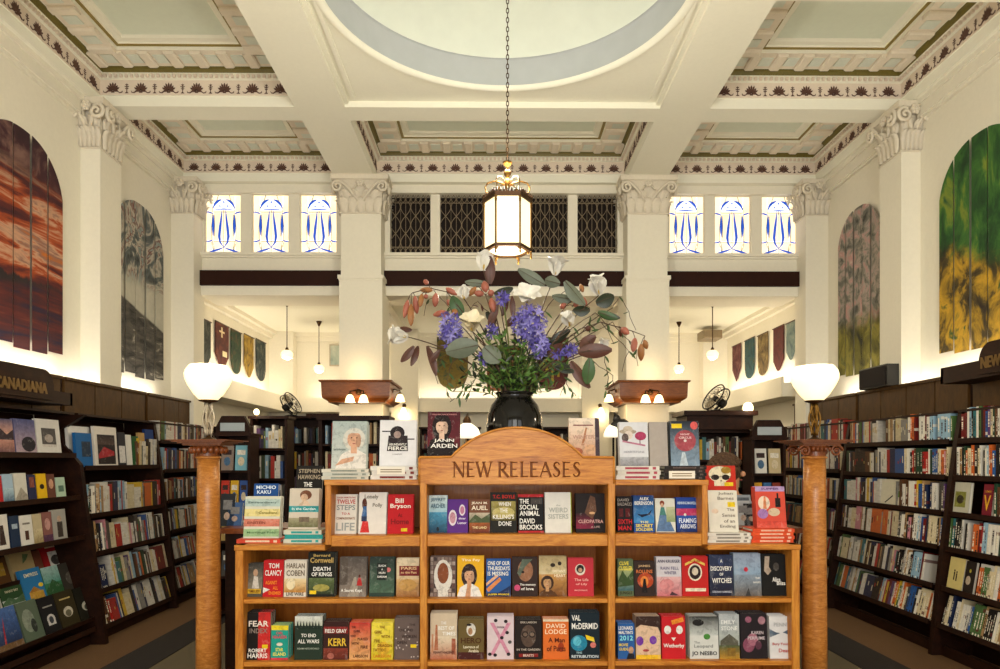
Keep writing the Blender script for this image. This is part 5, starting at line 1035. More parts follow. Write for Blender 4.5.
D(708, 466, 738, 500, '#c83020', 'red jacket book with a cream skull wearing dark glasses', Y=Yt + .15, zfoot=fz(545) + .14, art=[('e', .46, .83, .38, .16, '#ece0c0'), ('r', .26, .6, .66, .72, '#ece0c0'), ('e', .3, .77, .14, .055, '#241a14'), ('e', .66, .77, .13, .055, '#241a14'), ('r', .1, .775, .84, .785, '#241a14'), ('e', .68, .91, .17, .07, '#a8842c'), ('p', [(.46, .69), (.54, .69), (.5, .725)], '#3a2c20'), ('r', .6, .6, .9, .67, Yl)], **{k: v for k, v in dict(kt, copies=0).items() if k != 'Y'})
D(709.5, 491, 739, 532.5, '#e9e2d2', 'cream jacket book with loose grey script and a yellow sticker', zfoot=z7_, art=[('r', .66, .6, .92, .72, Yl), ('e', .22, .5, .12, .06, '#f0d4b8')], texts=[('Julian', .34, .88, .86, .96, '#8a8074'), ('Barnes', .32, .77, .88, .85, '#8a8074'), ('The', .62, .5, .88, .57, '#8a8074'), ('Sense', .45, .36, .9, .44, '#8a8074'), ('of an', .5, .22, .88, .3, '#8a8074'), ('Ending', .36, .08, .9, .17, '#8a8074')], **kt)
D(757, 487, 787, 529, '#d8503e', 'coral jacket book with an onion, a bottle and a lilac top strip', zfoot=z8_, art=[('r', 0, .88, 1, 1, '#b89ac8'), ('e', .28, .6, .2, .17, '#f0d8c0'), ('p', [(.24, .46), (.36, .46), (.34, .76), (.28, .76)], '#e08a5c'), ('r', .66, .5, .84, .72, '#1c1614'), ('r', .72, .72, .78, .84, '#1c1614'), ('e', .22, .34, .18, .12, '#a87ab8'), ('g', 0, .0, 1, .16, '#e0604c', '#d8483a'), ('e', .6, .38, .2, .1, '#d8c0a0')], texts=[('SUPPER', .2, .92, .8, .97, '#5a3a6a')], **kt)
# small shelf cards propped against the stacks
def card(x0, y0, x1, y1, Y, c, label, mat='card'):
    a, b = P(x0, y1, Y), P(x1, y0, Y); m = MB(); m.box(-(b.x - a.x) / 2, (b.x - a.x) / 2, 0, .002, 0, b.z - a.z); o = m.build('shelf_card', mat); o.location = ((a.x + b.x) / 2, Y, a.z); tag(o, label, 'card')
    m = MB(); m.col = lin('#8a7a5c'); w, h = (b.x - a.x), b.z - a.z
    for v in (.65, .35): m.add([(-w * .38, -.0006, h * (v - .07)), (w * .38, -.0006, h * (v - .07)), (w * .38, -.0006, h * (v + .07)), (-w * .38, -.0006, h * (v + .07))], [(0, 1, 2, 3)])
    m.build('card_print', 'ink', o, local=True, colattr=True)
card(377, 467, 405, 474.5, Yt - .004, '#e8dcb8', 'cream shelf card resting against the white stack under the dark block figure cover')
card(669, 471, 695, 478.5, Yt - .004, '#e8e4d8', 'cream shelf card resting against the black stack of lying books')
# clear stands behind the straw-hat and red-disc books
for x0, x1, nm in ((622, 660, 'straw-hat'), (666, 704, 'red-disc')):
    a, b = P(x0 + 1, 480, Yt + .12), P(x1 - 1, 422, Yt + .12); st = thing('acrylic_stand', f'clear acrylic easel behind the {nm} book', 'book stand', ((a.x + b.x) / 2, Yt + .2, Zu)); part('back_plate', 'acrylic', st, (a.x, b.x, Yt + .205, Yt + .209, Zu + .003, b.z)); part('foot_plate', 'acrylic', st, (a.x, b.x, Yt + .205, Yt + .25, Zu, Zu + .003))
# ================================================================== SPINE-OUT BOOKS ON THE WALLS
PAL_C = [('white', '#e2dccf'), ('white', '#d8d2c6'), ('cream', '#d8c8a2'), ('grey', '#8f8c86'), ('dark grey', '#4a4642'), ('black', '#1d1917'), ('black', '#26201c'), ('red', '#a8241f'), ('dark red', '#6a1c1a'), ('orange', '#c8622a'), ('tan', '#a88458'), ('brown', '#5c3a22'), ('yellow', '#d8b032'), ('green', '#4c6a3a'), ('dark green', '#24402c'), ('teal', '#2c6a70'), ('pale blue', '#8fb0c4'), ('blue', '#2c5590'), ('navy', '#1e2848'), ('purple', '#5a3a6a'), ('pink', '#c88490')]
CW = [10, 9, 6, 3, 3, 5, 3, 5, 3, 3, 3, 3, 2, 2, 2, 2, 3, 3, 3, 1, 1]
def unit_book(name, round_=True):
    m = MB(); m.cm = 0
    e = [(0, .04), (.12, .008), (.5, 0), (.88, .008), (1, .04)] if round_ else [(0, .004), (.04, 0), (.96, 0), (1, .004)]
    pr = e + [(1, 1), (.9, 1), (.9, .05), (.1, .05), (.1, 1), (0, 1)]
    n = len(pr); m.add([(x, y, 0) for x, y in pr] + [(x, y, 1) for x, y in pr], [(i, (i + 1) % n, n + (i + 1) % n, n + i) for i in range(n)])
    k = len(e); quads = [tuple(range(k)) + (n - 1 - 0, ) ]
    for z in (0, n):
        m.f.append(tuple(z + q for q in list(range(k)) + [k + 2 + 0, n - 3]))        # spine cap
        m.f.append((z + k - 1, z + k, z + k + 1, z + k + 2)); m.f.append((z + n - 1, z + 0, z + n - 3, z + n - 2)); m.m += [0, 0, 0]
    m.cm = 1; m.box(.1, .9, .05, .985, .008, .985)
    return m.build(name, ['spine', 'pages'])
ub = [unit_book('hardback_book'), unit_book('paperback_book', False)]
UB = [o.data for o in ub]
for o in ub: bpy.data.objects.remove(o)
SPB = []   # (key, dict)
def fill(s, case, shelves, y0, y1, anchor, from_far, top_h, tall=.27, seed=1, skip=()):
    g = random.Random(seed)
    for k, z in enumerate(shelves):
        gap = (shelves[k - 1] - z) if k else top_h
        y = y0; row = []
        while y < y1 - .012:
            cl = g.random(); rep = 1
            if g.random() < .22: rep = g.choice([2, 2, 3, 4])
            ci = g.choices(range(len(PAL_C)), CW)[0]; tk = g.choice([.014, .018, .021, .025, .029, .034, .042, .02, .023]); h = min(gap - .045, g.uniform(.2, tall)); kind = 0 if tk > .024 and h > .2 else 1
            if g.random() < .05 and len(row) > 2: y += g.uniform(.01, .05); continue
            for _ in range(rep):
                if y + tk > y1: break
                if not any(a <= y <= b and k == kk for kk, a, b in skip): row.append((y, tk, h + g.uniform(-.002, .002) if rep == 1 else h, ci, kind, g.uniform(.13, .165)))
                y += tk + .0012
            if y + .016 > y1: break
        n = len(row)
        for i, (y, tk, h, ci, kind, dp) in enumerate(row):
            o_ = (n - i) if from_far else (i + 1)
            nm, hx_ = PAL_C[ci]
            size = ('thick ' if tk > .034 else 'slim ' if tk < .021 else '') + ('tall ' if h > .245 else 'short ' if h < .2 else '')
            SPB.append(dict(s=s, y=y, tk=tk, h=h, c=hx_, kind=kind, dp=dp, z=z, tilt=TILT(z), label=f'{size}{nm} book, {nth(o_)} from {anchor}, {nth(k + 1)} shelf down', group=f'spine-out books in the {case}'))
FO = []   # face-out slots on the walls, given as ranges along the wall
def fo(s, shelf, z, y0, y1, h, color, label, art, tilt=None, back=0.0): FO.append((s, z, y0, y1, h, color, label, art, TILT(z) if tilt is None else tilt, back))
yw = lambda px, X: PW(px, 500, X).y
fill(-1, 'storm banner bookcase', SHL, YL2 + .08, YL3 - .04, 'the Canadiana bay', False, .4, .285, 3, skip=[(0, 5.9, 6.95)])
fill(1, 'loudspeaker bookcase', SHR, 5.67, 7.32, 'the NEW bay', False, .3, .25, 5, skip=[(0, 6.62, 6.78), (2, 6.35, 6.62), (4, 5.67, 5.84)])
fill(1, 'NEW sign bookcase', SHR, 4.62, 5.57, 'the loudspeaker bookcase', True, .3, .26, 8, skip=[(2, 5.1, 5.57), (4, 5.2, 5.57)])
fill(-1, 'corner pilaster bookcase', SH3, YL3 + .08, 8.9, 'the storm banner bookcase', False, .26, .25, 9)
fill(1, 'scroll column bookcase', SH3, 7.44, 8.9, 'the loudspeaker bookcase', False, .3, .25, 10)
SPB.sort(key=lambda d: d['y'])
def near(d): return d['y'] > (4.75)
cand = [d for d in SPB if near(d)]
indiv, rest = cand[:300], cand[300:] + [d for d in SPB if not near(d)]
for d in indiv:
    o = link(['hardback_book', 'paperback_book'][d['kind']], UB[d['kind']]); tag(o, d['label'], 'book', d['group'])
    y = d['y'] if d['s'] < 0 else d['y'] + d['tk']
    o.location = (d['s'] * (xf(d['z']) + .004), y, d['z'] + .0008); o.rotation_euler = (-d['tilt'], 0, R(-90) * d['s']); o.scale = (d['tk'], d['dp'], d['h']); o.color = lin(d['c'])
MASS = MB()
def mass_book(mat, tk, dp, h, c):
    MASS.col = lin(c); MASS.add([mat @ Vector((x * tk, y * dp, z * h)) for x in (0, 1) for y in (0, 1) for z in (0, 1)], [(0, 1, 3, 2), (4, 6, 7, 5), (0, 4, 5, 1), (2, 3, 7, 6), (0, 2, 6, 4)])
    MASS.col = lin('#d8cfba'); MASS.add([mat @ Vector((x * tk, y * dp, h * (1 if (x, y) else 1))) for x, y in ((0, .02), (1, .02), (1, 1), (0, 1))], [(0, 1, 2, 3)])
    g = rnd.random()
    if g < .6:
        MASS.col = lin(rnd.choice(['#e8dcc0', '#1c1614', '#c8a850', '#a82a24'])); a = rnd.uniform(.3, .6); b = a + rnd.uniform(.1, .3)
        MASS.add([mat @ Vector((x * tk, -.001, z * h)) for x, z in ((.3, a), (.7, a), (.7, b), (.3, b))], [(0, 1, 2, 3)])
for d in rest:
    y = d['y'] if d['s'] < 0 else d['y'] + d['tk']
    mat = Matrix.Translation((d['s'] * (xf(d['z']) + .004), y, d['z'] + .0008)) @ Euler((-d['tilt'], 0, R(-90) * d['s'])).to_matrix().to_4x4(); mass_book(mat, d['tk'], d['dp'], d['h'], d['c'])

# ------------------------------------------------------------------ face-out books on the wall bays
def wallbook(s, px0, px1, z, h, color, label, art=(), texts=(), X=None, tilt=None, group='face-out books in the wall bookcases', t_=.025, name='hardback_book'):
    X = xf(z) + .01 if X is None else X
    a, b = sorted((yw(px0, s * X), yw(px1, s * X)))
    return book(s * X, (a + b) / 2, z, b - a - .003, h, t_, color, R(-90) * s, (max(TILT(z), R(6)) if tilt is None else tilt), art, texts, name, label, group, 0)
G1 = 'face-out books in the Canadiana bay'; wl = lambda *a, **k: wallbook(-1, *a, group=G1, **k)
w1 = dict(z=1.64, tilt=R(6)); z_ = 1.64
wl(-8, 15.5, z_, .26, '#7a5c58', 'mountain-lake sunset book on the top Canadiana shelf', [('g', 0, .55, 1, 1, '#e0a890', '#5c5a7a'), ('p', [(0, .5), (.4, .75), (.7, .55), (1, .7), (1, .4), (0, .4)], '#3a2c34'), ('g', 0, 0, 1, .4, '#6a4a50', '#c89080')])
wl(16.5, 37.5, z_, .27, '#6a6894', 'violet sky book with a dark tree shape, top Canadiana shelf', [('g', 0, 0, 1, 1, '#b8a0a8', '#4c5488'), ('e', .62, .28, .34, .22, '#1c1a28')])
wl(38.5, 62, z_, .285, '#e0dcd6', 'white bordered photograph book on the top Canadiana shelf', [('r', .2, .2, .8, .74, '#54504e'), ('e', .5, .45, .18, .12, '#b0a49c'), ('r', .2, .2, .8, .28, '#d8d0c8')])
for a, b, h, c, l, art in [(-2, 4, .2, '#b8262a', 'red', []), (4.5, 15, .21, '#a8c0d4', 'pale blue', [('g', 0, 0, 1, .5, '#4c6a84', '#b8d0dc')]), (16, 28.5, .215, '#d8d4c8', 'cream landscape', [('p', [(0, .1), (.5, .5), (1, .2), (1, 0), (0, 0)], '#a8a090')]), (29.5, 37.5, .2, '#2c3050', 'navy', [('r', .2, .5, .8, .9, '#8a4a3c')]), (38.5, 48, .205, '#e8b81c', 'bright yellow', [('e', .5, .5, .25, .1, '#2c2010')]), (48.5, 56.5, .2, '#6a4034', 'brown portrait', [('e', .5, .6, .3, .2, '#d0a080')]), (57.5, 66.5, .17, '#b8d0b8', 'mint green', [('r', .2, .3, .8, .6, '#5c7a6a')])]:
    wl(a, b, 1.28, h, c, f'small {l} book on the second Canadiana shelf', art, name='paperback_book')
for a, b, h, c, l, art in [(-3, 10.5, .26, '#e2dcd2', 'white book with a bell-shaped figure', [('p', [(.25, .15), (.75, .15), (.62, .7), (.38, .7)], '#3c2c28')]), (12, 21.5, .24, '#24344e', 'navy book with pale words', [('r', .2, .6, .8, .75, '#a8b8c8')]), (22, 34.5, .235, '#e4dfd6', 'white book with a small brown square', [('r', .35, .2, .65, .5, '#4a2c20'), ('r', .2, .7, .8, .76, '#8a8478')]), (35, 44, .235, '#c8b894', 'cream book with a pale landscape', [('g', 0, 0, 1, .5, '#a08a5c', '#d8c8a0')]), (44.5, 54, .24, '#8a5a54', 'rose-brown collage book', [('e', .5, .6, .3, .2, '#c89890'), ('r', 0, 0, 1, .25, '#5c3a54')]), (54.5, 68, .25, '#a8a49c', 'grey photograph book', [('r', .3, .1, .7, .6, '#3c3430'), ('e', .5, .7, .16, .1, '#c8a890')])]:
    wl(a, b, .94, h, c, l + ' on the third Canadiana shelf', art)
for z, X, row in ((.655, 3.80, [(-6, 12, .2, '#5a3a1c', 'brown book with a gilt panel', [('r', .2, .3, .8, .8, '#a8842c')]), (15, 38, .23, '#b09a6c', 'tan map book', [('g', 0, 0, 1, .3, '#7a5c34', '#b8a070'), ('p', [(.5, .5), (.7, .62), (.85, .8), (.6, .85)], '#5a7048')]), (38.5, 46, .2, '#6a3a28', 'narrow russet book', []), (47, 68, .27, '#9c1c20', 'dark red book with a white photograph panel', [('r', .25, .1, .85, .62, '#d8d4cc'), ('e', .55, .34, .22, .16, '#3c3834'), ('r', .2, .74, .8, .82, '#e0c8a8')])]),
                  (.455, 3.68, [(-4, 5, .2, '#c8c0b4', 'pale grey book', [('e', .5, .4, .3, .2, '#3c3834')]), (6, 28, .19, '#2c4a2c', 'wide green panorama book', [('g', 0, 0, 1, .5, '#8a9490', '#c0c4bc'), ('p', [(0, .4), (.3, .6), (.6, .45), (1, .62), (1, .3), (0, .3)], '#4c6a4c')]), (29, 49, .29, '#2c78b0', 'bright blue book with a golden building', [('r', .2, .05, .9, .35, '#c89a3c'), ('p', [(.2, .35), (.5, .5), (.8, .35)], '#a8742c'), ('e', .85, .5, .12, .06, '#f0d030')]), (49.5, 66, .27, '#3c7a54', 'green valley book', [('g', 0, .5, 1, 1, '#5c9a8c', '#a8c8c4'), ('p', [(0, .3), (.5, .6), (1, .35), (1, 0), (0, 0)], '#2c5a34')]), (66.5, 82, .27, '#3a3630', 'charcoal book with a faint figure', [('e', .5, .5, .25, .2, '#5c564c')])]),
                  (.235, 3.555, [(-2, 25, .3, '#243a6c', 'navy book with a red tree', [('g', 0, 0, 1, 1, '#16203c', '#4c70b0'), ('p', [(.3, .0), (.36, .0), (.5, .8), (.4, .5)], '#b8342c'), ('r', 0, 0, 1, .14, '#7a5c3c')]), (26.5, 46, .3, '#5c6a58', 'grey green forest book', [('e', .4, .5, .3, .3, '#8a9484'), ('e', .6, .35, .14, .18, '#2c3430')]), (47, 62.5, .29, '#1c1c20', 'black book with a white arch window', [('e', .52, .36, .26, .14, '#d8d4d0'), ('r', .28, .2, .76, .36, '#d8d4d0'), ('e', .52, .34, .14, .1, '#3c4048'), ('r', .2, .7, .8, .74, '#a8a49c')]), (63.5, 81, .29, '#38301c', 'dark olive book with a pale arch picture', [('e', .5, .4, .26, .15, '#d0c8b4'), ('e', .5, .36, .16, .1, '#6a6450'), ('r', .2, .76, .8, .8, '#c8b070')]), (82, 99, .28, '#201f18', 'black book with an arch picture and a gold seal', [('e', .48, .4, .26, .15, '#c8c4b0'), ('e', .5, .36, .16, .1, '#3c4034'), ('e', .85, .1, .1, .06, '#d8a82c')])])):
    for a, b, h, c, l, art in row: wl(a, b, z, h, c, l + ' on the Canadiana display steps', art, X=X, tilt=R(17), texts=[('EMPRESS', .16, .78, .84, .88, '#e8e0c0')] if 'golden' in l else [('FANNY BAY', .2, .78, .8, .88, '#c8c0a0')] if 'panorama' in l else ())
GS = 'large books facing out on the storm banner bookcase'
for a, b, h, c, l, art, bk in [(70, 92, .36, '#e4e0da', 'white oversize book behind a blue one', [], .06), (77, 93.5, .30, '#1f62a0', 'blue oversize book with a dark photograph', [('r', .35, .3, .9, .75, '#24384e')], 0), (96, 118.5, .37, '#e0d8ce', 'white-framed oversize book with a dark red mountain', [('r', .12, .06, .9, .8, '#2a2424'), ('p', [(.15, .3), (.4, .5), (.85, .38), (.85, .28), (.15, .2)], '#a82c34'), ('g', .12, .55, .9, .8, '#54423c', '#1c1c24')], 0), (119.5, 127, .33, '#2c2c34', 'narrow charcoal oversize book', [('r', .1, .1, .9, .6, '#e0dcd8')], 0), (127.5, 133, .31, '#e6e2da', 'narrow white oversize book', [], 0), (134, 140, .30, '#2c5a34', 'dark green oversize book', [('r', .3, .05, .7, .14, '#c8c8b8')], 0), (140.5, 146.5, .34, '#b8945c', 'tan oversize book', [], 0), (147, 155.5, .38, '#183a78', 'royal blue oversize book', [('r', .2, .55, .8, .62, '#a8c0e0'), ('r', .3, .05, .7, .1, '#d8d8d8')], 0)]:
    wallbook(-1, a, b, 1.53, h, c, l + ' on the storm banner bookcase', art, X=xf(1.53) + .01 + bk, tilt=R(4), group=GS)
GR = 'books facing out on the packed spine shelves'
wallbook(1, 865, 849, 1.755, .24, '#2c2c50', 'dark blue and brown picture book beside packed white spines', [('r', .5, 0, 1, .7, '#7a5a34'), ('e', .3, .6, .2, .2, '#4a4a8a')], tilt=R(5), group=GR)
wallbook(1, 902, 877, 1.165, .245, '#d8d0b8', 'cream book with a black pen and a green leaf', [('p', [(.3, .1), (.6, .4), (.62, .36), (.34, .08)], '#1c1a18'), ('e', .82, .45, .1, .12, '#5c8a2c')], tilt=R(6), group=GR)
wallbook(1, 968, 950, 1.165, .25, '#c8c4b0', 'pale book with an olive photograph beside the upright', [('r', .2, .2, .8, .7, '#8a8a3c'), ('e', .5, .45, .2, .14, '#3c3420')], tilt=R(6), group=GR)
wallbook(1, 991, 981, 1.165, .245, '#7a1c2c', 'crimson book with a large gold letter V', texts=[('V', .16, .18, .86, .66, '#e0a82c'), ('ULTIMATE', .2, .74, .84, .8, '#e0a82c')], tilt=R(6), group=GR)
wallbook(1, 961, 946, .56, .255, '#e0cc84', 'yellow book with two small standing figures', [('r', .36, .3, .44, .56, '#3c2c1c'), ('r', .52, .28, .6, .52, '#3c2c1c'), ('e', .4, .6, .05, .03, '#3c2c1c'), ('e', .56, .56, .05, .03, '#3c2c1c')], group=GR)
wallbook(1, 972, 962, .56, .25, '#2a211c', 'black book with a pale profile and lemon disc', [('e', .4, .4, .25, .14, '#c8b49c'), ('e', .5, .7, .1, .06, '#d8c84a')], group=GR)
wallbook(1, 999, 976, .56, .25, '#d0ccc4', 'off-white book with an upright author name', [('r', .1, .1, .5, .9, '#b8ada0')], texts=[('PETER', .6, .5, .9, .6, '#2c2420'), ('HEDGES', .56, .3, .95, .4, '#2c2420')], group=GR)

# ================================================================== CASES AND DISPLAYS FARTHER BACK
def far_case(x0, x1, Y, ztop, nsh, label, depth=.28, fillp=.92, seed=1, face=False, arch=False, top_sign=None):
    g = random.Random(seed); r = thing('bookcase', label, 'bookcase', ((x0 + x1) / 2, Y, 0))
    part('side_panel', 'dark', r, (x0, x0 + .025, Y, Y + depth, 0, ztop)); part('side_panel', 'dark', r, (x1 - .025, x1, Y, Y + depth, 0, ztop)); part('back_panel', 'dark', r, (x0, x1, Y + depth - .02, Y + depth, 0, ztop))
    if arch:
        c = (x0 + x1) / 2; m = MB(); m.prism([(x0, ztop), (x1, ztop), (x1, ztop + .06), (c + .11, ztop + .17), (c - .11, ztop + .17), (x0, ztop + .06)], Y - .01, Y + .05, 'y'); m.build('crest', 'dark', r)
        m = MB(); m.box(c - .12, c + .12, Y - .018, Y - .01, ztop + .02, ztop + .1); sg = m.build('crest_card', 'sign_card', r)
    part('case_top', 'dark', r, (x0 - .02, x1 + .02, Y - .02, Y + depth, ztop - .03, ztop))
    st = (ztop - .1) / nsh
    for k in range(nsh):
        z = .08 + k * st; part('shelf', 'dark', r, (x0 + .025, x1 - .025, Y + .005, Y + depth - .02, z - .025, z))
        if face: continue
        x = x0 + .03
        while x < x1 - .06:
            tk = g.choice([.018, .022, .028, .035, .04]); h = min(st - .05, g.uniform(.18, .26))
            if g.random() < fillp: mass_book(Matrix.Translation((x, Y + .03, z)), tk, .15, h, PAL_C[g.choices(range(len(PAL_C)), CW)[0]][1])
            x += tk + .002
    return r, st
def at_px(x0, x1, ytop, Y): a, b = P(x0, ytop, Y), P(x1, ytop, Y); return a.x, b.x, a.z
x0, x1, zt = at_px(216, 250, 433, 6.9); face_l, stl = far_case(x0, x1, 6.9, zt, 5, 'dark crested end-of-aisle rack of face-out paperbacks near the bead-capital column', face=True, arch=True, seed=2)
def rack_books(x0, x1, Y, zt, st, rows, where, g):
    for k, cols in enumerate(rows):
        z = .08 + (4 - k) * st; w = (x1 - x0 - .06) / len(cols)
        for i, (c, l) in enumerate(cols):
            a2 = random.Random(k * 7 + i); art = [('r', .15, .62, .85, .82, a2.choice(['#e8e0d0', '#3a2a2a', '#c8a040'])), ('e', .5, .36, .28, .18, a2.choice(['#8a4a3a', '#4a6a8a', '#d8c8a8']))]
            book(x0 + .03 + w * (i + .5), Y + .02, z, w * .84, min(st - .06, .25), .02, c, 0, R(6), art, (), 'paperback_book', f'{l} paperback facing out on the crested rack near the {where}', g, 0)
rack_books(x0, x1, 6.9, zt, stl, [[('#8a7a70', 'mauve'), ('#7ab0c0', 'sky blue')], [('#c03a2c', 'scarlet'), ('#d8a82c', 'golden'), ('#3a5a9c', 'cobalt')], [('#a88c54', 'sandy'), ('#c8622c', 'burnt orange')], [('#4a4642', 'charcoal'), ('#6a8a5a', 'leaf green')]], 'bead-capital column', 'paperbacks on the crested rack beside the bead-capital column')
x0, x1, zt = at_px(752, 786, 437, 6.9); face_r, str_ = far_case(x0, x1, 6.9, zt, 5, 'dark crested end-of-aisle rack of face-out paperbacks near the scroll-capital column', face=True, arch=True, seed=3)
rack_books(x0, x1, 6.9, zt, str_, [[('#e0dcd4', 'white'), ('#c8b48c', 'beige')], [('#d8a030', 'amber'), ('#3c6a9c', 'steel blue'), ('#8a3a2c', 'brick red')], [('#7a8a7a', 'sage'), ('#a87a8a', 'dusty pink')], [('#4c3a5c', 'plum'), ('#c8c0a0', 'ivory')]], 'scroll-capital column', 'paperbacks on the crested rack beside the scroll-capital column')
x0, x1, zt = at_px(250, 287, 416, 7.5); far_case(x0, x1, 7.5, zt, 6, 'tall dark bookcase just behind the golden paperback rack', seed=4)
x0, x1, zt = at_px(286, 322, 416, 9.3); far_case(x0, x1, 9.3, zt, 6, 'dark bookcase under the tilted desk fan near the two pendant globes', seed=5, fillp=.96)
x0, x1, zt = at_px(697, 752, 430, 7.5); far_case(x0, x1, 7.5, zt, 6, 'tall dark bookcase with a boxed canopy beside the amber paperback rack', seed=6)
m = MB(); a, b = P(686, 430, 7.45), P(752, 411, 7.45); m.box(a.x, b.x, 7.42, 7.85, a.z + .005, b.z - .05); m.box(a.x - .04, b.x + .04, 7.38, 7.89, b.z - .05, b.z); tag(m.build('case_canopy', 'dark'), 'dark boxed wooden canopy on the bookcase beside the amber paperback rack', 'canopy')
for k, (a, b, w_) in enumerate(((200, 345, 'behind the bead-capital column aisle'), (420, 480, 'straight behind the black vase and portrait book'), (520, 585, 'straight behind the vase and peach book'), (665, 800, 'behind the scroll-capital column aisle'))):
    x0, x1, zt = at_px(a, b, 427, 11.6); far_case(max(x0, -3.6), min(x1, 3.6), 11.6, zt, 6, 'low dark bookcase against the rear wall ' + w_, seed=11 + k, fillp=.95)
for s in (-1, 1):
    far_case(s * 3.7 - (.0 if s > 0 else .3), s * 3.7 + (.3 if s > 0 else .0), 9.6, 2.05, 6, ['dark bookcase by the rear side wall under the red cross pennant', 'dark bookcase by the rear side wall under the maroon pennant'][s > 0], seed=20 + s)
for px in PXC:                                    # rows on the pier bookcases
    g_ = random.Random(int(px * 100))
    for k in range(6):
        x = px - .34
        while x < px + .3:
            tk = g_.choice([.02, .026, .034, .042])
            if g_.random() < .93: mass_book(Matrix.Translation((x, 8.06, .1255 + .33 * k)), tk, .16, g_.uniform(.19, .26), PAL_C[g_.choices(range(len(PAL_C)), CW)[0]][1])
            x += tk + .002
mass = MASS.build('shelved_books', 'massed', colattr=True); tag(mass, 'massed rows of book spines on the farther shelves', 'books', kind='stuff')
# sign over the rear case
m = MB(); a, b = P(306, 422, 11.5), P(341, 413.5, 11.5); m.box(a.x, b.x, 11.5, 11.53, a.z, b.z); sg = tag(m.build('section_sign', 'dark'), 'dark sign board lettered CHILDREN above the rear bookcase', 'sign')
vs, fs = textgeo('CHILDREN', .02); m = MB(); m.add([(a.x + (b.x - a.x) * (.08 + .84 * u), 11.497, a.z + (b.z - a.z) * (.25 + .5 * v)) for u, v in vs], fs); m.build('sign_lettering', 'bronze', sg)

# books lying about on the service counter
for k, (px, col_, nm, tall_) in enumerate(((206, '#d8d8d0', 'white', .2), (226, '#30343a', 'charcoal', .22), (234, '#4a6a9c', 'blue', .16), (744, '#b8bcc0', 'silver grey', .17), (752, '#2a2a2e', 'black', .15))):
    p = P(px, 527, 4.7); book(p.x, 4.7, zc_ + .0005, .10, tall_, .025, col_, 0, R(12), [('r', .2, .5, .8, .8, '#8a8a8c'), ('e', .5, .3, .2, .12, '#c8b0a0')], (), 'hardback_book', f'{nm} book standing on the service counter behind the display bookcase', 'books standing on the service counter', 0)
# ================================================================== FABRIC BANNERS
def banner_mat(name, build):
    t = NT(name); tc = t.n('TexCoord'); sp = t.n('SeparateXYZ'); t.l(tc.outputs['Object'], sp.inputs[0]); build(t, sp.outputs[1], sp.outputs[2], tc.outputs['Object']); return t.set(rough=0.9)
def streak(t, vec, sc, rot, scale, det=6, dist=.6):
    m = t.n('Mapping'); t.l(vec, m.inputs[0]); m.inputs['Scale'].default_value = sc; m.inputs['Rotation'].default_value = rot; return t.noise(m.outputs[0], scale, det, .6, dist)
def step(t, v, lo, hi):
    m = t.n('MapRange'); m.interpolation_type = 'SMOOTHSTEP'; t.l(v, m.inputs[0]); m.inputs[1].default_value = lo; m.inputs[2].default_value = hi; return m.outputs[0]
def sunset(t, y, z, vec):
    sky = t.ramp(streak(t, vec, (1, .6, 3.5), (R(38), 0, 0), 1.6), [(.3, '#2a1220'), (.42, '#5a1f1a'), (.5, '#a8481a'), (.56, '#c89a7a'), (.62, '#8a6458'), (.7, '#c06a20')])
    up = t.ramp(streak(t, vec, (1, 2, 2), (R(30), 0, 0), 1.5), [(.35, '#241016'), (.55, '#3c1a22'), (.68, '#7a5a50')])
    sea = t.ramp(streak(t, vec, (1, .8, 9), (0, 0, 0), 1.6), [(.35, '#1f1430'), (.48, '#461a1c'), (.58, '#5c201c'), (.7, '#8a4a30')])
    c = t.mix(step(t, z, 1.2, 1.62), sky, up); hz = t.math('ADD', z, t.math('MULTIPLY', streak(t, vec, (1, 3, .2), (0, 0, 0), 2), .22))
    hill = t.mix(step(t, hz, .68, .71), (.02, .012, .012, 1), c); t.base(t.mix(step(t, t.math('SUBTRACT', z, t.math('MULTIPLY', y, .12)),   .50, .56), sea, hill))
def storm(t, y, z, vec):
    sky = t.ramp(streak(t, vec, (1, 1.2, .8), (R(-25), 0, 0), 2.0, 3, 2.5), [(.32, '#2a2c2a'), (.45, '#5c6260'), (.53, '#b8b0a0'), (.58, '#6a3a34'), (.62, '#8f9a94'), (.75, '#3a4440')])
    mist = t.ramp(streak(t, vec, (1, 1, 1), (0, 0, 0), 4), [(.3, '#a8a698'), (.7, '#c4bfae')])
    sea = t.ramp(streak(t, vec, (1, 2.2, 8), (0, 0, 0), 1.6), [(.38, '#24221e'), (.5, '#4a4640'), (.6, '#5c574e'), (.66, '#a8a294')])
    c = t.mix(step(t, z, .95, 1.15), mist, sky); zz = t.math('ADD', z, t.math('MULTIPLY', y, .25)); t.base(t.mix(step(t, zz, .70, .73), sea, c))
def blossom(t, y, z, vec):
    up = t.ramp(streak(t, vec, (1, 1, 1), (0, 0, 0), 7, 5), [(.32, '#3a3834'), (.45, '#77756a'), (.53, '#a89a90'), (.6, '#b88a84'), (.7, '#c8b8ac')])
    lo = t.ramp(streak(t, vec, (1, 1, .7), (0, 0, 0), 5, 5), [(.35, '#2c2c18'), (.5, '#6a6424'), (.6, '#8f8638'), (.72, '#4c5430')])
    t.base(t.mix(step(t, t.math('ADD', z, t.math('MULTIPLY', streak(t, vec, (1, 1, 1), (0, 0, 0), 4), .3)), .62, .85), lo, up))
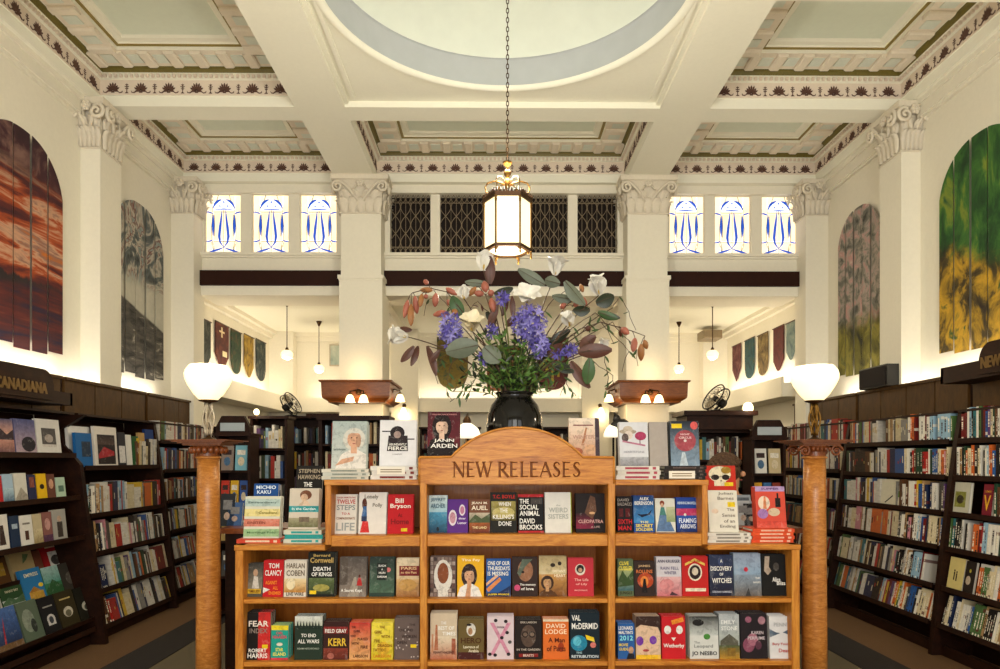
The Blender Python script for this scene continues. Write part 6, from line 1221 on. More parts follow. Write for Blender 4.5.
def forest(t, y, z, vec):
    up = t.ramp(streak(t, vec, (1, 1.4, .7), (R(-35), 0, 0), 3.2, 6), [(.3, '#0e2410'), (.45, '#1f4c1c'), (.55, '#3c6c28'), (.64, '#7a8a2c'), (.74, '#20502a')])
    lo = t.ramp(streak(t, vec, (1, 1, .8), (0, 0, 0), 5, 6), [(.32, '#24180c'), (.43, '#4a3c18'), (.52, '#a88420'), (.6, '#c89c28'), (.68, '#3c5424')])
    zz = t.math('ADD', z, t.math('ADD', t.math('MULTIPLY', streak(t, vec, (1, 1, 1), (0, 0, 0), 2.5), .9), t.math('MULTIPLY', y, -.35))); t.base(t.mix(step(t, zz, 1.08, 1.3), lo, up))
def banner(s, yc, hw, z0, z1, build, label, nst, mt, gap=.022):
    "arched hanging of separate vertical strips; the picture runs across all of them"
    r = thing('arched_banner', label, 'banner', (s * (W - .03), yc, z0)); M[mt] = banner_mat(mt, build); H = z1 - z0; w = 2 * hw / nst; spring = H - hw * .95
    top = lambda y: spring + hw * .95 * math.sqrt(max(0.0, 1 - (abs(y) / hw) ** 2.2))
    for k in range(nst):
        a, b = -hw + k * w + gap / 2, -hw + (k + 1) * w - gap / 2; n = 8; zf = .02 * math.sin(k * 1.9)
        prof = [(a, zf), (b, zf)] + [(b + (a - b) * i / n, top(b + (a - b) * i / n)) for i in range(n + 1)]
        m = MB(); off = .004 * math.sin(k * 2.3); xa, xb = sorted((-s * (.0 + off), -s * (.004 + off))); m.prism(prof, xa, xb, 'x'); m.build('banner_strip', mt, r, local=True)
    return r
def span(s, px_apex, py_apex, px_edge, py_edge, X=W - .03):
    a, e = PW(px_apex, py_apex, s * X), PW(px_edge, py_edge, s * X); return a.y, abs(e.y - a.y), e.z, a.z
yc, hw, z0, z1 = span(-1, 22, 128, 63, 357); banner(-1, yc, hw, z0, z1, sunset, 'arched fabric banner of an orange and purple sunset over water', 5, 'sunset_banner')
yc, hw, z0, z1 = span(-1, 140, 204, 163.5, 382); banner(-1, yc, hw, z0, z1, storm, 'arched grey fabric banner of a swirling storm sky over dark sea', 5, 'storm_banner')
yc, hw, z0, z1 = span(1, 858, 207, 838, 378); banner(1, yc, hw, z0, z1, blossom, 'arched fabric banner of pale pink blossom above yellow grass', 5, 'blossom_banner')
yc, hw, z0, z1 = span(1, 979, 132, 939, 356); banner(1, yc, hw, z0, z1, forest, 'arched fabric banner of green forest and yellow autumn leaves', 5, 'forest_banner')
# small pennants beyond the piers
def pennant_mat(name, cols, sc=7):
    t = NT(name); n = t.noise(t.coord('Object'), sc, 4, .6, .8); t.base(t.ramp(n, [(.34 + .34 * i / (len(cols) - 1), c) for i, c in enumerate(cols)])); return t.set(rough=.9)
def pennant(px0, px1, py0, py1, s, cols, label, shape, X=None, Y=None, mark=None):
    if Y is None:
        a, b = PW(px0, py0, s * (W - .02)), PW(px1, py1, s * (W - .02)); hw = abs(b.y - a.y) / 2; c = (a.y + b.y) / 2; loc = (s * (W - .02), c, PW((px0 + px1) / 2, py1, s * (W - .02)).z); H = PW((px0 + px1) / 2, py0, s * (W - .02)).z - loc[2]
    else:
        a, b = P(px0, py0, Y), P(px1, py1, Y); hw = (b.x - a.x) / 2; loc = ((a.x + b.x) / 2, Y, b.z); H = a.z - b.z
    n = 10; low = {'round': lambda u: hw * .9 * (1 - math.sqrt(max(0, 1 - u * u))), 'point': lambda u: hw * 1.1 * abs(u), 'square': lambda u: 0, 'wavy': lambda u: hw * .6 * (1 - math.cos(u * PI * .8)) * .8}[shape]
    prof = [(hw * (-1 + 2 * i / n), low(-1 + 2 * i / n)) for i in range(n + 1)] + [(hw, H), (-hw, H)]
    mt = pennant_mat('pennant_' + cols[0].strip('#'), cols); r = thing('hanging_pennant', label, 'pennant', loc)
    m = MB()
    if Y is None: m.prism(prof, *sorted((0, -s * .012)), 'x')
    else: m.prism(prof, -.012, 0, 'y')
    m.build('pennant_cloth', mt, r, local=True)
    m = MB(); e = hw + .02
    m.tube([(-s * .012, -e, H), (-s * .012, e, H)] if Y is None else [(-e, -.012, H), (e, -.012, H)], .009, 6); m.build('hanging_rod', 'bronze', r, local=True)
    if mark:
        m = MB(); f = (lambda u, v: (-s * .0135, -s * u * hw, H * v)) if Y is None else (lambda u, v: (u * hw, -.0135, H * v)); m.col = lin(mark[0])
        for u0, v0, u1, v1 in mark[1]: m.add([f(u0, v0), f(u1, v0), f(u1, v1), f(u0, v1)], [(0, 1, 2, 3)])
        m.build('applique', 'ink', r, local=True, colattr=True)
pennant(200, 210, 320, 366, -1, ['#14160f', '#2a2e28', '#5a5a4c'], 'black and grey pennant beside the corner pilaster', 'wavy')
pennant(215, 228, 324, 370, -1, ['#34120c', '#4c1e14', '#6a3422'], 'dark red pennant with a small cream cross', 'wavy', mark=('#d8c8a0', [(-.5, .8, .3, .84), (-.2, .7, 0, .92), (0, .3, .7, .42)]))
pennant(230.5, 240.5, 331, 374, -1, ['#101c12', '#1e381f', '#5a4028'], 'dark green pennant between the red and yellow ones', 'round')
pennant(244, 253, 336, 377.5, -1, ['#4a380c', '#8a6c18', '#a88c38'], 'mustard yellow pennant with a rounded foot', 'wavy')
pennant(256, 265, 341, 381, -1, ['#101a1a', '#283432', '#6a6a5a'], 'blue-grey pennant with a rounded foot next to the yellow one', 'round')
pennant(796, 787, 322, 360, 1, ['#4a5a5c', '#6a7a74', '#8f9484'], 'pale grey-green pennant beside the corner pilaster', 'wavy')
pennant(784, 774, 327, 371, 1, ['#3c120f', '#561e18', '#2c2018'], 'maroon pennant between the grey-green and tan ones', 'wavy')
pennant(768, 758.5, 334, 375.5, 1, ['#3c2e14', '#6a5630', '#94804c'], 'tan pennant with dark brown patches', 'round')
pennant(754.5, 745.5, 339, 378.5, 1, ['#162c2e', '#284a4e', '#444420'], 'teal blue pennant with a rounded foot', 'round')
pennant(741, 733, 345, 381.5, 1, ['#3c181c', '#5c2c2c', '#7a5c52'], 'dusty rose pennant with a pointed foot', 'point')
pennant(437, 468, 336, 389, 1, ['#4a3c14', '#6a5a20', '#1c3c30'], 'olive and teal tree pennant with a rounded foot behind the flowers', 'round', Y=YR - .05)
pennant(487, 520, 346, 391, 1, ['#4a2818', '#6a3c20', '#8a6030'], 'square brown pennant directly behind the vase', 'square', Y=YR - .05)
pennant(537, 568, 338, 390, 1, ['#2c0f10', '#4a1a16', '#3a1210'], 'dark red sunburst pennant with gold rays', 'round', Y=YR - .05, mark=('#8a7a30', [(-.08, .1, .08, .9), (-.7, .45, .7, .52), (-.45, .25, -.3, .7), (.3, .25, .45, .7)]))
m = MB(); a, b = P(329.5, 366, YR - .03), P(341, 344.5, YR - .03); m.box(a.x, b.x, YR - .04, YR, a.z, b.z); pf = tag(m.build('framed_picture', 'silver'), 'small grey-green framed picture on the rear wall', 'picture'); m = MB(); m.box(a.x + .02, b.x - .02, YR - .045, YR - .04, a.z + .02, b.z - .02); m.build('picture_print', pennant_mat('picture_grey_green', ['#7c8c84', '#a0aca0', '#c0c4b4'], 3), pf)
# ------------------------------------------------------------------ pendant globes
for px, yg, yc_, lab in ((287, 355, 301, 'lit opal pendant globe beside the yellow pennant'), (319, 369, 324, 'lit opal pendant globe next to the small framed picture'), (712.5, 355, 302, 'lit opal pendant globe next to the grey ceiling box'), (679, 369, 324, 'lit opal pendant globe beside the slot-plate pier')):
    Y = 9.85 if yg < 360 else 11.3; g = P(px, yg, Y); r = thing('pendant_lamp', lab, 'pendant lamp', (g.x, Y, g.z), group='pendant globes in the rear room')
    m = MB(); m.lathe([(.02, .07), (.055, .06), (.082, .03), (.085, 0), (.07, -.04), (.03, -.065), (.002, -.068)], 20, (g.x, Y, g.z)); m.build('glass_globe', 'globe', r, smooth=True)
    m = MB(); m.lathe([(.024, .068), (.026, .085), (.012, .11), (.008, .115)], 12, (g.x, Y, g.z)); m.build('fitter', 'bronze', r, smooth=True)
    m = MB(); m.tube([(g.x, Y, g.z + .1), (g.x, Y, HR - .02)], .007, 6); m.build('rod', 'bronze', r)
    m = MB(); m.lathe([(.012, -.08), (.04, -.02), (.045, 0)], 12, (g.x, Y, HR - .001)); m.build('ceiling_cap', 'bronze', r, smooth=True); lamp_light((g.x, Y, g.z - .14), 11)
m = MB(); a, b = P(697, 342, 12.0), P(715, 334, 12.0); m.cbox(a.x, b.x, 11.6, 11.98, a.z, b.z, .01); tag(m.build('ceiling_box', 'grille'), 'long grey metal box mounted high in the rear corner', 'box')
# ------------------------------------------------------------------ fans, loudspeaker, bare bulbs, desk lamps
def fan(px, py, Y, lean, label, zbase):
    c = P(px, py, Y); r = thing('desk_fan', label, 'fan', (c.x, Y, zbase)); rot = Euler((R(58), 0, R(lean))).to_matrix()
    m = MB(); q = .16
    for k in range(2): m.tube([c + rot @ Vector((q * math.cos(2 * PI * i / 28), q * math.sin(2 * PI * i / 28), .04 - .08 * k)) for i in range(28)], .008, 5, True)
    for i in range(24): a = 2 * PI * i / 24; m.tube([c + rot @ Vector((.03 * math.cos(a), .03 * math.sin(a), .06)), c + rot @ Vector((q * .7 * math.cos(a), q * .7 * math.sin(a), .06)), c + rot @ Vector((q * math.cos(a), q * math.sin(a), .0)), c + rot @ Vector((q * .7 * math.cos(a), q * .7 * math.sin(a), -.06))], .0025, 3)
    m.build('cage', 'iron', r)
    for k in range(3):
        a = 2 * PI * k / 3; m = MB(); m.add([c + rot @ Vector((u * math.cos(a) - v * math.sin(a), u * math.sin(a) + v * math.cos(a), w_)) for u, v, w_ in ((.03, -.02, .01), (.08, -.06, .025), (.135, -.04, .02), (.135, .04, -.02), (.08, .05, -.02), (.03, .02, -.01))], [tuple(range(6))]); m.build('blade', 'silver', r)
    m = MB(); m.ell(c, (.035, .035, .035), 8, 6); m.tube([c - rot @ Vector((0, 0, .05)), c - rot @ Vector((0, 0, .12))], .05, 10); m.build('motor', 'iron', r, smooth=True)
    m = MB(); bpt = Vector((c.x, Y + .02, zbase)); m.tube([c - rot @ Vector((0, 0, .09)), Vector((c.x, Y + .06, c.z - .12)), bpt], .014, 6); m.lathe([(.09, 0), (.09, .015), (.03, .03)], 16, bpt); m.build('stand', 'iron', r, smooth=True)
zf1 = P(300, 416, 9.3).z; fan(291, 404, 9.45, 76, 'tilted black desk fan on the bookcase near the pendant globes', zf1)
zf2 = P(500, 411, 7.45).z; fan(716, 399, 7.6, -74, 'tilted black desk fan on the boxed bookcase canopy', zf2)
a, b = PW(869, 388, 3.84), PW(897, 388, 3.84); sp_ = thing('loudspeaker', 'black box loudspeaker on the ledge below the blossom banner', 'speaker', (3.83, (a.y + b.y) / 2, 2.316))
part('cabinet', 'blackplastic', sp_, (3.74, 3.98, b.y, a.y, 2.317, 2.53)); m = MB(); m.box(3.728, 3.74, b.y + .015, a.y - .015, 2.33, 2.515); m.build('grille_cloth', 'void', sp_)
for px, py, Y, zb, lab in ((748, 408, 7.44, zf2, 'bare lit bulb clipped to the boxed bookcase canopy'), (256.5, 412, 7.48, P(268, 416, 7.5).z, 'small bare lit bulb on top of the bookcase behind the golden rack')):
    c = P(px, py, Y); r_ = .055 if px > 500 else .03; r = thing('clip_lamp', lab, 'lamp', (c.x, Y, zb)); m = MB(); m.ell(c, (r_, r_, r_ * 1.15), 12, 8); m.build('bulb', 'bulb', r, smooth=True); m = MB(); m.tube([(c.x, Y, c.z - r_ * .9), (c.x, Y + .02, zb - .05), (c.x, Y + .12, zb)], .012, 6); m.build('holder', 'bronze', r, smooth=True); lamp_light((c.x, Y - .14, c.z), 1.6)
for px, py, w_, Y, lab, hoodm in ((467, 438, 28, 5.6, 'white dome-shaded desk lamp behind the maroon book', 'bronze'), (617, 437, 27, 5.6, 'white glass desk lamp with a black hood behind the straw-hat book', 'iron')):
    c = P(px, py, Y); rr_ = w_ / 2 / F * Y; r = thing('desk_lamp', lab, 'lamp', (c.x, Y, 0.0)); zt = .95
    m = MB(); m.lathe([(rr_, 0), (rr_ * .97, .03), (rr_ * .8, .075), (rr_ * .5, .105), (.03, .12)], 24, c); m.build('glass_shade', 'white_shade', r, smooth=True)
    m = MB(); m.lathe([(.03, .118), (.035, .14), (.02, .17), (.008, .18)], 12, c); m.tube([c + Vector((0, 0, .17)), c + Vector((.0, .1, .2)), Vector((c.x, Y + .17, c.z + .05)), Vector((c.x, Y + .17, zt))], .01, 6); m.build('arm', hoodm, r, smooth=True)
    if hoodm == 'iron': m = MB(); m.lathe([(rr_ * 1.0, .02), (rr_ * .85, .085), (rr_ * .5, .12), (.03, .135)], 24, c + Vector((.03, .0, .012))); m.build('hood', 'iron', r, smooth=True)
    m = MB(); m.lathe([(.12, 0), (.12, .015), (.03, .04), (.012, .05)], 20, (c.x, Y + .17, zt - .02)); m.build('lamp_base', hoodm, r, smooth=True)
    r.location = (c.x, Y, zt - .02)
    for ch in r.children: ch.location.z = -(zt - .02)
dk = thing('desk', 'dark wooden work desk behind the service counter', 'desk', (0, 5.8, 0)); part('desk_top', 'dark', dk, (-1.0, 1.1, 5.45, 6.1, .88, .93))
for x in (-.95, 1.0):
    for y in (5.5, 6.0): part('leg', 'dark', dk, (x, x + .06, y, y + .06, 0, .88))

# ================================================================== VASE AND FLOWERS
VY = 4.24; vc = P(514.5, 430, VY); vb = Vector((vc.x, VY, Zu))
z_lip = P(500, 393, VY).z; hv = z_lip - Zu
vase = thing('vase', 'round glossy black vase holding the flower arrangement', 'vase', vb)
m = MB(); Rv = 28.5 / F * VY; prof = [(Rv * .55, 0), (Rv * .62, .02 * hv / .4), (Rv * .82, .22 * hv), (Rv * .98, .45 * hv), (Rv, .6 * hv), (Rv * .95, .74 * hv), (Rv * .82, .86 * hv), (Rv * .66, .925 * hv), (Rv * .61, .95 * hv), (Rv * .63, .98 * hv), (Rv * .66, hv), (Rv * .6, hv), (Rv * .52, .95 * hv), (Rv * .6, .85 * hv), (Rv * .5, .3 * hv)]
m.lathe(prof, 40, vb); m.build('vase_body', 'glaze', vase, smooth=True)
m = MB(); m.lathe([(Rv * .665, .985 * hv), (Rv * .68, .995 * hv), (Rv * .67, 1.005 * hv), (Rv * .6, 1.003 * hv)], 40, vb, cap=False); m.build('vase_lip', 'glaze', vase, smooth=True)
for nm, c, r_ in (('petal_white', '#f0ebe0', .55), ('petal_cream', '#ece0c0', .55), ('leaf_green', '#3a5a2c', .45), ('leaf_grey', '#6a7260', .5), ('leaf_dark', '#26301f', .4), ('leaf_brown', '#5a3224', .45), ('pod_pink', '#a8604c', .5), ('pod_orange', '#a06a3a', .5), ('purple', '#9890d2', .55), ('purple_deep', '#6a5eb4', .55), ('stem_brown', '#4c3420', .7), ('stem_green', '#6a7434', .7), ('fern', '#567a30', .6), ('stamen', '#c8a43c', .6)):
    M[nm] = plain(nm, c, r_, .16, 30, .1)
MOUTH = Vector((vb.x, VY, z_lip - .01))
def bez(a, b, c, n=12): return [a * (1 - i / n) ** 2 + b * 2 * (i / n) * (1 - i / n) + c * (i / n) ** 2 for i in range(n + 1)]
def stem_pts(tip, bow=None, n=12):
    tip = Vector(tip); k = max(-1, min(1, (tip.x - MOUTH.x) / .45)); a = MOUTH + Vector((k * Rv * .38, rnd.uniform(-.05, .05), -.03))
    mid = bow if bow is not None else a.lerp(tip, .45) + Vector((-(tip.x - a.x) * .18, 0, .12 * abs(tip.x - a.x) + .04)); return bez(a, Vector(mid), tip, n)
def petal(m, base, d, side, L, w_, cup=.3, n=6):
    "cupped petal or leaf sheet growing from base along d"
    d = Vector(d).normalized(); side = Vector(side); side = (side - d * side.dot(d)).normalized(); nn = d.cross(side); vs = []; fs = []
    for i in range(n + 1):
        t_ = i / n; ww = w_ * max(.03, math.sin(PI * min(.985, t_ * .9 + .06)) ** .75); q = base + d * (L * t_) + nn * (cup * L * math.sin(PI * t_) * .35)
        for u in (-1, -.5, 0, .5, 1): vs.append(q + side * (ww * u) + nn * (cup * ww * u * u * .8))
    for i in range(n):
        for u in range(4): fs.append((i * 5 + u, i * 5 + u + 1, (i + 1) * 5 + u + 1, (i + 1) * 5 + u))
    m.add(vs, fs)
CAMD = Vector((0, -1, 0))
def FP(px, py, dy=0.0): return P(px, py, VY + dy)
U_ = VY / F      # metres per photo pixel here
def leaf_part(root, p0, p1, w_, mat, dy=0.0, cup=.25):
    a, b = FP(*p0, dy), FP(*p1, dy + rnd.uniform(-.05, .03)); d = b - a; side = d.cross(CAMD) + Vector((0, rnd.uniform(-.3, .3) * d.length, 0)); m = MB(); petal(m, a, d, side, d.length, w_ * U_, cup, 7); o = m.build('leaf', mat, root, smooth=True)
    m = MB(); m.tube([a, (a + b) / 2 + CAMD * .003, b], [.0025, .0018, .0008], 4); m.build('midrib', 'stem_brown', o)
def flower_root(nm, label, group): return thing(nm, label, 'flower', MOUTH, group=group)
def magnolia(px, py, r_px, label, mat='petal_white', opening=.8, face=(0, -.4, 1), n=6, leaves=(), dy=0.0, stem=True):
    c = FP(px, py, dy); r = flower_root('magnolia_branch', label, 'magnolia branches in the vase'); ax = Vector(face).normalized(); s0 = ax.orthogonal().normalized(); s1 = ax.cross(s0); L = r_px * U_ * 1.5
    base = c - ax * (L * .35)
    if stem: m = MB(); m.tube(stem_pts(base), [.006 - .003 * i / 12 for i in range(13)], 6); m.build('stem', 'stem_brown', r, smooth=True)
    for k in range(n):
        a = 2 * PI * k / n + .3; out = s0 * math.cos(a) + s1 * math.sin(a); d = ax * (1 - opening * .55) + out * opening * (.75 if k % 2 else .95); m = MB(); petal(m, base, d, out.cross(ax), L * (1.05 if k % 2 else .95), L * .42, -.55); m.build('petal', mat, r, smooth=True)
    m = MB(); m.ell(base + ax * L * .18, (.012, .012, .02), 7, 5); m.build('stamen_cone', 'stamen', r, smooth=True)
    for l_ in leaves: leaf_part(r, *l_, dy=dy)
    return r
magnolia(401, 336, 14, 'white magnolia drooping far out over the double sconce pier', opening=.5, face=(-1, -.3, .1), leaves=[((414, 346), (401, 362), 4, 'leaf_brown'), ((418, 346), (411, 366), 3.5, 'leaf_brown'), ((412, 330), (400, 328), 3, 'leaf_brown')])
magnolia(472, 325, 13.5, 'wide open cream magnolia above the grey leaves', 'petal_cream', .62, (0, -.8, .75), leaves=[((478, 345), (446, 352), 10, 'leaf_grey'), ((484, 347), (500, 362), 9, 'leaf_grey')], dy=-.12)
magnolia(464, 294, 9, 'closed white magnolia bud on an upright stem', opening=.12, face=(0, 0, 1), n=5, leaves=[((462, 318), (452, 296), 7, 'leaf_green')])
magnolia(484, 264, 13, 'topmost white magnolia behind a brown leaf under the lantern', opening=.45, face=(.1, .1, 1), n=5, leaves=[((490, 284), (490, 256), 5.5, 'leaf_brown'), ((494, 294), (513, 288), 5, 'leaf_dark'), ((487, 284), (465, 282), 4, 'leaf_grey')])
magnolia(527, 297, 13, 'ruffled white magnolia just above the large purple flower', 'petal_white', .8, (0, -.8, .7), n=8, dy=-.05)
magnolia(556, 268, 14, 'white magnolia with one tall upright petal', opening=.6, face=(.1, -.2, 1), n=5, leaves=[((565, 281), (585, 305), 7, 'leaf_grey'), ((545, 285), (518, 269), 6, 'leaf_grey'), ((560, 284), (545, 280), 6, 'leaf_grey')])
magnolia(598, 288, 14, 'cup-shaped white magnolia with a dark leaf behind', opening=.42, face=(-.2, -.4, 1), n=6, leaves=[((596, 303), (614, 296), 8, 'leaf_dark'), ((590, 310), (573, 310), 6, 'leaf_dark'), ((598, 312), (618, 319), 4, 'leaf_green')])
magnolia(569, 321, 11, 'narrow white magnolia turned sideways above the brown leaves', opening=.4, face=(-.3, -.6, .6), n=4)
magnolia(603, 346, 9, 'small pale magnolia half hidden behind the brown leaf', opening=.5, face=(.3, -.2, 1), n=4, dy=.1)
# leafy branches
def leafy(label, tip, leaves, dy=0.0):
    r = thing('leaf_branch', label, 'branch', MOUTH, group='leaf branches in the vase'); m = MB(); m.tube(stem_pts(FP(*tip, dy)), [.006 - .0035 * i / 12 for i in range(13)], 6); m.build('stem', 'stem_brown', r, smooth=True)
    for l_ in leaves: leaf_part(r, *l_, dy=dy)
leafy('leaf branch with large glossy brown leaves over the canopy edge', (590, 350), [((578, 352), (612, 350), 7.5, 'leaf_brown'), ((580, 348), (596, 336), 6, 'leaf_brown'), ((571, 361), (590, 388), 6, 'leaf_brown'), ((590, 358), (587, 384), 6.5, 'leaf_green')], -.08)
leafy('leaf branch with a single upright brown leaf in the middle', (514, 300), [((513, 318), (512, 296), 3, 'leaf_brown'), ((489, 326), (498, 304), 4, 'leaf_brown')], -.05)
leafy('leaf branch with long hanging brown leaves above the portrait book', (428, 346), [((427, 346), (436, 376), 4, 'leaf_brown'), ((440, 350), (430, 362), 3, 'leaf_brown')], -.02)
leafy('leaf branch with grey-green leaves spreading behind the cup-shaped magnolia', (583, 300), [((575, 300), (552, 296), 5, 'leaf_grey'), ((600, 315), (620, 318), 4, 'leaf_dark'), ((570, 330), (548, 345), 5, 'leaf_dark')], .08)
# pod branches
def pods(label, path, plist, dy=0.0):
    r = thing('pod_branch', label, 'branch', MOUTH, group='pink pod branches in the vase'); pts = [stem_pts(FP(*path[0], dy))[i] for i in range(0, 13, 2)] + [FP(*q, dy) for q in path[1:]]; m = MB(); m.tube(pts, [.0055 - .003 * i / (len(pts) - 1) for i in range(len(pts))], 6); m.build('stem', 'stem_brown', r, smooth=True)
    for (a, b, w_, mat) in plist:
        p, q = FP(*a, dy), FP(*b, dy + rnd.uniform(-.04, .04)); d = (q - p); L = d.length; rot = d.normalized().to_track_quat('Z', 'Y').to_matrix(); m = MB(); n = 8; vs = []
        for f, ww in ((0, .25), (.12, .6), (.35, 1), (.65, .95), (.88, .55), (1, .12)):
            for k in range(n): vs.append(p + rot @ Vector((math.cos(2 * PI * k / n) * w_ * U_ * ww, math.sin(2 * PI * k / n) * w_ * U_ * ww, f * L)))
        m.add(vs, [(i * n + k, i * n + (k + 1) % n, (i + 1) * n + (k + 1) % n, (i + 1) * n + k) for i in range(5) for k in range(n)] + [tuple(range(n)), tuple(5 * n + k for k in range(n))]); m.build('pod', mat, r, smooth=True)
        s_ = min(pts, key=lambda w_: (w_ - p).length)
        if (s_ - p).length > .006: m = MB(); m.tube([s_, s_.lerp(p, .5) + Vector((0, 0, .008)), p], .0022, 5); m.build('stalk', 'stem_brown', r, smooth=True)
pods('arching branch of hanging pink pods over the double sconce', [(458, 306), (447, 292), (430, 288), (412, 293)], [((408, 300), (404, 318), 3, 'pod_pink'), ((411, 304), (411, 326), 3.6, 'pod_orange'), ((415, 296), (417, 314), 3.4, 'pod_pink'), ((422, 294), (420, 307), 3, 'pod_orange'), ((436, 293), (435, 307), 3.6, 'pod_pink'), ((433, 290), (420, 290), 3, 'pod_orange'), ((428, 284), (424, 280), 2.5, 'pod_pink'), ((446, 288), (457, 295), 3, 'pod_pink'), ((447, 300), (453, 306), 3, 'pod_pink'), ((424, 297), (428, 296), 2.5, 'pod_pink')])
pods('short branch of pink pods beside the purple flower', [(452, 318), (448, 312)], [((447, 312), (433, 315), 3.4, 'pod_pink'), ((448, 314), (443, 321), 3, 'pod_pink'), ((452, 310), (458, 314), 3, 'pod_orange')])
pods('upright branch of thick salmon pods under the topmost magnolia', [(491, 312), (486, 296), (480, 288)], [((486, 292), (484, 281), 4, 'pod_pink'), ((484, 294), (474, 293), 3.4, 'pod_pink'), ((488, 294), (494, 292), 3.4, 'pod_pink'), ((491, 298), (494, 312), 3.8, 'pod_pink'), ((476, 287), (469, 296), 3, 'pod_orange')], -.02)
pods('branch of orange pods behind the upright-petal magnolia', [(566, 306), (576, 296), (582, 288)], [((572, 302), (576, 296), 3, 'pod_orange'), ((580, 296), (587, 306), 3, 'pod_pink'), ((583, 292), (580, 284), 2.6, 'pod_orange'), ((566, 304), (560, 308), 3, 'pod_pink'), ((574, 306), (578, 303), 3, 'pod_pink')], .06)
pods('long branch ending in three hanging rust pods near the pier canopy', [(600, 322), (618, 327), (632, 331), (645, 336)], [((635, 338), (633, 352), 3.6, 'pod_pink'), ((641, 344), (641, 361), 3.6, 'pod_orange'), ((644, 340), (647, 349), 3, 'pod_orange'), ((621, 328), (629, 334), 3.6, 'pod_pink'), ((588, 326), (588, 331), 3, 'leaf_brown'), ((620, 330), (621, 337), 2, 'leaf_brown')], -.05)
# purple flower heads
def purple(px, py, rx, ry, n, label, dy=0.0, mats=('purple', 'purple_deep')):
    r = flower_root('purple_flower', label, 'purple flowers in the vase'); c = FP(px, py, dy); m = MB(); m.tube(stem_pts(c), .005, 6); m.build('stem', 'stem_green', r, smooth=True); g = random.Random(int(px)); ms = [MB(), MB()]
    for k in range(n):
        th = math.acos(1 - 2 * (k + .5) / n); ph = PI * (1 + 5 ** .5) * k; d = Vector((math.sin(th) * math.cos(ph), math.sin(th) * math.sin(ph), math.cos(th))); p = c + Vector((d.x * rx * U_, d.y * rx * U_, d.z * ry * U_)) * g.uniform(.45, 1.1); s0 = d.orthogonal().normalized(); s1 = d.cross(s0); q = ms[k % 2]
        for j in range(5): a = 2 * PI * j / 5 + k; o = s0 * math.cos(a) + s1 * math.sin(a); petal(q, p, d * .5 + o, o.cross(d), .04, .0075, -.3, 2)
    for q, mt, nm in zip(ms, mats, ('floret_cluster', 'floret_cluster')): o = q.build(nm, mt, r); o['kind'] = 'stuff'
purple(450, 330, 10, 15, 46, 'pale violet flower head beside the cream magnolia', -.06)
purple(529, 324, 14, 18, 80, 'large lavender flower head in the middle of the arrangement', -.1)
purple(540, 346, 9, 11, 34, 'deep violet flower head below the large lavender one', -.1, ('purple_deep', 'purple'))
for px, py, l in ((491, 331, 'below the salmon pods'), (503, 298, 'high up between the magnolias'), (484, 358, 'above the grey leaves'), (570, 350, 'beside the brown leaves'), (557, 352, 'under the narrow magnolia')): purple(px, py, 4, 5, 8, 'tiny violet floret ' + l, -.05, ('purple_deep', 'purple_deep'))
# greenery
g = random.Random(5); gr = thing('greenery_bunch', 'bunch of fine green foliage filling the vase mouth', 'foliage', MOUTH); fm = MB(); sm_ = MB()
for k in range(90):
    px = g.gauss(512, 26); py = g.uniform(330, 388) + abs(px - 512) * .12; tip = FP(px, py, g.uniform(-.16, .1)); pts = bez(MOUTH + Vector(((tip.x - MOUTH.x) * .3, g.uniform(-.06, .06), -.02)), MOUTH.lerp(tip, .5) + Vector((-(tip.x - MOUTH.x) * .15, 0, .02)), tip, 6); sm_.tube(pts, .0022, 4)
    for j in range(2, 7):
        for q in range(3):
            d = Vector((g.uniform(-1, 1), g.uniform(-1, .6), g.uniform(-.3, 1))); petal(fm, pts[j], d, Vector((g.uniform(-1, 1), g.uniform(-1, 1), .2)), g.uniform(.025, .06), g.uniform(.006, .013), .2, 2)
for i in range(len(fm.m)): fm.m[i] = 1 if (i // 8) % 3 == 0 else 0
o = fm.build('leaf_tufts', ['fern', 'leaf_dark'], gr); o['kind'] = 'stuff'; o = sm_.build('fine_stems', 'stem_green', gr); o['kind'] = 'stuff'
m = MB()
for k in range(26):
    tip = FP(g.uniform(475, 558), g.uniform(345, 365), g.uniform(-.1, .1)); m.tube(stem_pts(tip, None, 6), .004, 5)
o = m.build('stalks', 'stem_green', gr); o['kind'] = 'stuff'
# trailing curly twigs
def twig(label, pts, dy, n_leaf=7, mat='leaf_green'):
    r = thing('curly_twig', label, 'twig', MOUTH, group='curly twigs in the vase'); P3 = [stem_pts(FP(*pts[0], dy), None, 6)[i] for i in range(6)] + [FP(q[0], q[1], dy + .03 * math.sin(i)) for i, q in enumerate(pts)]
    sm2 = []
    for i in range(len(P3) - 1):
        for j in range(3): sm2.append(P3[i].lerp(P3[i + 1], j / 3) + Vector((.006 * math.sin(i * 3 + j * 2), 0, .005 * math.cos(i * 2 + j))))
    sm2.append(P3[-1]); m = MB(); m.tube(sm2, [.0042 - .0024 * i / len(sm2) for i in range(len(sm2))], 5); m.build('stem', 'stem_brown', r, smooth=True)
    for k in range(n_leaf):
        i = int(len(sm2) * (.35 + .63 * k / n_leaf)); d = Vector((rnd.uniform(-1, 1), rnd.uniform(-.4, .2), -rnd.uniform(.2, 1))); m = MB(); petal(m, sm2[min(i, len(sm2) - 1)], d, Vector((1, .4, .3)), rnd.uniform(.035, .07), .008, .15, 4); m.build('leaf', mat, r, smooth=True)
twig('curly twig hanging over the olive tree pennant', [(470, 350), (452, 362), (448, 378), (446, 392), (452, 400)], -.06, 8)
twig('curly twig trailing toward the maroon portrait book', [(474, 362), (466, 374), (463, 388), (458, 398), (450, 402)], -.1, 8)
twig('curly twig with thin leaves beside the vase shoulder', [(482, 368), (474, 380), (470, 392), (466, 402)], -.12, 7)
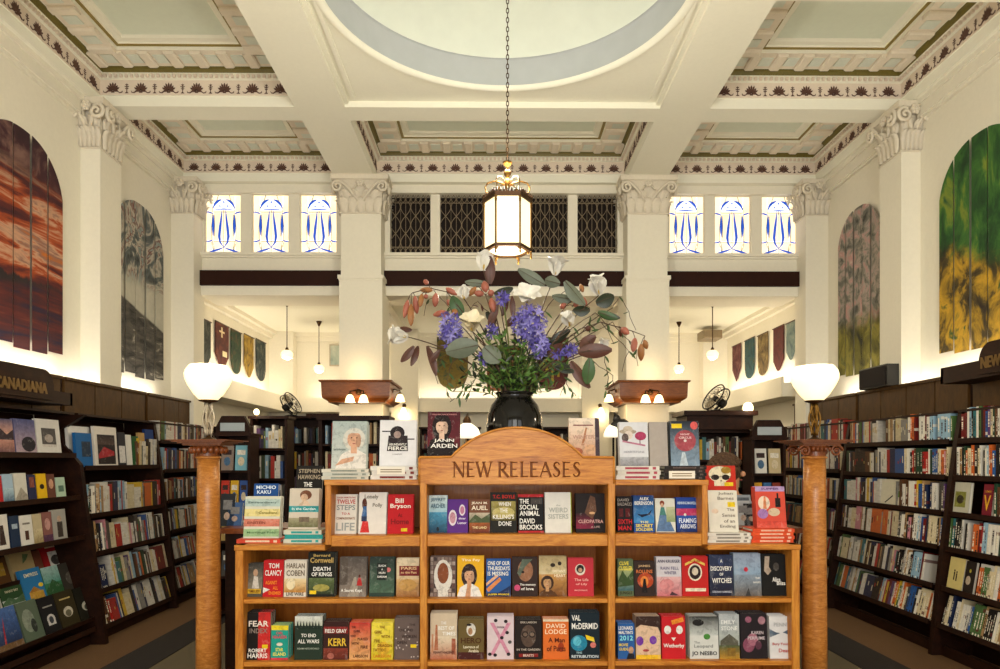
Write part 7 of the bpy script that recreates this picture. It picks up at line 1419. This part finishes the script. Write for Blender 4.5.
twig('curly twig arching above the pier canopy edge', [(580, 330), (600, 322), (620, 340), (628, 352), (622, 372)], .05, 7)
twig('curly twig dropping beside the brown leaf cluster', [(586, 340), (604, 356), (608, 372), (607, 388), (606, 398)], -.06, 9)
twig('curly twig hanging below the sunburst pennant', [(560, 372), (566, 380), (570, 390), (576, 396)], -.08, 8)
twig('curly twig rising to the pier beside the cup magnolia', [(600, 316), (612, 308), (620, 296), (628, 312), (636, 330)], .08, 7)
twig('curly twig ending by the hanging rust pods', [(600, 330), (612, 322), (624, 335), (636, 350), (638, 366)], .02, 8)
twig('curly twig low on the sconce side of the vase', [(556, 362), (546, 372), (564, 384), (560, 396)], -.12, 6)

twig('curly twig looping over the hanging pink pods', [(470, 330), (455, 312), (440, 296), (428, 300), (424, 316)], .06, 7)
twig('curly twig standing among the salmon pods', [(496, 330), (488, 312), (478, 300), (472, 306), (470, 316)], .03, 6, 'leaf_brown')
twig('curly twig crossing behind the upright-petal magnolia', [(540, 318), (552, 300), (566, 290), (578, 300), (590, 308)], .08, 7)
twig('curly twig curling under the cup-shaped magnolia', [(560, 338), (580, 322), (596, 312), (606, 326), (614, 344)], .04, 8)
twig('curly twig sweeping low past the peach book', [(556, 350), (584, 352), (600, 366), (612, 376), (616, 392)], -.02, 9)
twig('curly twig hooked below the pale violet flower', [(480, 352), (462, 350), (444, 356), (434, 368), (438, 384)], .02, 8)
leafy('leaf branch with small brown leaves between the open magnolias', (500, 306), [((502, 316), (508, 300), 3, 'leaf_brown'), ((496, 322), (486, 312), 4, 'leaf_dark'), ((506, 326), (518, 316), 4, 'leaf_brown')], .02)
leafy('leaf branch with olive leaves low above the vase shoulder', (560, 360), [((552, 362), (574, 372), 5, 'leaf_dark'), ((548, 356), (562, 344), 5, 'leaf_brown')], -.06)

# ================================================================== PERSON BEHIND THE BOOKS
def person():
    hx = P(727, 470, 5.25); X, Y = hx.x, 5.25; hz = P(500, 474, 5.25).z
    bm = bpy.data.meshes.new('person'); j = {}; V = []; E = []; Rd_ = []
    def v(n, p, r_, par=None):
        j[n] = len(V); V.append((X + p[0], Y + p[1], p[2])); Rd_.append(r_)
        if par: E.append((j[par], j[n]))
    v('pel', (0, .05, .86), (.15, .11)); v('waist', (0, .05, 1.02), (.13, .1), 'pel'); v('chest', (0, .03, 1.18), (.15, .11), 'waist'); v('sho', (0, .02, 1.29), (.1, .08), 'chest'); v('neck', (.01, 0, hz - .13), (.05, .052), 'sho'); v('jaw', (.03, -.01, hz - .06), (.065, .07), 'neck'); v('skull', (.0, .0, hz + .03), (.085, .095), 'jaw'); v('crown', (-.01, .01, hz + .075), (.06, .065), 'skull')
    for s, a in ((-1, 'l'), (1, 'r')):
        v(a + 'sh', (s * .16, .02, 1.27), (.055, .055), 'sho'); v(a + 'el', (s * .2, -.04, 1.02), (.042, .042), a + 'sh'); v(a + 'wr', (s * .14, -.2, .98), (.028, .026), a + 'el'); v(a + 'hand', (s * .13, -.27, .99), (.035, .018), a + 'wr')
        for f in range(4): v(a + 'f%d' % f, (s * .13 + (-.027 + .018 * f), -.32, 1.0), (.009, .009), a + 'hand'); v(a + 'g%d' % f, (s * .13 + (-.027 + .018 * f), -.35 + .006 * abs(f - 1), .985), (.008, .008), a + 'f%d' % f)
        v(a + 'th', (s * .13 - s * .045, -.28, 1.01), (.01, .01), a + 'hand'); v(a + 'th2', (s * .13 - s * .055, -.31, 1.015), (.009, .009), a + 'th')
        v(a + 'hip', (s * .09, .05, .8), (.09, .09), 'pel'); v(a + 'kn', (s * .1, .03, .46), (.06, .06), a + 'hip'); v(a + 'an', (s * .1, .06, .09), (.042, .042), a + 'kn'); v(a + 'ft', (s * .11, -.08, .045), (.04, .04), a + 'an')
    bm.from_pydata([Vector(p) - Vector((X, Y, 0)) for p in V], E, []); o = link('person', bm, None, (X, Y, 0)); tag(o, 'person with brown hair reading behind the red skull book', 'person')
    md = o.modifiers.new('skin', 'SKIN'); bpy.context.view_layer.update()
    for i, r_ in enumerate(Rd_): o.data.skin_vertices[0].data[i].radius = r_
    o.data.skin_vertices[0].data[0].use_root = True; sb = o.modifiers.new('sub', 'SUBSURF'); sb.levels = 2; sb.render_levels = 2
    t = NT('person_skin_and_clothes'); tc = t.n('TexCoord'); sp = t.n('SeparateXYZ'); t.l(tc.outputs['Object'], sp.inputs[0])
    sk = lin('#c8906c'); sh_ = lin('#7c828c'); pt = lin('#2a2c34'); hand = t.math('LESS_THAN', sp.outputs[1], -.2); neckm = t.math('GREATER_THAN', sp.outputs[2], hz - .17)
    c = t.mix(t.math('GREATER_THAN', sp.outputs[2], .88), pt, sh_); c = t.mix(t.math('MAXIMUM', hand, neckm), c, sk); t.base(c); o.data.materials.append(t.set(rough=.6))
    g = random.Random(3); m = MB(); C = Vector((X - .012, Y + .012, hz + .02))
    for k in range(150):
        th = math.acos(1 - 1.35 * (k + .5) / 150); ph = PI * (1 + 5 ** .5) * k; d = Vector((math.sin(th) * math.cos(ph), math.sin(th) * math.sin(ph), math.cos(th)))
        if d.x > .35 and d.z < .45 and d.y < .5: continue
        p = C + Vector((d.x * .115, d.y * .12, d.z * .125)); m.ell(p, (.03, .03, .026), 6, 4)
    m.ell(C, (.115, .122, .118), 14, 10); M['hair'] = plain('brown_curly_hair', '#4a3018', .8, .3, 60, .4); hr = m.build('hair', 'hair', o, smooth=True)
    for nm, p, rr, c_ in (('nose', (.115, -.02, hz + .0), (.022, .014, .022), '#c8906c'), ('ear', (-.0, -.09, hz + .0), (.02, .01, .03), '#c08862'), ('mouth', (.095, -.03, hz - .045), (.01, .022, .008), '#a0564a'), ('eye', (.088, -.045, hz + .025), (.012, .014, .009), '#241812'), ('eye', (.088, .02, hz + .025), (.012, .014, .009), '#241812')):
        m = MB(); m.ell(Vector((X, Y, 0)) + Vector(p), rr, 8, 6); k = 'face_' + c_.strip('#'); M.setdefault(k, plain(k, c_, .55, .05, 30)); m.build(nm, k, o, smooth=True)
    b = P(744, 508, 5.0); book(b.x, 5.0, b.z - .1, .13, .2, .02, '#9aa0aa', 0, R(15), [('r', .1, .55, .9, .9, '#5c6470')], (), 'hardback_book', 'grey book held up by the brown-haired person', 'books held by a person', 0)
person()
